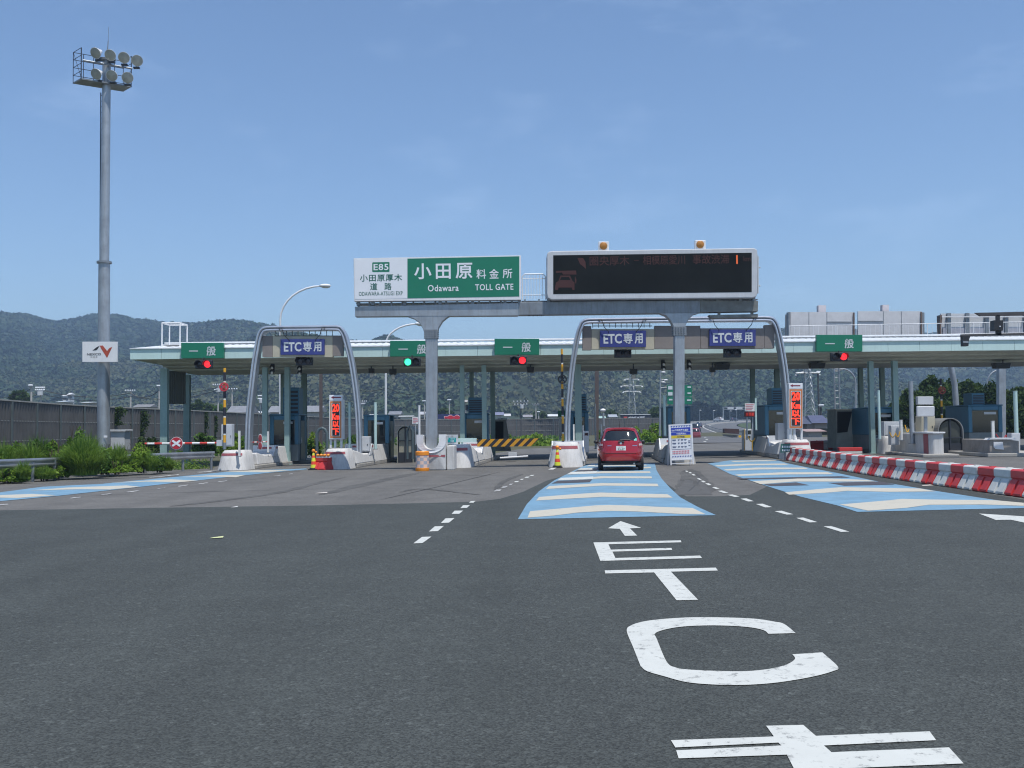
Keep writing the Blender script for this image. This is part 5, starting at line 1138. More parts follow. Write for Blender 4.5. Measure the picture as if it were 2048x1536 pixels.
MB().tube([(a.x, 48.2, a.z), (a.x, 48.2, b2.z - .25), ((a.x+b2.x)/2, 48.2, b2.z), (b2.x, 48.2, b2.z - .25), (b2.x, 48.2, a.z)], .06, 8).build('pipe', MATS['dark_teal_pipe'], t, smooth=True)
def stair_house(label, pts, opening, Y, L, roofm, m):
    q = [at(x, y, Y) for x, y in pts]; cx = sum(p_.x for p_ in q)/len(q)
    t = thing('stair_house', label, 'stair shelter', (cx, Y, gz(cx)))
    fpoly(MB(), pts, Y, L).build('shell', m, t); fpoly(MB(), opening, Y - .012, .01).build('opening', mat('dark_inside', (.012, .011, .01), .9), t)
    xs_ = [x for x, y in pts]; yt = min(y for x, y in pts); frect(MB(), min(x for x, y in pts if y < yt + 2) - 1, yt - 2.2, max(x for x, y in pts if y < yt + 2) + 2, yt - .1, Y - .1, L + .2).build('roof_slab', roofm, t)
stair_house('sloped concrete stair shelter with a dark opening behind the barrier row', [(1673,820),(1706,820),(1706,896),(1673,896)], [(1674.5,823),(1704,823),(1698,850),(1695,864),(1674.5,866)], 52, 1.5, BEIGE, mat('shelter_concrete', (.34, .345, .30), .8, var=.2, dirt=.3))
stair_house('brown doored stair shelter with a pale flat roof behind the striped beam', [(986,840),(1012,840),(1022,902),(986,902)], [(989,843),(1007,843),(1007,893),(989,893)], 56, 2.4, WPLAST, mat('shelter_stone', (.34, .33, .30), .8, var=.2))

# devices slung under the canopy
def slung(label, px, py, w, h, kind, Y=50):
    t = thing('canopy_camera' if kind == 'cam' else 'canopy_device', label, 'camera' if kind == 'cam' else 'ceiling device', at(px, py, Y), 'devices slung under the canopy'); k = Y/2000; c = at(px, py, Y)
    MB().cyl((c.x, Y, c.z + h*k*.4), (c.x, Y, 4.75), .03, n=8).build('stem', DARKSTEEL, t)
    if kind == 'cam':
        MB().box(c.x - w*k/2, c.x + w*k/2, Y - .15, Y + .15, c.z, c.z + h*k*.5).build('bracket', BLACK, t); MB().lathe([(0, -h*k*.5), (w*k*.3, -h*k*.45), (w*k*.34, -h*k*.1), (w*k*.2, 0)], c=(c.x, Y, c.z), n=14).build('dome', WPLAST, t, smooth=True)
    else:
        b = MB(); b.prism([(c.x - w*k/2, c.z + h*k/2), (c.x + w*k/2, c.z + h*k/2), (c.x + w*k*.42, c.z - h*k/2), (c.x - w*k*.42, c.z - h*k/2)], Y, Y + .4, 'y'); b.build('casing', BLACK, t)
slung('white dome camera hanging under the canopy nearest the narrow arch', 743, 746, 11, 18, 'cam'); slung('dome camera hanging under the canopy below the green light', 786, 749, 13, 22, 'cam')
slung('dome camera hanging under the canopy between the gantry leg and red car', 1267, 748, 14, 20, 'cam'); slung('dome camera hanging under the canopy right of the right gantry leg', 1425, 744, 10, 18, 'cam')
slung('black box slung under the canopy right of the left gantry leg', 1061, 739, 15, 11, 'box'); slung('black box slung under the canopy below the right blue sign', 1446, 733, 30, 12, 'box')
slung('black box slung under the canopy below the rightmost red light', 1636, 731, 31, 11, 'box'); slung('black box slung under the canopy at the right edge', 2006, 731, 33, 11, 'box')
def twin(label, px, py):
    t = thing('canopy_spotlight', label, 'spotlight', at(px, py, 49.5), 'devices slung under the canopy'); c = at(px, py, 49.5)
    MB().box(c.x - .09, c.x + .09, 49.5, 49.6, c.z - .1, 4.9).build('bracket', BLACK, t)
    for i, dz in enumerate((.12, -.12)): q = MB().lathe([(.05, -.12), (.11, .1), (.0, .1)], m4=Matrix.Translation((c.x, 49.42, c.z + dz)) @ Matrix.Rotation(R(70), 4, 'X'), n=14).build('spot', BLACK, t); MB().ball((c.x + .01, 49.33, c.z + dz - .03), .07, 10).build('bulb', mat('bulb_glass', (.75, .76, .75), .1), q, smooth=True)
twin('pair of small spotlights under the canopy left of the right gantry leg', 1326, 733); twin('pair of small spotlights under the canopy right of the right gantry leg', 1377.5, 732)
twin('pair of small spotlights under the canopy inside the narrow arch', 600, 742); twin('pair of small spotlights under the canopy left of the narrow arch booth columns', 545, 740)

# ================================================================ CARS
PAINT_RED = mat('car_paint_red', (.36, .008, .015), .26, .25, var=.0, coat=1.0)
TYRE = mat('tyre_rubber', (.012, .012, .013), .8); RIM = mat('wheel_rim', (.35, .36, .38), .35, .8)
LV = [(.27,-1.80,1.72,.76),(.34,-1.90,1.82,.80),(.50,-1.93,1.90,.832),(.66,-1.93,1.90,.838),(.74,-1.90,1.87,.838),(.84,-1.88,1.72,.822),(.93,-1.86,1.36,.795),(1.03,-1.83,1.02,.75),(1.15,-1.76,.80,.712),(1.28,-1.67,.52,.668),(1.38,-1.595,.28,.625),(1.45,-1.53,.02,.575),(1.49,-1.46,-.2,.52),(1.515,-1.28,-.45,.43)]
def car_sec(z): 
    zs_ = [l[0] for l in LV]; return tuple(float(np.interp(z, zs_, [l[i] for l in LV])) for i in (1, 2, 3))
def car_outline(z, n=64, e=3.8, grow=0.0):
    r, f, w = car_sec(z); yc, hl = (r+f)/2, (f-r)/2 + grow; w += grow; out = []
    for i in range(n):
        a = 2*math.pi*i/n; ca, sa = math.cos(a), math.sin(a)
        out.append((math.copysign(abs(ca)**(2/e), ca)*w, yc + math.copysign(abs(sa)**(2/e), sa)*hl, z))
    return out
def rear_y(x, z, grow=0.0, e=3.8):
    r, f, w = car_sec(z); yc, hl = (r+f)/2, (f-r)/2 + grow; w += grow
    return yc - hl*max(0, 1 - abs(min(1, abs(x)/w))**e)**(1/e)
def rear_patch(mb, poly_rows, grow):
    """rows of (z, x0, x1): a panel that follows the rounded back of the car."""
    n = 13; vs = []; 
    for z, x0, x1 in poly_rows: vs += [(x0 + (x1-x0)*i/(n-1), rear_y(x0 + (x1-x0)*i/(n-1), z, grow), z) for i in range(n)]
    return mb.add(vs, [(j*n+i, j*n+i+1, (j+1)*n+i+1, (j+1)*n+i) for j in range(len(poly_rows)-1) for i in range(n-1)])
def car(label, loc, rz, paintm, plate='93-57', group=None, full=True, scale=1.0):
    t = thing('car', label, 'car', loc, group, rz); t.scale = (scale,)*3
    zl = np.concatenate([np.linspace(.27, 1.15, 20), np.linspace(1.18, 1.515, 16)]); rings = [car_outline(z) for z in zl]; k = len(rings[0]); nr = len(rings)
    b = MB(); b.add([p for r_ in rings for p in r_], [(j*k+i, j*k+(i+1) % k, (j+1)*k+(i+1) % k, (j+1)*k+i) for j in range(nr-1) for i in range(k)] + [tuple(range(k-1, -1, -1)), tuple((nr-1)*k + i for i in range(k))])
    body = b.build('body', paintm, t, world=False, smooth=True, angle=60)
    gl = mat('car_glass', (.012, .016, .018), .05, spec=.8, var=0)
    rear_patch(MB(), [(1.06,-.52,.52),(1.08,-.58,.58),(1.15,-.575,.575),(1.25,-.54,.54),(1.34,-.50,.50),(1.385,-.46,.46),(1.40,-.42,.42)], .007).build('rear_window', gl, t, world=False, smooth=True)
    for s in (-1, 1):
        sd = MB(); n = 16; vs = []
        for z in np.linspace(1.02, 1.40, 7):
            o = car_sec(z); yc, hl, w = (o[0]+o[1])/2, (o[1]-o[0])/2, o[2]; y0, y1 = yc - hl*.72, yc + hl*.70
            for i in range(n):
                y = y0 + (y1-y0)*i/(n-1); q = w*max(0, 1 - abs((y-yc)/hl)**3.8)**(1/3.8); vs.append((s*(q + .006), y, z))
        sd.add(vs, [(j*n+i, j*n+i+1, (j+1)*n+i+1, (j+1)*n+i) for j in range(6) for i in range(n-1)]); sd.build('side_window', gl, t, world=False, smooth=True)
        w_ = MB()
    ws = MB(); n = 11; vs = []
    for z in (1.0, 1.1, 1.25, 1.4):
        r_, f_, hw = car_sec(z)
        for i in range(n):
            x = -hw*.82 + hw*1.64*i/(n-1); yc, hl = (r_+f_)/2, (f_-r_)/2 + .007; vs.append((x, yc + hl*max(0, 1 - abs(x/hw)**3.8)**(1/3.8), z))
    ws.add(vs, [(j*n+i, j*n+i+1, (j+1)*n+i+1, (j+1)*n+i) for j in range(3) for i in range(n-1)]); ws.build('windscreen', gl, t, world=False, smooth=True)
    for s in (-1, 1):
        lm = rear_patch(MB(), [(.80,.62*s,.79*s),(.86,.61*s,.79*s),(.96,.62*s,.755*s),(1.01,.64*s,.735*s)], .010).build('tail_light', mat('tail_lens', (.30, .012, .02), .15, spec=.7, var=.15, scale=9), t, world=False, smooth=True)
        rear_patch(MB(), [(.875,.63*s,.765*s),(.945,.635*s,.75*s)], .014).build('clear_lens', mat('tail_clear', (.55, .42, .42), .15, var=.35, scale=25), lm, world=False, smooth=True)
        for y in (-1.22, 1.24):
            wm = MB().cyl((s*.62, y, .29), (s*.80, y, .29), .29, n=26).build('wheel', TYRE, t, world=False, smooth=True, bevel=.02)
            MB().cyl((s*.795, y, .29), (s*.806, y, .29), .19, n=18).build('rim', RIM, wm, world=False)
        mm = MB().ball((s*.87, .62, .98), .10, 12, sx=.9, sy=.7, sz=.7).build('door_mirror', BLACK, t, world=False, smooth=True)
    rear_patch(MB(), [(.275,-.66,.66),(.30,-.70,.70),(.34,-.74,.74)], .012).build('lower_bumper', BLACK, t, world=False, smooth=True)
    MB().box(-.70, .70, -1.72, 1.6, .20, .272).build('underbody', BLACK, t, world=False)
    if full:
        pl_ = MB().box(-.168, .168, rear_y(0, .78, .0) - .016, rear_y(0, .78) + .03, .70, .865).build('number_plate', mat('plate_white', (.66, .68, .66), .4, var=.05), t, world=False)
        MB().text(plate, (.01, rear_y(0, .78) - .018, .755), h=.062, w=.24, bold=.02).build('plate_lettering', mat('plate_green_ink', (.03, .10, .06), .5), pl_, world=False)
        MB().text('品川 500', (0, rear_y(0, .78) - .018, .83), h=.034, w=.17).build('plate_lettering', MATS['plate_green_ink'], pl_, world=False)
        rear_patch(MB(), [(.62,-.60,.60),(.60,-.61,.61)], .003).build('bumper_seam', mat('seam_dark', (.05, .002, .004), .5), t, world=False)
        rear_patch(MB(), [(.42,-.70,-.50),(.455,-.72,-.50)], .006).build('reflector', MATS['tail_lens'], t, world=False); rear_patch(MB(), [(.42,.50,.70),(.455,.50,.72)], .006).build('reflector', MATS['tail_lens'], t, world=False)
        w_ = MB(); wy = lambda x, z: rear_y(x, z, .03); w_.tube([(.02, wy(.02, 1.02), 1.02), (-.02, wy(0, 1.06), 1.075), (.18, wy(.18, 1.09), 1.088), (.33, wy(.33, 1.08), 1.07)], .014, 6); w_.tube([(-.09, wy(-.09, 1.0), 1.0), (.02, wy(.02, 1.02), 1.03), (.12, wy(.12, 1.0), 1.01)], .03, 8); w_.build('wiper', BLACK, t, world=False, smooth=True)
        e = MB().ball((0, rear_y(0, .965, .006), .965), .045, 14, sx=1.0, sy=.3, sz=.9).build('emblem', mat('chrome', (.7, .72, .74), .12, 1.0, var=0), t, world=False, smooth=True)
        for x0, w2 in ((-.47, .14), (.40, .17)): rear_patch(MB(), [(.868, x0, x0 + w2), (.885, x0, x0 + w2)], .006).build('badge', MATS['chrome'], t, world=False)
        for (x0, z0, w2, h2, c) in ((-.60, 1.055, .06, .06, SIGNW), (.46, 1.05, .10, .045, mat('sticker_aqua', (.25, .6, .55), .5)), (.50, 1.098, .06, .04, mat('sticker_green', (.1, .5, .3), .5))): rear_patch(MB(), [(z0, x0, x0 + w2), (z0 + h2, x0, x0 + w2)], .011).build('sticker', c, t, world=False)
        MB().cyl((-.02, -1.2, 1.51), (-.03, -1.36, 1.74), .008, .004, 6).build('antenna', BLACK, t, world=False)
        MB().tube([(-.50, -1.545, 1.455), (-.2, -1.575, 1.475), (.2, -1.575, 1.475), (.50, -1.545, 1.455)], [.02, .03, .03, .02], 8).build('spoiler', paintm, t, world=False, smooth=True)
        MB().box(-.11, .11, -1.52, -1.50, 1.395, 1.412).build('brake_lamp', MATS['tail_lens'], t, world=False)
        MB().cyl((.45, -1.86, .25), (.45, -1.7, .25), .03, n=10).build('exhaust', RIM, t, world=False)
    return t
p = gr(1242, 941.5); cy = p.y + 1.52
car('red hatchback driving into the blue striped centre lane', (p.x + .13, cy, gz(p.x) + .012), -LANE, PAINT_RED)
def far_car(label, px, py, Y, m, scale=1.0, rz=-LANE - .05):
    q = at(px, py, Y); return car(label, (q.x, Y, q.z), rz, m, group='cars far off on the road beyond the toll plaza', full=False, scale=scale)
far_car('small dark red and silver car just right of the notice board', 1388, 881, 122, mat('car_paint_wine', (.22, .04, .045), .3, .2, coat=.8))
far_car('tall black van ahead of the small dark red car', 1391, 866, 200, mat('car_paint_black', (.02, .022, .03), .25, .2, coat=1.0), 1.25)
far_car('blue grey car at the bend far ahead of the black van', 1398, 854.5, 300, mat('car_paint_slate', (.06, .08, .12), .3, .2, coat=.8), 1.05)
far_car('white van coming along the far road under the distant gantry', 1437, 843.5, 420, mat('car_paint_white', (.6, .6, .6), .3, coat=.5), 1.3, R(35))
far_car('dark car far off on the road beside the distant gantry posts', 1468, 842, 450, mat('car_paint_navy', (.03, .035, .06), .3, coat=.8), 1.1, R(-60))

# ================================================================ ROADSIDE
NW = mat('noise_wall_panel', (.092, .09, .088), .75, var=.25, scale=.8, dirt=.6, dirt_col=(.042, .038, .032), streak=True)
wpx = [(-420,764),(-200,783),(0,799),(190,812),(440,823.5),(640,834),(760,838),(900,838.5),(1060,838),(1180,836.5),(1330,836)]
WT = []
for x, y in wpx:
    hy = 857.8 - (x - 1024)*.01047; Y = (3.5 - CAM_H)*2000/(hy - y); q = at(x, y, Y); WT.append(Vector((q.x, Y, 0)))
WP = smooth_path(WT, 6)
t = thing('noise_wall', 'long grey ribbed noise barrier wall curving behind the toll plaza', 'noise wall', (WP[20].x, WP[20].y, 0))
L = [0]
for i in range(len(WP)-1): L.append(L[-1] + (WP[i+1]-WP[i]).length)
L = np.array(L); wx = np.array([p.x for p in WP]); wy = np.array([p.y for p in WP])
ss = np.arange(0, L[-1], .11); X = np.interp(ss, L, wx); Yy = np.interp(ss, L, wy); tx, ty = np.gradient(X), np.gradient(Yy); nn = np.hypot(tx, ty); off = np.where(np.arange(len(ss)) // 2 % 2 == 0, 0, .07)
X = X + ty/nn*off; Yy = Yy - tx/nn*off
rows = [(-.6, 1.14), (1.17, 2.30), (2.33, 3.44)]; V = []; F = []
for z0, z1 in rows:
    k = len(V); n = len(ss); V += [(x, y, z0) for x, y in zip(X, Yy)] + [(x, y, z1) for x, y in zip(X, Yy)]; F += [(k+i, k+i+1, k+n+i+1, k+n+i) for i in range(n-1)]
np_mesh('ribbed_panels', V, F, NW, t)
m = MB(); sp = np.arange(0, L[-1], 2.0); A = [(float(np.interp(s, L, wx)), float(np.interp(s, L, wy))) for s in sp]
for z0, z1, o in ((3.44, 3.52, .1), (1.13, 1.18, .035), (2.29, 2.34, .035)):
    for (x0, y0), (x1, y1) in zip(A[:-1], A[1:]):
        d = Vector((x1-x0, y1-y0, 0)).normalized(); q = Vector((d.y, -d.x, 0))*o
        m.add([(x0-q.x, y0-q.y, z0), (x0+q.x, y0+q.y, z0), (x1+q.x, y1+q.y, z0), (x1-q.x, y1-q.y, z0), (x0-q.x, y0-q.y, z1), (x0+q.x, y0+q.y, z1), (x1+q.x, y1+q.y, z1), (x1-q.x, y1-q.y, z1)], [(0,1,5,4), (4,5,6,7), (2,3,7,6), (0,3,2,1), (1,2,6,5), (0,4,7,3)])
m.build('coping', mat('wall_coping', (.34, .33, .30), .8, var=.2), t)
for s in np.arange(2, L[-1], 4.0):
    x, y = float(np.interp(s, L, wx)), float(np.interp(s, L, wy)); x2, y2 = float(np.interp(s+.5, L, wx)), float(np.interp(s+.5, L, wy)); a = math.atan2(y2-y, x2-x)
    MB().cbox((x + math.sin(a)*.10, y - math.cos(a)*.10, 1.4), .13, .08, 4.1, rz=a).build('post', mat('wall_post', (.10, .125, .13), .6, .2, var=.2), t)

def guardrail(label, pts, zb_, posts):
    P = [Vector(q) for q in pts]; c = P[len(P)//2]; t = thing('guardrail', label, 'guardrail', (c.x, c.y, gz(c.x)), 'roadside guardrails')
    sec = [(.155, .0), (.155, .02), (.10, .055), (.06, .055), (.02, .015), (-.02, .015), (-.06, .055), (-.10, .055), (-.155, .02), (-.155, .0)]
    m = MB(); vs = []
    for i, p_ in enumerate(P):
        d = (P[min(i+1, len(P)-1)] - P[max(i-1, 0)]); nrm = Vector((d.y, -d.x, 0)).normalized()
        vs += [p_ + nrm*b + Vector((0, 0, a)) for a, b in sec]
    k = len(sec); m.add(vs, [(i*k+j, i*k+j+1, (i+1)*k+j+1, (i+1)*k+j) for i in range(len(P)-1) for j in range(k-1)] + [(i*k, i*k+k-1, (i+1)*k+k-1, (i+1)*k) for i in range(len(P)-1)] + [tuple(range(k)), tuple((len(P)-1)*k + j for j in range(k))])
    m.build('beam', mat('rail_steel', (.42, .44, .46), .35, .75, var=.2, dirt=.3, dirt_col=(.2, .17, .13)), t)
    for p_ in posts: MB().cyl((p_.x, p_.y + .06, gz(p_.x) - .05), (p_.x, p_.y + .06, p_.z + .1), .06, n=10).build('post', GALV2, t, smooth=True)
r1 = [at(x, y, Y) for x, y, Y in ((-420, 958, 26.5), (-150, 938, 31), (0, 928, 34), (60, 925.5, 35.4), (122, 923, 37))]
guardrail('near guardrail length ending at the big grass clump on the left', r1, 0, [at(x, y, Y) for x, y, Y in ((-200, 941, 30), (-60, 932, 32.6), (64, 925.3, 35.5), (108, 923.6, 36.6))])
r2 = [at(x, y, Y) for x, y, Y in ((196, 919, 39), (260, 916.5, 40.5), (330, 913, 42), (428, 909.5, 44.5))]
guardrail('shaded guardrail length behind the leafy bush and left canopy columns', r2, 0, [at(x, y, Y) for x, y, Y in ((215, 918.5, 39.5), (290, 914.5, 41.2), (365, 911.5, 42.9), (422, 910, 44.3))])
med = offs(EDGE, .85, .62)
guardrail('long double median guardrail curving along the far road', med[4:34], 0, [med[i] for i in range(4, 34, 2)])
mb_ = [Vector(q) for q in offs(EDGE, .85, 0)[4:34]]; k = len(mb_); m = MB(); sd = lambda d, z: [p_ + Vector((0, 0, z)) for p_ in offs(mb_, d)]
m.add(sd(-.28, 0) + sd(-.12, .42) + sd(.12, .42) + sd(.28, 0), [(r_*k+i, r_*k+i+1, (r_+1)*k+i+1, (r_+1)*k+i) for r_ in range(3) for i in range(k-1)]); tag(center(m.build('median_barrier', CONC2)), 'low concrete median barrier under the long curving guardrail of the far road', 'barrier')
t = thing('crash_cushion', 'dark box barrier end with a yellow arrow marker at the far median', 'crash cushion', at(1500, 884, 118))
fpoly(MB(), [(1449, 857), (1478, 858), (1478, 868), (1449, 866)], 117, 1.0).build('block', mat('rusty_brown', (.06, .03, .028), .8), t); fpoly(MB(), [(1447, 868.5), (1478, 870), (1490, 879), (1449, 872)], 117.5, .8).build('block', CONC2, t)
fpoly(MB(), [(1477.5, 871), (1482.5, 871), (1482.5, 880), (1477.5, 880)], 116.9, .1).build('marker', mat('marker_yellow', (.8, .45, .02), .5), t)
par = offs(EDGE, -10.5, 0)
m = MB(); k = len(par); q = par[8:]; k = len(q)
m.add(q + [p_ + Vector((0, 0, .95)) for p_ in q] + [p_ + Vector((-.2, .2, .95)) for p_ in q] + [p_ + Vector((-.2, .2, -.5)) for p_ in q], [(r_*k+i, r_*k+i+1, (r_+1)*k+i+1, (r_+1)*k+i) for r_ in range(3) for i in range(k-1)])
tag(center(m.build('road_parapet', mat('parapet', (.42, .41, .38), .8, var=.12))), 'pale concrete parapet along the outer side of the far road bend', 'parapet')

# far gantry, lamps, direction sign
t = thing('far_gantry', 'small grey direction gantry over the far road', 'gantry', at(1475, 842, 430))
m = MB(); frect(m, 1445.6, 814, 1447.6, 842, 430, .4); m.build('post', GALV, t); m = MB(); frect(m, 1535, 813, 1537, 842, 430, .4); m.build('post', GALV, t)
m = MB(); frect(m, 1446, 813.5, 1537, 815, 430, .3); frect(m, 1446, 818, 1537, 819, 430, .3); m.build('beam', GALV, t)
for x0, x1 in ((1455, 1467.5), (1472, 1485)): frect(MB(), x0, 814, x1, 819, 429.7, .2).build('sign_back', CABINET, t)
def far_lamp(label, px, ytop, yb, Y, s=1, two=False):
    c = at(px, yb, Y); z = at(px, ytop, Y).z; t = thing('road_lamp', label, 'street lamp', c, 'lamps along the far road'); w = max(.09, .55*Y/2000)
    MB().cyl(c, (c.x, Y, z), w, w*.7, 8).build('pole', GALV, t, smooth=True)
    MB().ball((c.x + s*w*3, Y, z + .1), w*4.2, 10, sx=1, sy=.5, sz=.32).build('lamp_head', WHITEM, t, smooth=True)
far_lamp('far road lamp left of the other lamps by the dark trees', 1399.5, 821, 842, 380); far_lamp('far road lamp between the dark trees and the distant gantry', 1427, 821.5, 842, 390)
far_lamp('far road lamp framed inside the distant gantry', 1460, 822.5, 841, 430); far_lamp('far road lamp right inside the distant gantry by its white head', 1473.5, 820, 843, 420, -1)
t = thing('direction_sign', 'tall green direction sign behind the right gantry leg', 'sign', at(1359, 850, 88)); Yd = 88
frect(MB(), 1335, 770.5, 1384, 793, Yd, .15).build('upper_panel', GREEN, t); frect(MB(), 1335, 794.5, 1384, 808.5, Yd, .15).build('lower_panel', GREEN, t)
m = MB(); frect(m, 1336, 772, 1345, 779, Yd - .02, .01); frect(m, 1336, 784, 1345, 791, Yd - .02, .01); m.build('pale_symbol', LETT, t)
m = MB()
for x, y, w in ((1375,774,7),(1375,786,7),(1374,800,8),(1338,799,7),(1350,774,12),(1350,787,12),(1350,800,14)): frect(m, x, y - 1.2, x + w, y + 1.8, Yd - .02, .01)
m.build('lettering', LETT, t); frect(MB(), 1340, 808, 1343, 862, Yd + .16, .2).build('post', GALV, t); frect(MB(), 1377, 808, 1380, 862, Yd + .16, .2).build('post', GALV, t)
t = thing('camera_mast', 'thin grey mast with small side arms left of the green direction sign', 'mast', at(1319.5, 870, 80)); Yc = 80
MB().cyl(at(1319.5, 872, Yc), at(1321, 735, Yc), .085, .05, 10).build('shaft', GALV, t, smooth=True)
for y, w in ((744.5, 7), (760.5, 10), (764.5, 9), (776, 14)): c = at(1320, y, Yc); MB().cyl(c, (c.x + w*Yc/2000, Yc, c.z + .05), .03, n=6).build('arm', GALV, t)
for x, y in ((1327, 744.5), (1331.5, 760), (1327, 764.5)): MB().ball(at(x, y, Yc), .14, 10, sx=1.3, sz=.5).build('lamp_head', WHITEM, t, smooth=True)
t = thing('flood_lamp', 'white globe lamp on a grey post above the red car', 'lamp', at(1206.5, 850, 70)); MB().cyl(at(1207.5, 852, 70), at(1206.5, 826, 70), .075, n=10).build('post', GALV, t, smooth=True); MB().ball(at(1206, 820.5, 70), .15, 12, sx=1.3, sz=.8).build('lamp_head', WHITEM, t, smooth=True)
t = thing('sign_mast', 'brownish square steel column standing beyond the canopy left of the red car', 'column', at(1193.5, 895, 66)); frect(MB(), 1190, 738, 1197.5, 895, 66, .25).build('shaft', mat('brown_steel', (.10, .08, .075), .6), t); frect(MB(), 1170, 738, 1272, 742, 66.02, .2).build('arm', GALV, t)
t = thing('sign_mast', 'dark brown square steel column beyond the canopy inside the narrow arch', 'column', at(641, 900, 66)); frect(MB(), 638.5, 738, 644, 900, 66, .25).build('shaft', MATS['brown_steel'], t); frect(MB(), 645, 738, 760, 741.5, 66.02, .2).build('arm', GALV, t)
t = thing('green_plate', 'small green sign at the foot of the dark target pole', 'sign', at(1120, 850, 55)); frect(MB(), 1116, 821, 1132, 833.5, 55, .06).build('panel', GREEN, t); frect(MB(), 1118, 833.5, 1122, 880, 55.07, .08).build('post', WPLAST, t)

# big sign backs rising behind the canopy at the right
t = thing('sign_gantry', 'grey sign gantry seen from behind over the canopy right of the wide arch', 'gantry', base(1675, 64)); Yb = 64.0
SB = mat('sign_back_grey', (.52, .52, .53), .6, var=.08, dirt=.2, dirt_col=(.2, .19, .18))
for x0, x1, y0, y1, sp_ in ((1581, 1707, 624, 674, (1618, 1654)), (1716, 1842, 622.5, 672, (1767, 1803))):
    f_ = frect(MB(), x0, y0, x1, y1, Yb, .12).build('sign_back', SB, t)
    m = MB()
    for x in sp_: frect(m, x - .5, y0, x + .5, y1, Yb - .02, .018)
    frect(m, sp_[1] if x0 < 1600 else x0, y0 + 19, x1 - 3 if x0 < 1600 else sp_[0], y0 + 20.3, Yb - .05, .04); m.build('seam', GALV2, f_)
    m = MB(); frect(m, x1, y0 + 1, x1 + 2.5, y1, Yb - .1, .4); m.build('edge_channel', mat('brown_channel', (.13, .09, .07), .6), f_)
m = MB(); frect(m, 1571, 629, 1573.5, 672, Yb + .6, .1); frect(m, 1577, 624, 1580, 674, Yb - .06, .5); frect(m, 1842, 625, 1849, 673, Yb + .3, .3); m.build('bracket', GALV2, t)
frect(MB(), 1637, 610.5, 1652, 624, Yb + .4, .4).build('fan_unit', mat('pale_pink_box', (.60, .55, .56), .6), t); frect(MB(), 1765, 609.5, 1778, 622.5, Yb + .4, .4).build('fan_unit', MATS['pale_pink_box'], t)
frect(MB(), 1560, 674, 1880, 678, Yb, .6).build('beam', GALV, t)
m = MB(); z0, z1 = at(1700, 676, Yb - 1).z, at(1700, 651, Yb - 1).z; xa, xb = PX(1584, Yb - 1), PX(2060, Yb - 1)
for z in (z1, lerp(Vector((z0,0,0)), Vector((z1,0,0)), .12).x): m.cyl((xa, Yb - 1, z), (xb, Yb - 1, z + .11), .025, n=6)
x = xa
while x < xb: m.cyl((x, Yb - 1, z0), (x, Yb - 1, z1 + .05), .011, n=5); x += .30
x = xa
while x < xb: m.cyl((x, Yb - 1, z0), (x, Yb - 1, z1 + .05), .03, n=6); x += 2.9
m.build('railing', WHITEM, t)
lg = MB()
for x in (1671, 1680.5): c = base(x, Yb); lg.cyl(c, (c.x, Yb, at(x, 676, Yb).z), .055, n=8)
for i in range(16): z = .4 + i*.42; lg.cyl((PX(1671, Yb), Yb, z), (PX(1680.5, Yb), Yb, z), .022, n=6)
lg.build('ladder_leg', GALV, t)
t = thing('sign_gantry', 'ribbed back of a lit sign board with a curved grey leg at the right edge', 'gantry', base(1960, 66)); Yb = 66.0
f_ = frect(MB(), 1882, 627, 2110, 674, Yb, .15).build('sign_back', mat('board_white', (.52, .53, .54), .5, var=.08), t)
for x in (1899, 1936, 1975, 2014, 2053): frect(MB(), x - 4, 626, x + 3, 673, Yb - .2, .19).build('rib', GALV2, f_)
frect(MB(), 1880, 630, 1884, 674, Yb - .25, .5).build('edge_channel', MATS['brown_channel'], f_); frect(MB(), 1886, 656, 2110, 671, Yb - .08, .07).build('lower_band', mat('board_lilac', (.36, .37, .42), .5), f_)
frect(MB(), 1884, 632.5, 2110, 634.5, Yb - .3, .08).build('top_pipe', WHITEM, t); frect(MB(), 1880, 674, 2110, 679, Yb, .6).build('beam', GALV, t)
c0 = base(1915, Yb); MB().tube([(PX(1914.5, Yb), Yb, c0.z), (PX(1914.5, Yb), Yb, at(1914, 830, Yb).z), (PX(1912, Yb), Yb, at(1912, 770, Yb).z), (PX(1906, Yb), Yb, at(1906, 735, Yb).z), (PX(1893, Yb), Yb, at(1893, 690, Yb).z)], .19, 12).build('curved_leg', GALV, t, smooth=True)
m = MB(); frect(m, 1998.5, 676, 2012, 906, Yb + .1, .4); m.build('leg', GALV, t)
t = thing('cantilever_mast', 'dark double mast arm with cameras reaching in from the right edge', 'camera mast', base(2110, 40)); Yk = 40.0
DK = mat('arm_dark', (.07, .065, .065), .5, .2, var=.2)
MB().cyl(base(2110, Yk), at(2110, 610, Yk), .12, n=12).build('mast_pole', DK, t, smooth=True)
fpoly(MB(), [(1951, 625.5), (2110, 622), (2110, 629.5), (1962, 632)], Yk - .05, .14).build('upper_arm', DK, t); fpoly(MB(), [(1923, 668.5), (2110, 664), (2110, 668), (1923, 672.5)], Yk - .05, .12).build('lower_arm', DK, t)
m = MB(); frect(m, 1988.5, 640.5, 2006.5, 661, Yk - .12, .35); frect(m, 1993, 630, 2000, 641, Yk - .05, .1); frect(m, 1993, 661, 2003, 670, Yk - .05, .1); m.build('camera_box', BLACK, t)
MB().ball(at(2000, 653, Yk - .13), .03, 8).build('lens', SIGNW, t, smooth=True)
m = MB(); fpoly(m, [(1926, 672), (1941, 672), (1938, 680), (1937, 692), (1927, 692), (1926.5, 680)], Yk - .12, .25); m.build('hanging_camera', BLACK, t); frect(MB(), 1926.5, 682, 1937, 686, Yk - .13, .009).build('lens_band', GALV, t)

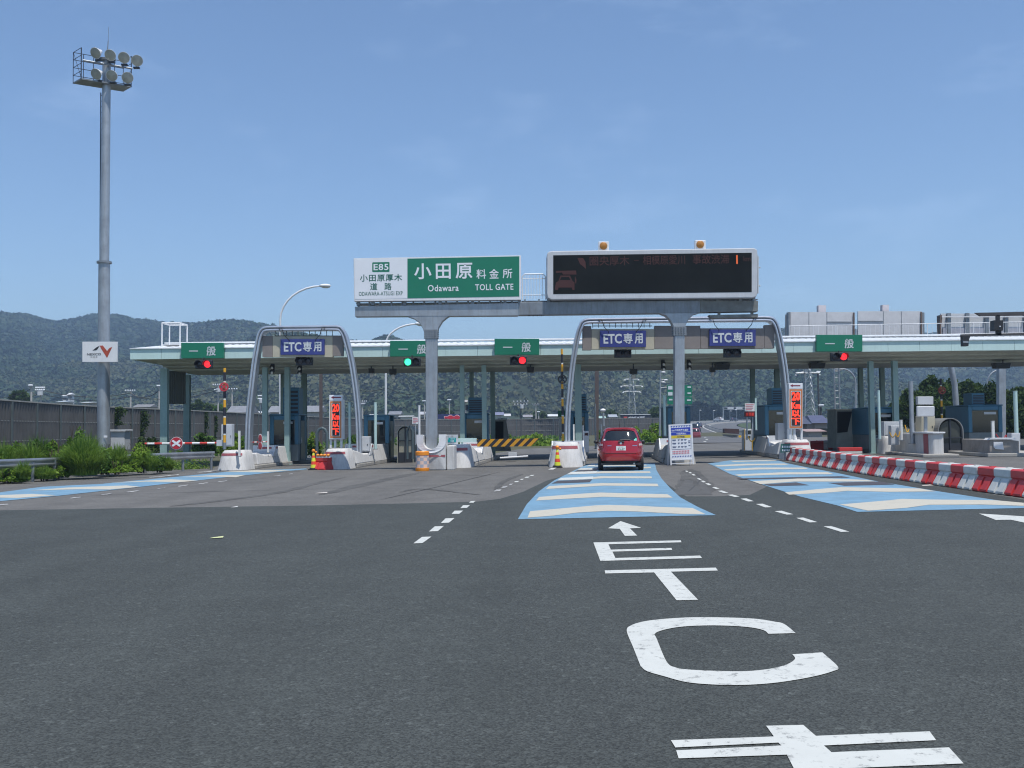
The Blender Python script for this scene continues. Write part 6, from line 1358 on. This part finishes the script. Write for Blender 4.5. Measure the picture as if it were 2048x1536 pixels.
def chain(label, pts, Y, m, cat='chain'):
    P = []
    for (x0, y0), (x1, y1) in zip(pts[:-1], pts[1:]):
        a, b2 = at(x0, y0, Y), at(x1, y1, Y)
        for i in range(7): f = i/6; P.append(lerp(a, b2, f) + Vector((0, 0, -.22*4*f*(1-f))))
    tag(center(MB().tube(P, .022, 6).build('safety_chain', m, smooth=True)), label, cat, 'safety chains at the booths')
chain('yellow safety chain between the grey cabinets and the white post on the right', [(1779, 864), (1791, 866), (1800, 862)], 45.9, YELLOW)
chain('yellow safety chain left of the right arch booth', [(1496, 872), (1510, 876)], 47.0, YELLOW)
chain('red safety chain on the island at the right edge', [(1992, 868), (2012, 870), (2026, 868)], 45.5, RED)
chain('yellow safety chain beyond the mint column on the right', [(1810, 850), (1818, 858)], 47.5, YELLOW)
t = thing('ticket_machine', 'grey ticket machine with yellow edges left of the right arch booth', 'ticket machine', at(1497, 902, 48.2))
frect(MB(), 1490, 858, 1504, 902, 48.2, .7).build('machine_body', CABINET, t, bevel=.03); frect(MB(), 1491.5, 861, 1502, 868, 48.19, .008).build('display', GLASS, t); frect(MB(), 1492.5, 872, 1501, 876, 48.19, .008).build('slot_plate', DARKSTEEL, t)
for x in (1489, 1504.3): frect(MB(), x, 858, x + .9, 902, 48.17, .02).build('yellow_edge', YELLOW, t)
t = thing('ticket_machine', 'grey ticket machine behind the white fin left of the red car', 'ticket machine', at(1172, 905, 47.6))
frect(MB(), 1168, 862, 1178, 905, 47.6, .6).build('machine_body', CABINET, t, bevel=.03); frect(MB(), 1169.5, 866, 1176.5, 871, 47.59, .008).build('display', GLASS, t)
# ================================================================ THE TOWN AND THE POWER LINES
def house(label, x0, x1, yr, ye, yb, Y, roofc, wallc=(.42, .40, .37), hip=.0):
    a, b2 = PX(x0, Y), PX(x1, Y); zr, ze = at((x0+x1)/2, yr, Y).z, at((x0+x1)/2, ye, Y).z; zb_ = min(at((x0+x1)/2, yb, Y).z, -.2); D = max(6.0, (b2-a)*.45); ov = .5
    t = thing('house', label, 'house', ((a+b2)/2, Y, 0), 'houses of the town beyond the noise wall')
    MB().box(a + ov, b2 - ov, Y + ov, Y + D - ov, zb_, ze).build('wall', mat('house_wall_%d' % int(wallc[0]*1000), wallc, .8, var=.1), t)
    h = (b2-a)*hip; MB().add([(a, Y, ze), (b2, Y, ze), (b2, Y + D, ze), (a, Y + D, ze), (a + h, Y + D/2, zr), (b2 - h, Y + D/2, zr)], [(0, 1, 5, 4), (1, 2, 5), (2, 3, 4, 5), (3, 0, 4), (0, 3, 2, 1)]).build('roof', mat('house_roof_%d_%d' % (int(roofc[0]*1000), int(roofc[2]*1000)), roofc, .6, var=.2, scale=1.2), t)
    n = max(2, int((b2-a)/3.2)); 
    for i in range(min(n, 4)):
        x = a + (b2-a)*(i + .6)/(n + .2); MB().box(x, x + 1.2, Y + ov - .05, Y + ov - .002, ze - 1.9, ze - .7).build('window', GLASS, t)
hs = [('long grey roofed house left of the narrow arch leg', 452, 500, 811, 825, 850, 165, (.20, .21, .23)), ('long grey roofed house inside the narrow arch', 534, 642, 811, 824, 850, 170, (.21, .22, .24)),
 ('small white roofed shed left of the mint post booth', 736, 752, 828, 831, 850, 235, (.6, .6, .6)), ('grey roofed house right of the second street lamp pole', 776, 802, 822, 829, 850, 240, (.19, .20, .22)),
 ('low white building beside the left gantry leg', 796, 826, 831, 833, 850, 215, (.55, .56, .56), (.5, .5, .48)), ('pale roofed house left of the left gantry leg', 838, 850, 823, 829, 850, 250, (.4, .41, .43)),
 ('pale flat house behind the boxy roof unit', 926, 935, 799, 804, 850, 230, (.35, .33, .3), (.45, .40, .34)), ('bluish roofed house right of the boxy roof unit booth', 990, 1008, 824, 830, 850, 225, (.18, .19, .28)),
 ('white gabled house near the large utility pole', 1008, 1022, 827, 832, 850, 240, (.5, .5, .5), (.55, .54, .5)), ('pale house just right of the large utility pole', 1046, 1066, 829, 834, 850, 235, (.26, .25, .27), (.55, .52, .48)),
 ('white roofed house at the left of the dark target pole', 1096, 1117, 828, 832.5, 850, 225, (.58, .6, .6), (.4, .4, .38)), ('pale green roofed shop left of the globe lamp', 1196, 1213, 832, 836, 850, 220, (.35, .5, .45), (.5, .5, .48)),
 ('dome like grey roofed hall left of the black shop sign', 1218, 1236, 828.5, 834, 850, 260, (.33, .36, .40)), ('blue tiled house behind the right speed sign', 1624, 1664, 830, 846, 872, 130, (.075, .085, .15), (.36, .30, .28), .12),
 ('dark blue gabled house beside the right speed sign', 1606, 1624, 832, 848, 870, 126, (.06, .07, .11), (.14, .13, .13), .1), ('low cream house under the right pylon foot', 1612, 1655, 858, 863, 880, 112, (.34, .24, .22), (.42, .38, .32)),
 ('far pale house low on the hill left of the light mast', 122, 132, 789, 792, 800, 500, (.6, .6, .6), (.6, .6, .58)), ('far white house low on the hill nearer the light mast', 133, 140, 785.5, 789, 800, 480, (.66, .66, .66), (.6, .6, .58)),
 ('grey roofed building just left of the light mast foot', 157, 178, 803, 805.5, 830, 200, (.42, .44, .45)), ('small white building above the wall left of the light mast', 108, 126, 801, 804, 830, 190, (.35, .4, .44), (.5, .5, .5)),
 ('white roofed house near the first far utility pole in the narrow arch', 502, 527, 822, 826, 850, 200, (.5, .52, .53)), ('flat pale house behind the globe lamp', 1130, 1142, 831, 835, 850, 230, (.5, .5, .5)), ('grey house roof over the wall left of the louvred screen', 264, 300, 808, 814, 830, 220, (.2, .2, .2)),
 ('pale house roof between the left canopy columns and striped pole', 390, 420, 812, 818, 830, 240, (.28, .27, .26))]
for h_ in hs: house(*h_)
def util_pole(label, px, ytop, Y, arms=((2, 7),), trafo=False, yb=850, m=None):
    c = at(px, yb, Y); c.z = -.2; z1 = at(px, ytop, Y).z; k = Y/2000; t = thing('utility_pole', label, 'utility pole', c, 'utility poles in the town')
    MB().cyl(c, (c.x, Y, z1), max(.17, .8*k), max(.12, .6*k), 8).build('shaft', m or mat('pole_concrete', (.40, .39, .37), .8), t, smooth=True)
    for dy, w in arms:
        z = z1 - dy*k*1.5; a_ = MB().box(c.x - w*k, c.x + w*k, Y - .3, Y - .18, z - .06, z + .06).build('crossarm', GALV2, t); ins = MB()
        for i in range(5): ins.ball((c.x - w*k + 2*w*k*i/4, Y - .24, z + .2), max(.13, .7*k), 8)
        ins.build('insulators', SIGNW, a_)
    if trafo: MB().cyl((c.x + 2*k, Y - .5, z1 - 14*k), (c.x + 2*k, Y - .5, z1 - 6*k), .35, n=10).build('transformer', CABINET, t)
util_pole('utility pole with a crossarm far left above the noise wall', 62, 771, 130, ((2, 3),)); util_pole('utility pole with a transformer far left above the noise wall', 81, 777, 128, ((1, 8), (4, 8)), True)
util_pole('utility pole with a left crossarm right of the light mast', 261, 782, 160, ((1, 9),)); util_pole('utility pole just left of the first canopy column', 318, 771, 165, ((2, 3),))
util_pole('busy utility pole left of the red target', 436, 770, 165, ((1, 9), (8, 6)), True); util_pole('thin utility pole right of the red target', 464, 777, 175, ((2, 10),))
util_pole('utility pole between the arch leg and its first column', 521, 792, 190, ((1, 4), (5, 4)), True); util_pole('short utility pole with many insulators right of the narrow arch', 725, 803, 200, ((1, 8), (4, 5)))
util_pole('utility pole half hidden by the left gantry leg', 849, 802, 230, ((1, 3),)); util_pole('utility pole left of the mint columns above the blue shop sign', 899, 800, 220, ((1, 3),))
util_pole('large dark utility pole with many insulators above the slanted beam', 1042, 803, 200, ((1, 14), (5, 12)), True, m=mat('pole_dark', (.06, .06, .065), .8)); util_pole('thin pale utility pole right of the large dark one', 1072, 809, 215, ((1, 6),)); util_pole('short pale utility pole left of the dark target pole', 1077.5, 824, 210, ((1, 2),))
util_pole('tall dark utility pole behind the right speed sign', 1638.5, 745, 150, ((1, 3),), m=MATS['pole_dark']); util_pole('thin utility pole before the blue tiled house', 1642.5, 812, 140, ((1, 4),), m=MATS['pole_dark'])
def wire(label, pts, Y, sag=.8):
    P = []
    for (x0, y0), (x1, y1) in zip(pts[:-1], pts[1:]):
        a, b2 = at(x0, y0, Y), at(x1, y1, Y)
        for i in range(9): f = i/8; P.append(lerp(a, b2, f) + Vector((0, 0, -sag*4*f*(1-f))))
    o = MB().tube(P, .045, 4).build('power_line', BLACK); tag(center(o), label, 'power line', 'power lines over the town')
wire('upper power line from the far left to the light mast and beyond', [(-60, 792), (62, 778), (81, 779), (261, 786), (318, 781)], 140); wire('lower power line from the far left past the transformer pole', [(-60, 800), (81, 787), (261, 793), (436, 780)], 142)
wire('power line rising to the busy pole left of the red target', [(330, 790), (436, 774)], 160, .3); wire('power line sloping right from the second street lamp pole', [(715, 781), (774, 776), (830, 790)], 120, .2); wire('power line on the large dark utility pole', [(985, 803), (1042, 806), (1125, 800)], 200, .5)
def pylon(label, px, ytop, yb, Y, wb, wt, arms):
    c = at(px, yb, Y); c.z = 0; z1 = at(px, ytop, Y).z; k = Y/2000; t = thing('pylon', label, 'pylon', c, 'steel lattice pylons'); m = MB(); r = max(.07, .24*k); n = 11; prev = None
    for i in range(n + 1):
        f = i/n; z = z1*f; w = (wb*(1-f)**1.3 + wt)*k; q = [Vector((c.x + sx_*w, Y + sy_*w, z)) for sx_, sy_ in ((-1,-1),(1,-1),(1,1),(-1,1))]
        for j in range(4): m.cyl(q[j], q[(j+1) % 4], r*.6, n=4, caps=False)
        if prev:
            for j in range(4): m.cyl(prev[j], q[j], r, n=4, caps=False); m.cyl(prev[j], q[(j+1) % 4], r*.6, n=4, caps=False)
        prev = q
    m.build('lattice', GALV, t)
    for y, w in arms:
        z = at(px, y, Y).z; a_ = MB(); a_.cyl((c.x - w*k, Y, z), (c.x + w*k, Y, z), r*1.3, n=5); a_.cyl((c.x - w*k, Y, z), (c.x, Y, z + 3*k), r, n=5); a_.cyl((c.x + w*k, Y, z), (c.x, Y, z + 3*k), r, n=5); a_.build('crossarm', GALV, t)
        MB().ball((c.x - w*k, Y, z - .3), 2.2*k, 8, sz=.5).build('insulator', SIGNW, t); MB().ball((c.x + w*k, Y, z - .3), 2.2*k, 8, sz=.5).build('insulator', SIGNW, t)
pylon('slim lattice pylon with three short arms above the red car', 1264.5, 735, 846, 330, 7, 2.5, ((758.5, 14), (772, 21), (783, 17)))
pylon('larger lattice pylon with a wide arm behind the right speed sign', 1618, 700, 862, 145, 11, 3.0, ((746, 24),))
t = thing('shop_sign', 'dark blue shop sign with a red double diamond emblem above the noise wall', 'billboard', at(897, 845, 215)); frect(MB(), 872, 828, 922, 842, 215, .5).build('panel', mat('sign_navy', (.02, .025, .10), .5), t)
em = [(889, 832.8), (896, 832.8), (899, 830.6), (903, 830.6), (906, 832.8), (909, 832.8), (912, 830.6), (916, 830.6), (919, 832.8), (926, 832.8), (926, 837), (919, 837), (916, 840), (912, 840), (909, 837), (906, 837), (903, 840), (899, 840), (896, 837), (889, 837)]
fpoly(MB(), [(907.5 + (x-907.5)*1.05, 835 + (y-835)*1.22) for x, y in em], 214.9, .05).build('emblem_border', SIGNW, t); fpoly(MB(), em, 214.8, .05).build('emblem', mat('emblem_red', (.55, .01, .03), .5), t)
m = MB()
for x in (874, 919): frect(m, x, 842, x + 2, 858, 215.1, .3)
m.build('post', GALV2, t)
t = thing('shop_sign', 'black shop sign with red mark and white lettering over the wall above the red car', 'billboard', at(1268, 842, 222)); frect(MB(), 1241, 829.5, 1301, 845, 222, .5).build('panel', mat('sign_black', (.015, .018, .035), .5), t)
m = MB(); ftext(m, 'CREATE', 1273, 837, 221.9, 7.5, 33, .03); m.build('lettering', SIGNW, t); m = MB(); frect(m, 1247.5, 833.2, 1254.5, 840.5, 221.9, .05); m.build('red_mark', mat('mark_red', (.55, .06, .05), .5), t); frect(MB(), 1241, 828.3, 1301, 829.4, 221.9, .6).build('cap', WHITEM, t)

# ================================================================ PLANTS
LEAF_Y = leaf_mat('leaf_yellowgreen', (.07, .165, .016), (.24, .36, .045), .4, 1.5); LEAF_G = leaf_mat('leaf_green', (.04, .11, .016), (.15, .26, .042), .35, 1.5)
GRASSM = leaf_mat('grass_blade', (.065, .15, .02), (.25, .37, .065), .4, 1.2); LEAF_D = leaf_mat('leaf_dark', (.018, .045, .011), (.085, .135, .030), .3, .35); BARK = mat('bark', (.07, .05, .035), .9, var=.3, scale=5)
def leaves(C, S, asp=.5, up=0.0):
    n = len(C); a = RNG.normal(size=(n, 3)); a /= np.linalg.norm(a, axis=1)[:, None]; b = RNG.normal(size=(n, 3)); b[:, 2] += up; b -= a*(a*b).sum(1)[:, None]; b /= np.linalg.norm(b, axis=1)[:, None]
    S = np.broadcast_to(np.asarray(S), (n,))[:, None]; c = np.cross(a, b)*S*.18
    V = np.stack([C - a*S, C + b*S*asp + c, C + a*S, C - b*S*asp + c], 1).reshape(-1, 3); return V, np.arange(4*n).reshape(n, 4)
def clump_points(n, rx, ry, rz, nc=14, spread=.34, lift=.0):
    """Points gathered in uneven clumps near the surface of an ellipsoid crown."""
    cc = RNG.normal(size=(nc, 3)); cc /= np.linalg.norm(cc, axis=1)[:, None]; cc *= RNG.uniform(.45, .95, nc)[:, None]; cc[:, 2] = np.abs(cc[:, 2])*1.0 - lift
    w = RNG.integers(0, nc, n); s = RNG.uniform(.5, 1.25, nc)[w]*spread; p = RNG.normal(size=(n, 3)); p /= np.linalg.norm(p, axis=1)[:, None]; p *= (RNG.random(n)**.4)[:, None]
    return (cc[w] + p*s[:, None])*np.array([rx, ry, rz]), RNG.random(nc)[w]
def bush(label, x0, x1, ytop, ybot, Y, m=LEAF_Y, n=2600, size=.085, name='bush', group='bushes along the left verge', depth=None, sz=1.0):
    a, b2 = PX(x0, Y), PX(x1, Y); cx = (a+b2)/2; rx = (b2-a)/2; z0 = at((x0+x1)/2, ybot, Y).z; z1 = at((x0+x1)/2, ytop, Y).z; h = z1 - z0; ry = depth or max(.5, rx*.8)
    t = thing(name, label, 'bush', (cx, Y, z0), group); C, ct = clump_points(n, rx*.92, ry, h*.9, 16, .36, .1); C[:, 2] = np.maximum(C[:, 2], .02) ; C += np.array([cx, Y, z0])
    V, F = leaves(C, size*RNG.uniform(.6, 1.4, n), .5, .3); np_mesh('foliage', V, F, m, t, tint=np.repeat(.5*ct + .5*RNG.random(n), 4))
    st = MB()
    for i in range(9): ang = RNG.random()*6.28; q = RNG.random(); st.tube([(cx + .1*math.cos(ang), Y + .1*math.sin(ang), z0 - .1), (cx + rx*.35*math.cos(ang), Y + ry*.35*math.sin(ang), z0 + h*.45), (cx + rx*.7*math.cos(ang)*q, Y + ry*.7*math.sin(ang)*q, z0 + h*.85)], [.02, .012, .006], 5)
    st.build('stem', BARK, t); return t
def grass_clump(label, x0, x1, ytop, ybot, Y, n=1500, m=GRASSM, wd=.011):
    a, b2 = PX(x0, Y), PX(x1, Y); cx = (a+b2)/2; rx = (b2-a)/2; z0 = at((x0+x1)/2, ybot, Y).z; h = at((x0+x1)/2, ytop, Y).z - z0
    t = thing('grass_clump', label, 'grass clump', (cx, Y, z0), 'tall grass clumps on the left verge')
    r = np.sqrt(RNG.random(n)); an = RNG.random(n)*6.283; bx, by = r*np.cos(an)*rx*.62, r*np.sin(an)*rx*.45; L_ = h*RNG.uniform(.45, 1.3, n)*(1.05 - .35*r); le = RNG.uniform(.1, 1.0, n)*(.5 + .7*r); la = an + RNG.normal(size=n)*.7
    V = np.zeros((n, 8, 3)); sx_, sy_ = -np.sin(la), np.cos(la)
    for j, f in enumerate((0, .4, .75, 1.0)):
        x = bx + np.cos(la)*L_*le*f**2*.7; y = by + np.sin(la)*L_*le*f**2*.7; z = np.maximum(.01, L_*(f - .45*le*f**2.2)); w = wd*(1 - f*.85)*1.6
        V[:, 2*j] = np.stack([x - sx_*w, y - sy_*w, z], -1); V[:, 2*j+1] = np.stack([x + sx_*w, y + sy_*w, z], -1)
    V += np.array([cx, Y, z0]); i0 = np.arange(n)[:, None]*8; F = np.concatenate([i0 + np.array([[2*j, 2*j+1, 2*j+3, 2*j+2]]) for j in range(3)], 0)
    np_mesh('blades', V.reshape(-1, 3), F, m, t, tint=np.repeat(RNG.random(n), 8)); return t
bush('yellow green leafy bush at the left edge above the guardrail', -40, 52, 882, 930, 37.5, LEAF_Y, 3200, .075)
bush('darker bush rising behind the near guardrail', 46, 92, 876, 930, 38.2, LEAF_G, 2600, .07); bush('bright leafy bush between the near guardrail and the light mast', 84, 140, 874, 925, 38.6, LEAF_Y, 3000, .075)
bush('tall thin climbing bush against the noise wall left of the light mast', 128, 176, 842, 905, 41, LEAF_G, 1500, .075); bush('small bright bush at the foot of the light mast', 196, 236, 882, 925, 40, LEAF_Y, 2000, .07)
bush('big leafy bush right of the mast cabinet', 248, 316, 876, 941, 40.2, LEAF_Y, 4200, .07); bush('low leafy bush under the shaded guardrail', 302, 338, 908, 940, 40.8, LEAF_G, 1300, .06)
bush('low creeping bush at the road edge below the mast cabinet', 208, 262, 918, 944, 39, LEAF_Y, 1500, .06); bush('low weeds bush under the near guardrail at the left edge', -30, 62, 932, 962, 34.6, LEAF_Y, 1900, .055); bush('small weeds bush under the near guardrail end', 62, 118, 936, 956, 36, LEAF_G, 1100, .05)
bush('dark bush in front of the wall behind the long barrier arm', 380, 440, 858, 905, 60, LEAF_G, 1800, .10); bush('dark bush at the wall foot left of the first canopy column', 262, 322, 866, 905, 56, LEAF_D, 1500, .10)
bush('green bush seen through the narrow arch left leg', 424, 500, 864, 905, 62, LEAF_Y, 2200, .10); bush('bright green bush behind the cone under the narrow arch', 606, 650, 868, 918, 60, LEAF_Y, 1800, .10); bush('green bush behind the inner leg of the narrow arch', 690, 740, 862, 900, 75, LEAF_G, 1200, .11)
grass_clump('huge arching grass clump hiding the guardrail gap', 116, 212, 880, 951, 37.2, 6500); grass_clump('dark tall grass behind the near guardrail', 40, 112, 872, 935, 38.6, 1900, leaf_mat('grass_dark', (.04, .10, .016), (.14, .23, .045), .3)); grass_clump('short grass tuft before the near guardrail post', 34, 62, 920, 958, 34.4, 600); grass_clump('grass tuft right of the big leafy bush', 286, 318, 900, 942, 40, 600); grass_clump('grass tuft at the left edge of the road', -60, 4, 925, 966, 33.5, 900)
for lab, x0, x1, yt, yb_, Y, mm in (('leafy bush behind the huge grass clump', 150, 205, 880, 930, 39.6, LEAF_Y), ('bright bush under the near guardrail middle', 10, 60, 928, 958, 35.6, LEAF_Y), ('green bush just left of the huge grass clump', 88, 130, 890, 944, 37.6, LEAF_G), ('bright weedy bush in front of the guardrail end post', 96, 136, 925, 953, 36.6, LEAF_Y), ('green bush between the grass clump and the creeping bush', 190, 226, 896, 944, 38.8, LEAF_G), ('tall bush above the shaded guardrail left end', 222, 266, 884, 930, 41.2, LEAF_G), ('leafy bush at the far left frame edge', -70, 14, 888, 940, 36.6, LEAF_G), ('bushy weeds behind the near guardrail left part', 0, 58, 874, 925, 39, LEAF_Y)):
    bush(lab, x0, x1, yt, yb_, Y, mm, 2600, .068)
fb = 'bushes beyond the toll plaza'
for lab, x0, x1, yt, yb_, Y, mm in (('wide green bush behind the slanted beam tip', 1032, 1112, 866, 897, 92, LEAF_Y), ('low yellowish bush under the slanted beam', 1040, 1100, 884, 902, 90, LEAF_Y), ('olive bush left of the dark target pole', 985, 1040, 872, 900, 94, LEAF_G), ('dark green bush beside the left gantry leg', 870, 925, 866, 894, 100, LEAF_G),
    ('tall bright bush above the roof of the red car', 1243, 1288, 846, 892, 93, LEAF_Y), ('broad bright bush right of the red car', 1272, 1332, 852, 893, 91, LEAF_Y), ('dark low bush at the right flank of the red car', 1278, 1310, 870, 894, 90, LEAF_G), ('bright bush behind the right shoulder of the red car', 1288, 1334, 846, 888, 95, LEAF_Y), ('leafy bush left of the notice board', 1300, 1338, 862, 893, 89, LEAF_Y), ('green bush under the left part of the slanted beam', 930, 990, 868, 900, 93, LEAF_G), ('green bush left of the red car mirror', 1192, 1222, 858, 890, 94, LEAF_G)):
    bush(lab, x0 - 4, x1 + 4, yt - 3, yb_, Y, mm, 3400, .15, group=fb, depth=1.6)
for i_, (lab, x0, x1, yt, yb_, Y) in enumerate((('wispy grass clump at the left frame edge behind the guardrail', -30, 40, 884, 940, 37), ('wispy grass clump above the guardrail middle', 30, 90, 886, 935, 37.6), ('upright grass clump left of the light mast foot', 160, 200, 868, 930, 40), ('grass clump in front of the mast cabinet', 214, 256, 888, 940, 39.6), ('thin grass at the right end of the verge', 318, 350, 912, 942, 41), ('low grass beneath the near guardrail beam', -10, 50, 934, 962, 34.8), ('low grass beneath the guardrail end', 60, 120, 932, 958, 35.8))): grass_clump(lab, x0, x1, yt, yb_, Y, 1500)
# creepers on the wall
for lab, x, yt, yb_, w in (('dark creeper climbing the noise wall right of the mast cabinet', 287, 822, 895, 16), ('dark creeper climbing the noise wall right of the louvred screen', 411, 824, 895, 9), ('thin creeper on the noise wall by the striped pole', 431, 832, 895, 7), ('dark creeper hanging on the noise wall right of the light mast', 236, 815, 850, 20)):
    hy = 857.8 - (x - 1024)*.01047; ytw = np.interp(x, [p_[0] for p_ in wpx], [p_[1] for p_ in wpx]); Y = (3.5 - CAM_H)*2000/(hy - ytw) - .25
    a, b2 = at(x - w/2, yt, Y), at(x + w/2, yb_, Y); n = 900; f = RNG.random(n); C = np.stack([(a.x+b2.x)/2 + (RNG.normal(size=n)*.28 + .25*np.sin(f*7))*(b2.x-a.x), Y - .1 - RNG.random(n)*.15, a.z + (b2.z-a.z)*f], -1); V, F = leaves(C, .10*RNG.uniform(.6, 1.4, n)); o = np_mesh('creeper', V, F, LEAF_D, tint=np.repeat(RNG.random(n), 4)); tag(center(o), lab, 'creeper', 'creepers on the noise wall')
def tree(label, x0, x1, ytop, ycrown, Y, n=5200, size=.26, m=LEAF_D, nc=30, yb=None, group='trees', depth=None):
    a, b2 = PX(x0, Y), PX(x1, Y); cx = (a+b2)/2; rx = (b2-a)/2; z1 = at((x0+x1)/2, ytop, Y).z; zc = at((x0+x1)/2, ycrown, Y).z; z0 = gz(cx) - .1; H = z1 - zc
    t = thing('tree', label, 'tree', (cx, Y, z0), group); tr = MB(); tr.tube([(cx, Y, z0), (cx + .1, Y, z0 + (zc-z0)*.7 + .3), (cx - .05, Y, zc + H*.35), (cx, Y, zc + H*.7)], [rx*.09 + .08, rx*.07 + .06, rx*.05 + .03, .03], 9)
    ry = depth or rx*.8; C, ct = clump_points(n, rx*.9, ry, H*.45, nc, .30, 0); sgn = RNG.random(n) < .42; C[:, 2] = np.where(sgn, -C[:, 2]*.9, C[:, 2]); C += np.array([cx, Y, zc + H*.5])
    for i in range(8): q = C[RNG.integers(0, n)]; tr.tube([(cx, Y, zc + H*(.05 + .05*i)), tuple(np.array([cx, Y, zc + H*.3])*.5 + q*.5), tuple(q)], [rx*.035 + .03, rx*.02 + .02, .015], 6)
    tr.build('trunk', BARK, t); V, F = leaves(C, size*RNG.uniform(.6, 1.4, n), .55, .2); np_mesh('crown', V, F, m, t, tint=np.repeat(.5*ct + .5*RNG.random(n), 4)); return t
tg = 'trees behind the right lanes'
for lab, x0, x1, yt, yc, Y in (('dark leafy tree left of the sign boxes behind the right lanes', 1792, 1868, 778, 862, 88), ('tall dark tree behind the reddish target pole', 1838, 1926, 748, 860, 92), ('broad dark tree behind the curved grey leg', 1900, 1975, 754, 862, 94), ('dark tree above the right edge booth', 1950, 2022, 766, 862, 90), ('dark tree at the right edge', 2005, 2085, 774, 866, 86), ('low dark tree behind the right hooped shelter', 1866, 1940, 792, 880, 84), ('dark tree rising beyond the right edge', 2065, 2160, 762, 866, 92), ('low round tree behind the right edge booth', 1985, 2060, 806, 884, 80)):
    tree(lab, x0 - 8, x1 + 8, yt, yc, Y, 13000, .19, LEAF_D, 44, group=tg)
tg = 'trees beyond the far road bend'
for lab, x0, x1, yt, yc, Y in (('dark far tree with a pointed top left of the far road lamps', 1384, 1420, 800, 846, 520), ('dark far tree behind the leftmost far lamp', 1372, 1404, 812, 846, 515), ('dark far tree between two far road lamps', 1412, 1446, 806, 846, 530), ('dark far tree behind the distant gantry', 1440, 1484, 812, 846, 540), ('dark far tree right of the distant gantry', 1478, 1530, 810, 848, 535), ('dark far tree at the right of the far wood edge', 1520, 1580, 814, 850, 530)):
    tree(lab, x0, x1, yt, yc, Y, 3600, 1.1, leaf_mat('leaf_far_dark', (.004, .011, .005), (.013, .024, .009), .1, .02), 30, group=tg)
tg = 'trees in the town'
for lab, x0, x1, yt, yc, Y, mm in (('dark rounded tree above the noise wall at the far left', 16, 60, 783, 812, 180, LEAF_D), ('olive tree right of the black shop sign', 1296, 1326, 814, 842, 240, LEAF_D), ('dark tree over the noise wall right of the louvred screen', 378, 412, 801, 830, 210, LEAF_D), ('low dark tree left of the busy utility pole', 400, 434, 808, 832, 220, LEAF_D), ('dark green tree behind the blue shop sign', 872, 912, 817, 838, 260, LEAF_D), ('small tree left of the long grey roofed house', 425, 452, 812, 832, 200, LEAF_G), ('dark tree right of the pale gabled houses', 1062, 1096, 822, 842, 280, LEAF_D), ('low tree behind the globe lamp', 1206, 1236, 820, 842, 300, LEAF_D)):
    tree(lab, x0, x1, yt, yc, Y, 2200, .5, mm, 22, group=tg)
# verge weeds nobody could count, and the grass beyond the plaza
n = 15000; u = RNG.random(n); le = [Vector((q[0], q[1], 0)) for q in lefte]; le = [Vector((-24.5, 28, 0))] + le; cs = np.cumsum([0] + [(le[i+1]-le[i]).length for i in range(len(le)-1)])
sxx = np.interp(u*cs[-1], cs, [q.x for q in le]); syy = np.interp(u*cs[-1], cs, [q.y for q in le]); o_ = RNG.random(n)**1.5*4.0 + .15
C = np.stack([sxx - o_*.7, syy + o_*.9, TILT*sxx + RNG.random(n)**2*.5 - .02], -1); V, F = leaves(C, .06*RNG.uniform(.5, 1.6, n), .3, .8); np_mesh('weeds', V, F, GRASSM, tint=np.repeat(RNG.random(n), 4), kind='stuff')
n = 7000; xx = RNG.uniform(-42, 8, n); yy = RNG.uniform(64, 175, n); C = np.stack([xx, yy + np.abs(xx)*.1, -.05 + RNG.random(n)*.4 + TILT*np.clip(xx, -45, 45)], -1); C = C[(C[:, 1] > 102) | (C[:, 0] < -19)]
V, F = leaves(C, .22*RNG.uniform(.5, 1.6, len(C)), .35, .8); np_mesh('rough_grass', V, F, LEAF_G, tint=np.repeat(RNG.random(len(C)), 4), kind='stuff')
# small litter on the plaza
for lab, px, py, s, c in (('small white scrap of paper on the dark asphalt', 434, 1077, .10, (.55, .58, .3)), ('tiny white scrap lying at the edge of the old asphalt', 469, 1015.5, .07, (.7, .7, .68)), ('small pale scrap on the old asphalt left of centre', 643, 987, .16, (.6, .55, .5)), ('yellowish scrap near the right barrier row', 1992, 985.5, .09, (.6, .55, .2)), ('pale scrap between the right strip and the barrier row', 1854, 972, .14, (.55, .5, .45)), ('white scrap below the barrier row', 1765, 950, .2, (.6, .6, .58))):
    q = gr(px, py); o = MB().add([(q.x - s, q.y - s*.6, gz(q.x) + .012), (q.x + s, q.y - s*.4, gz(q.x) + .02), (q.x + s*.8, q.y + s*.7, gz(q.x) + .03), (q.x - s*.7, q.y + s*.5, gz(q.x) + .014)], [(0, 1, 2), (0, 2, 3)]).build('litter_scrap', mat('scrap_%d' % int(c[2]*100), c, .8)); tag(center(o), lab, 'litter', 'scraps lying on the road')
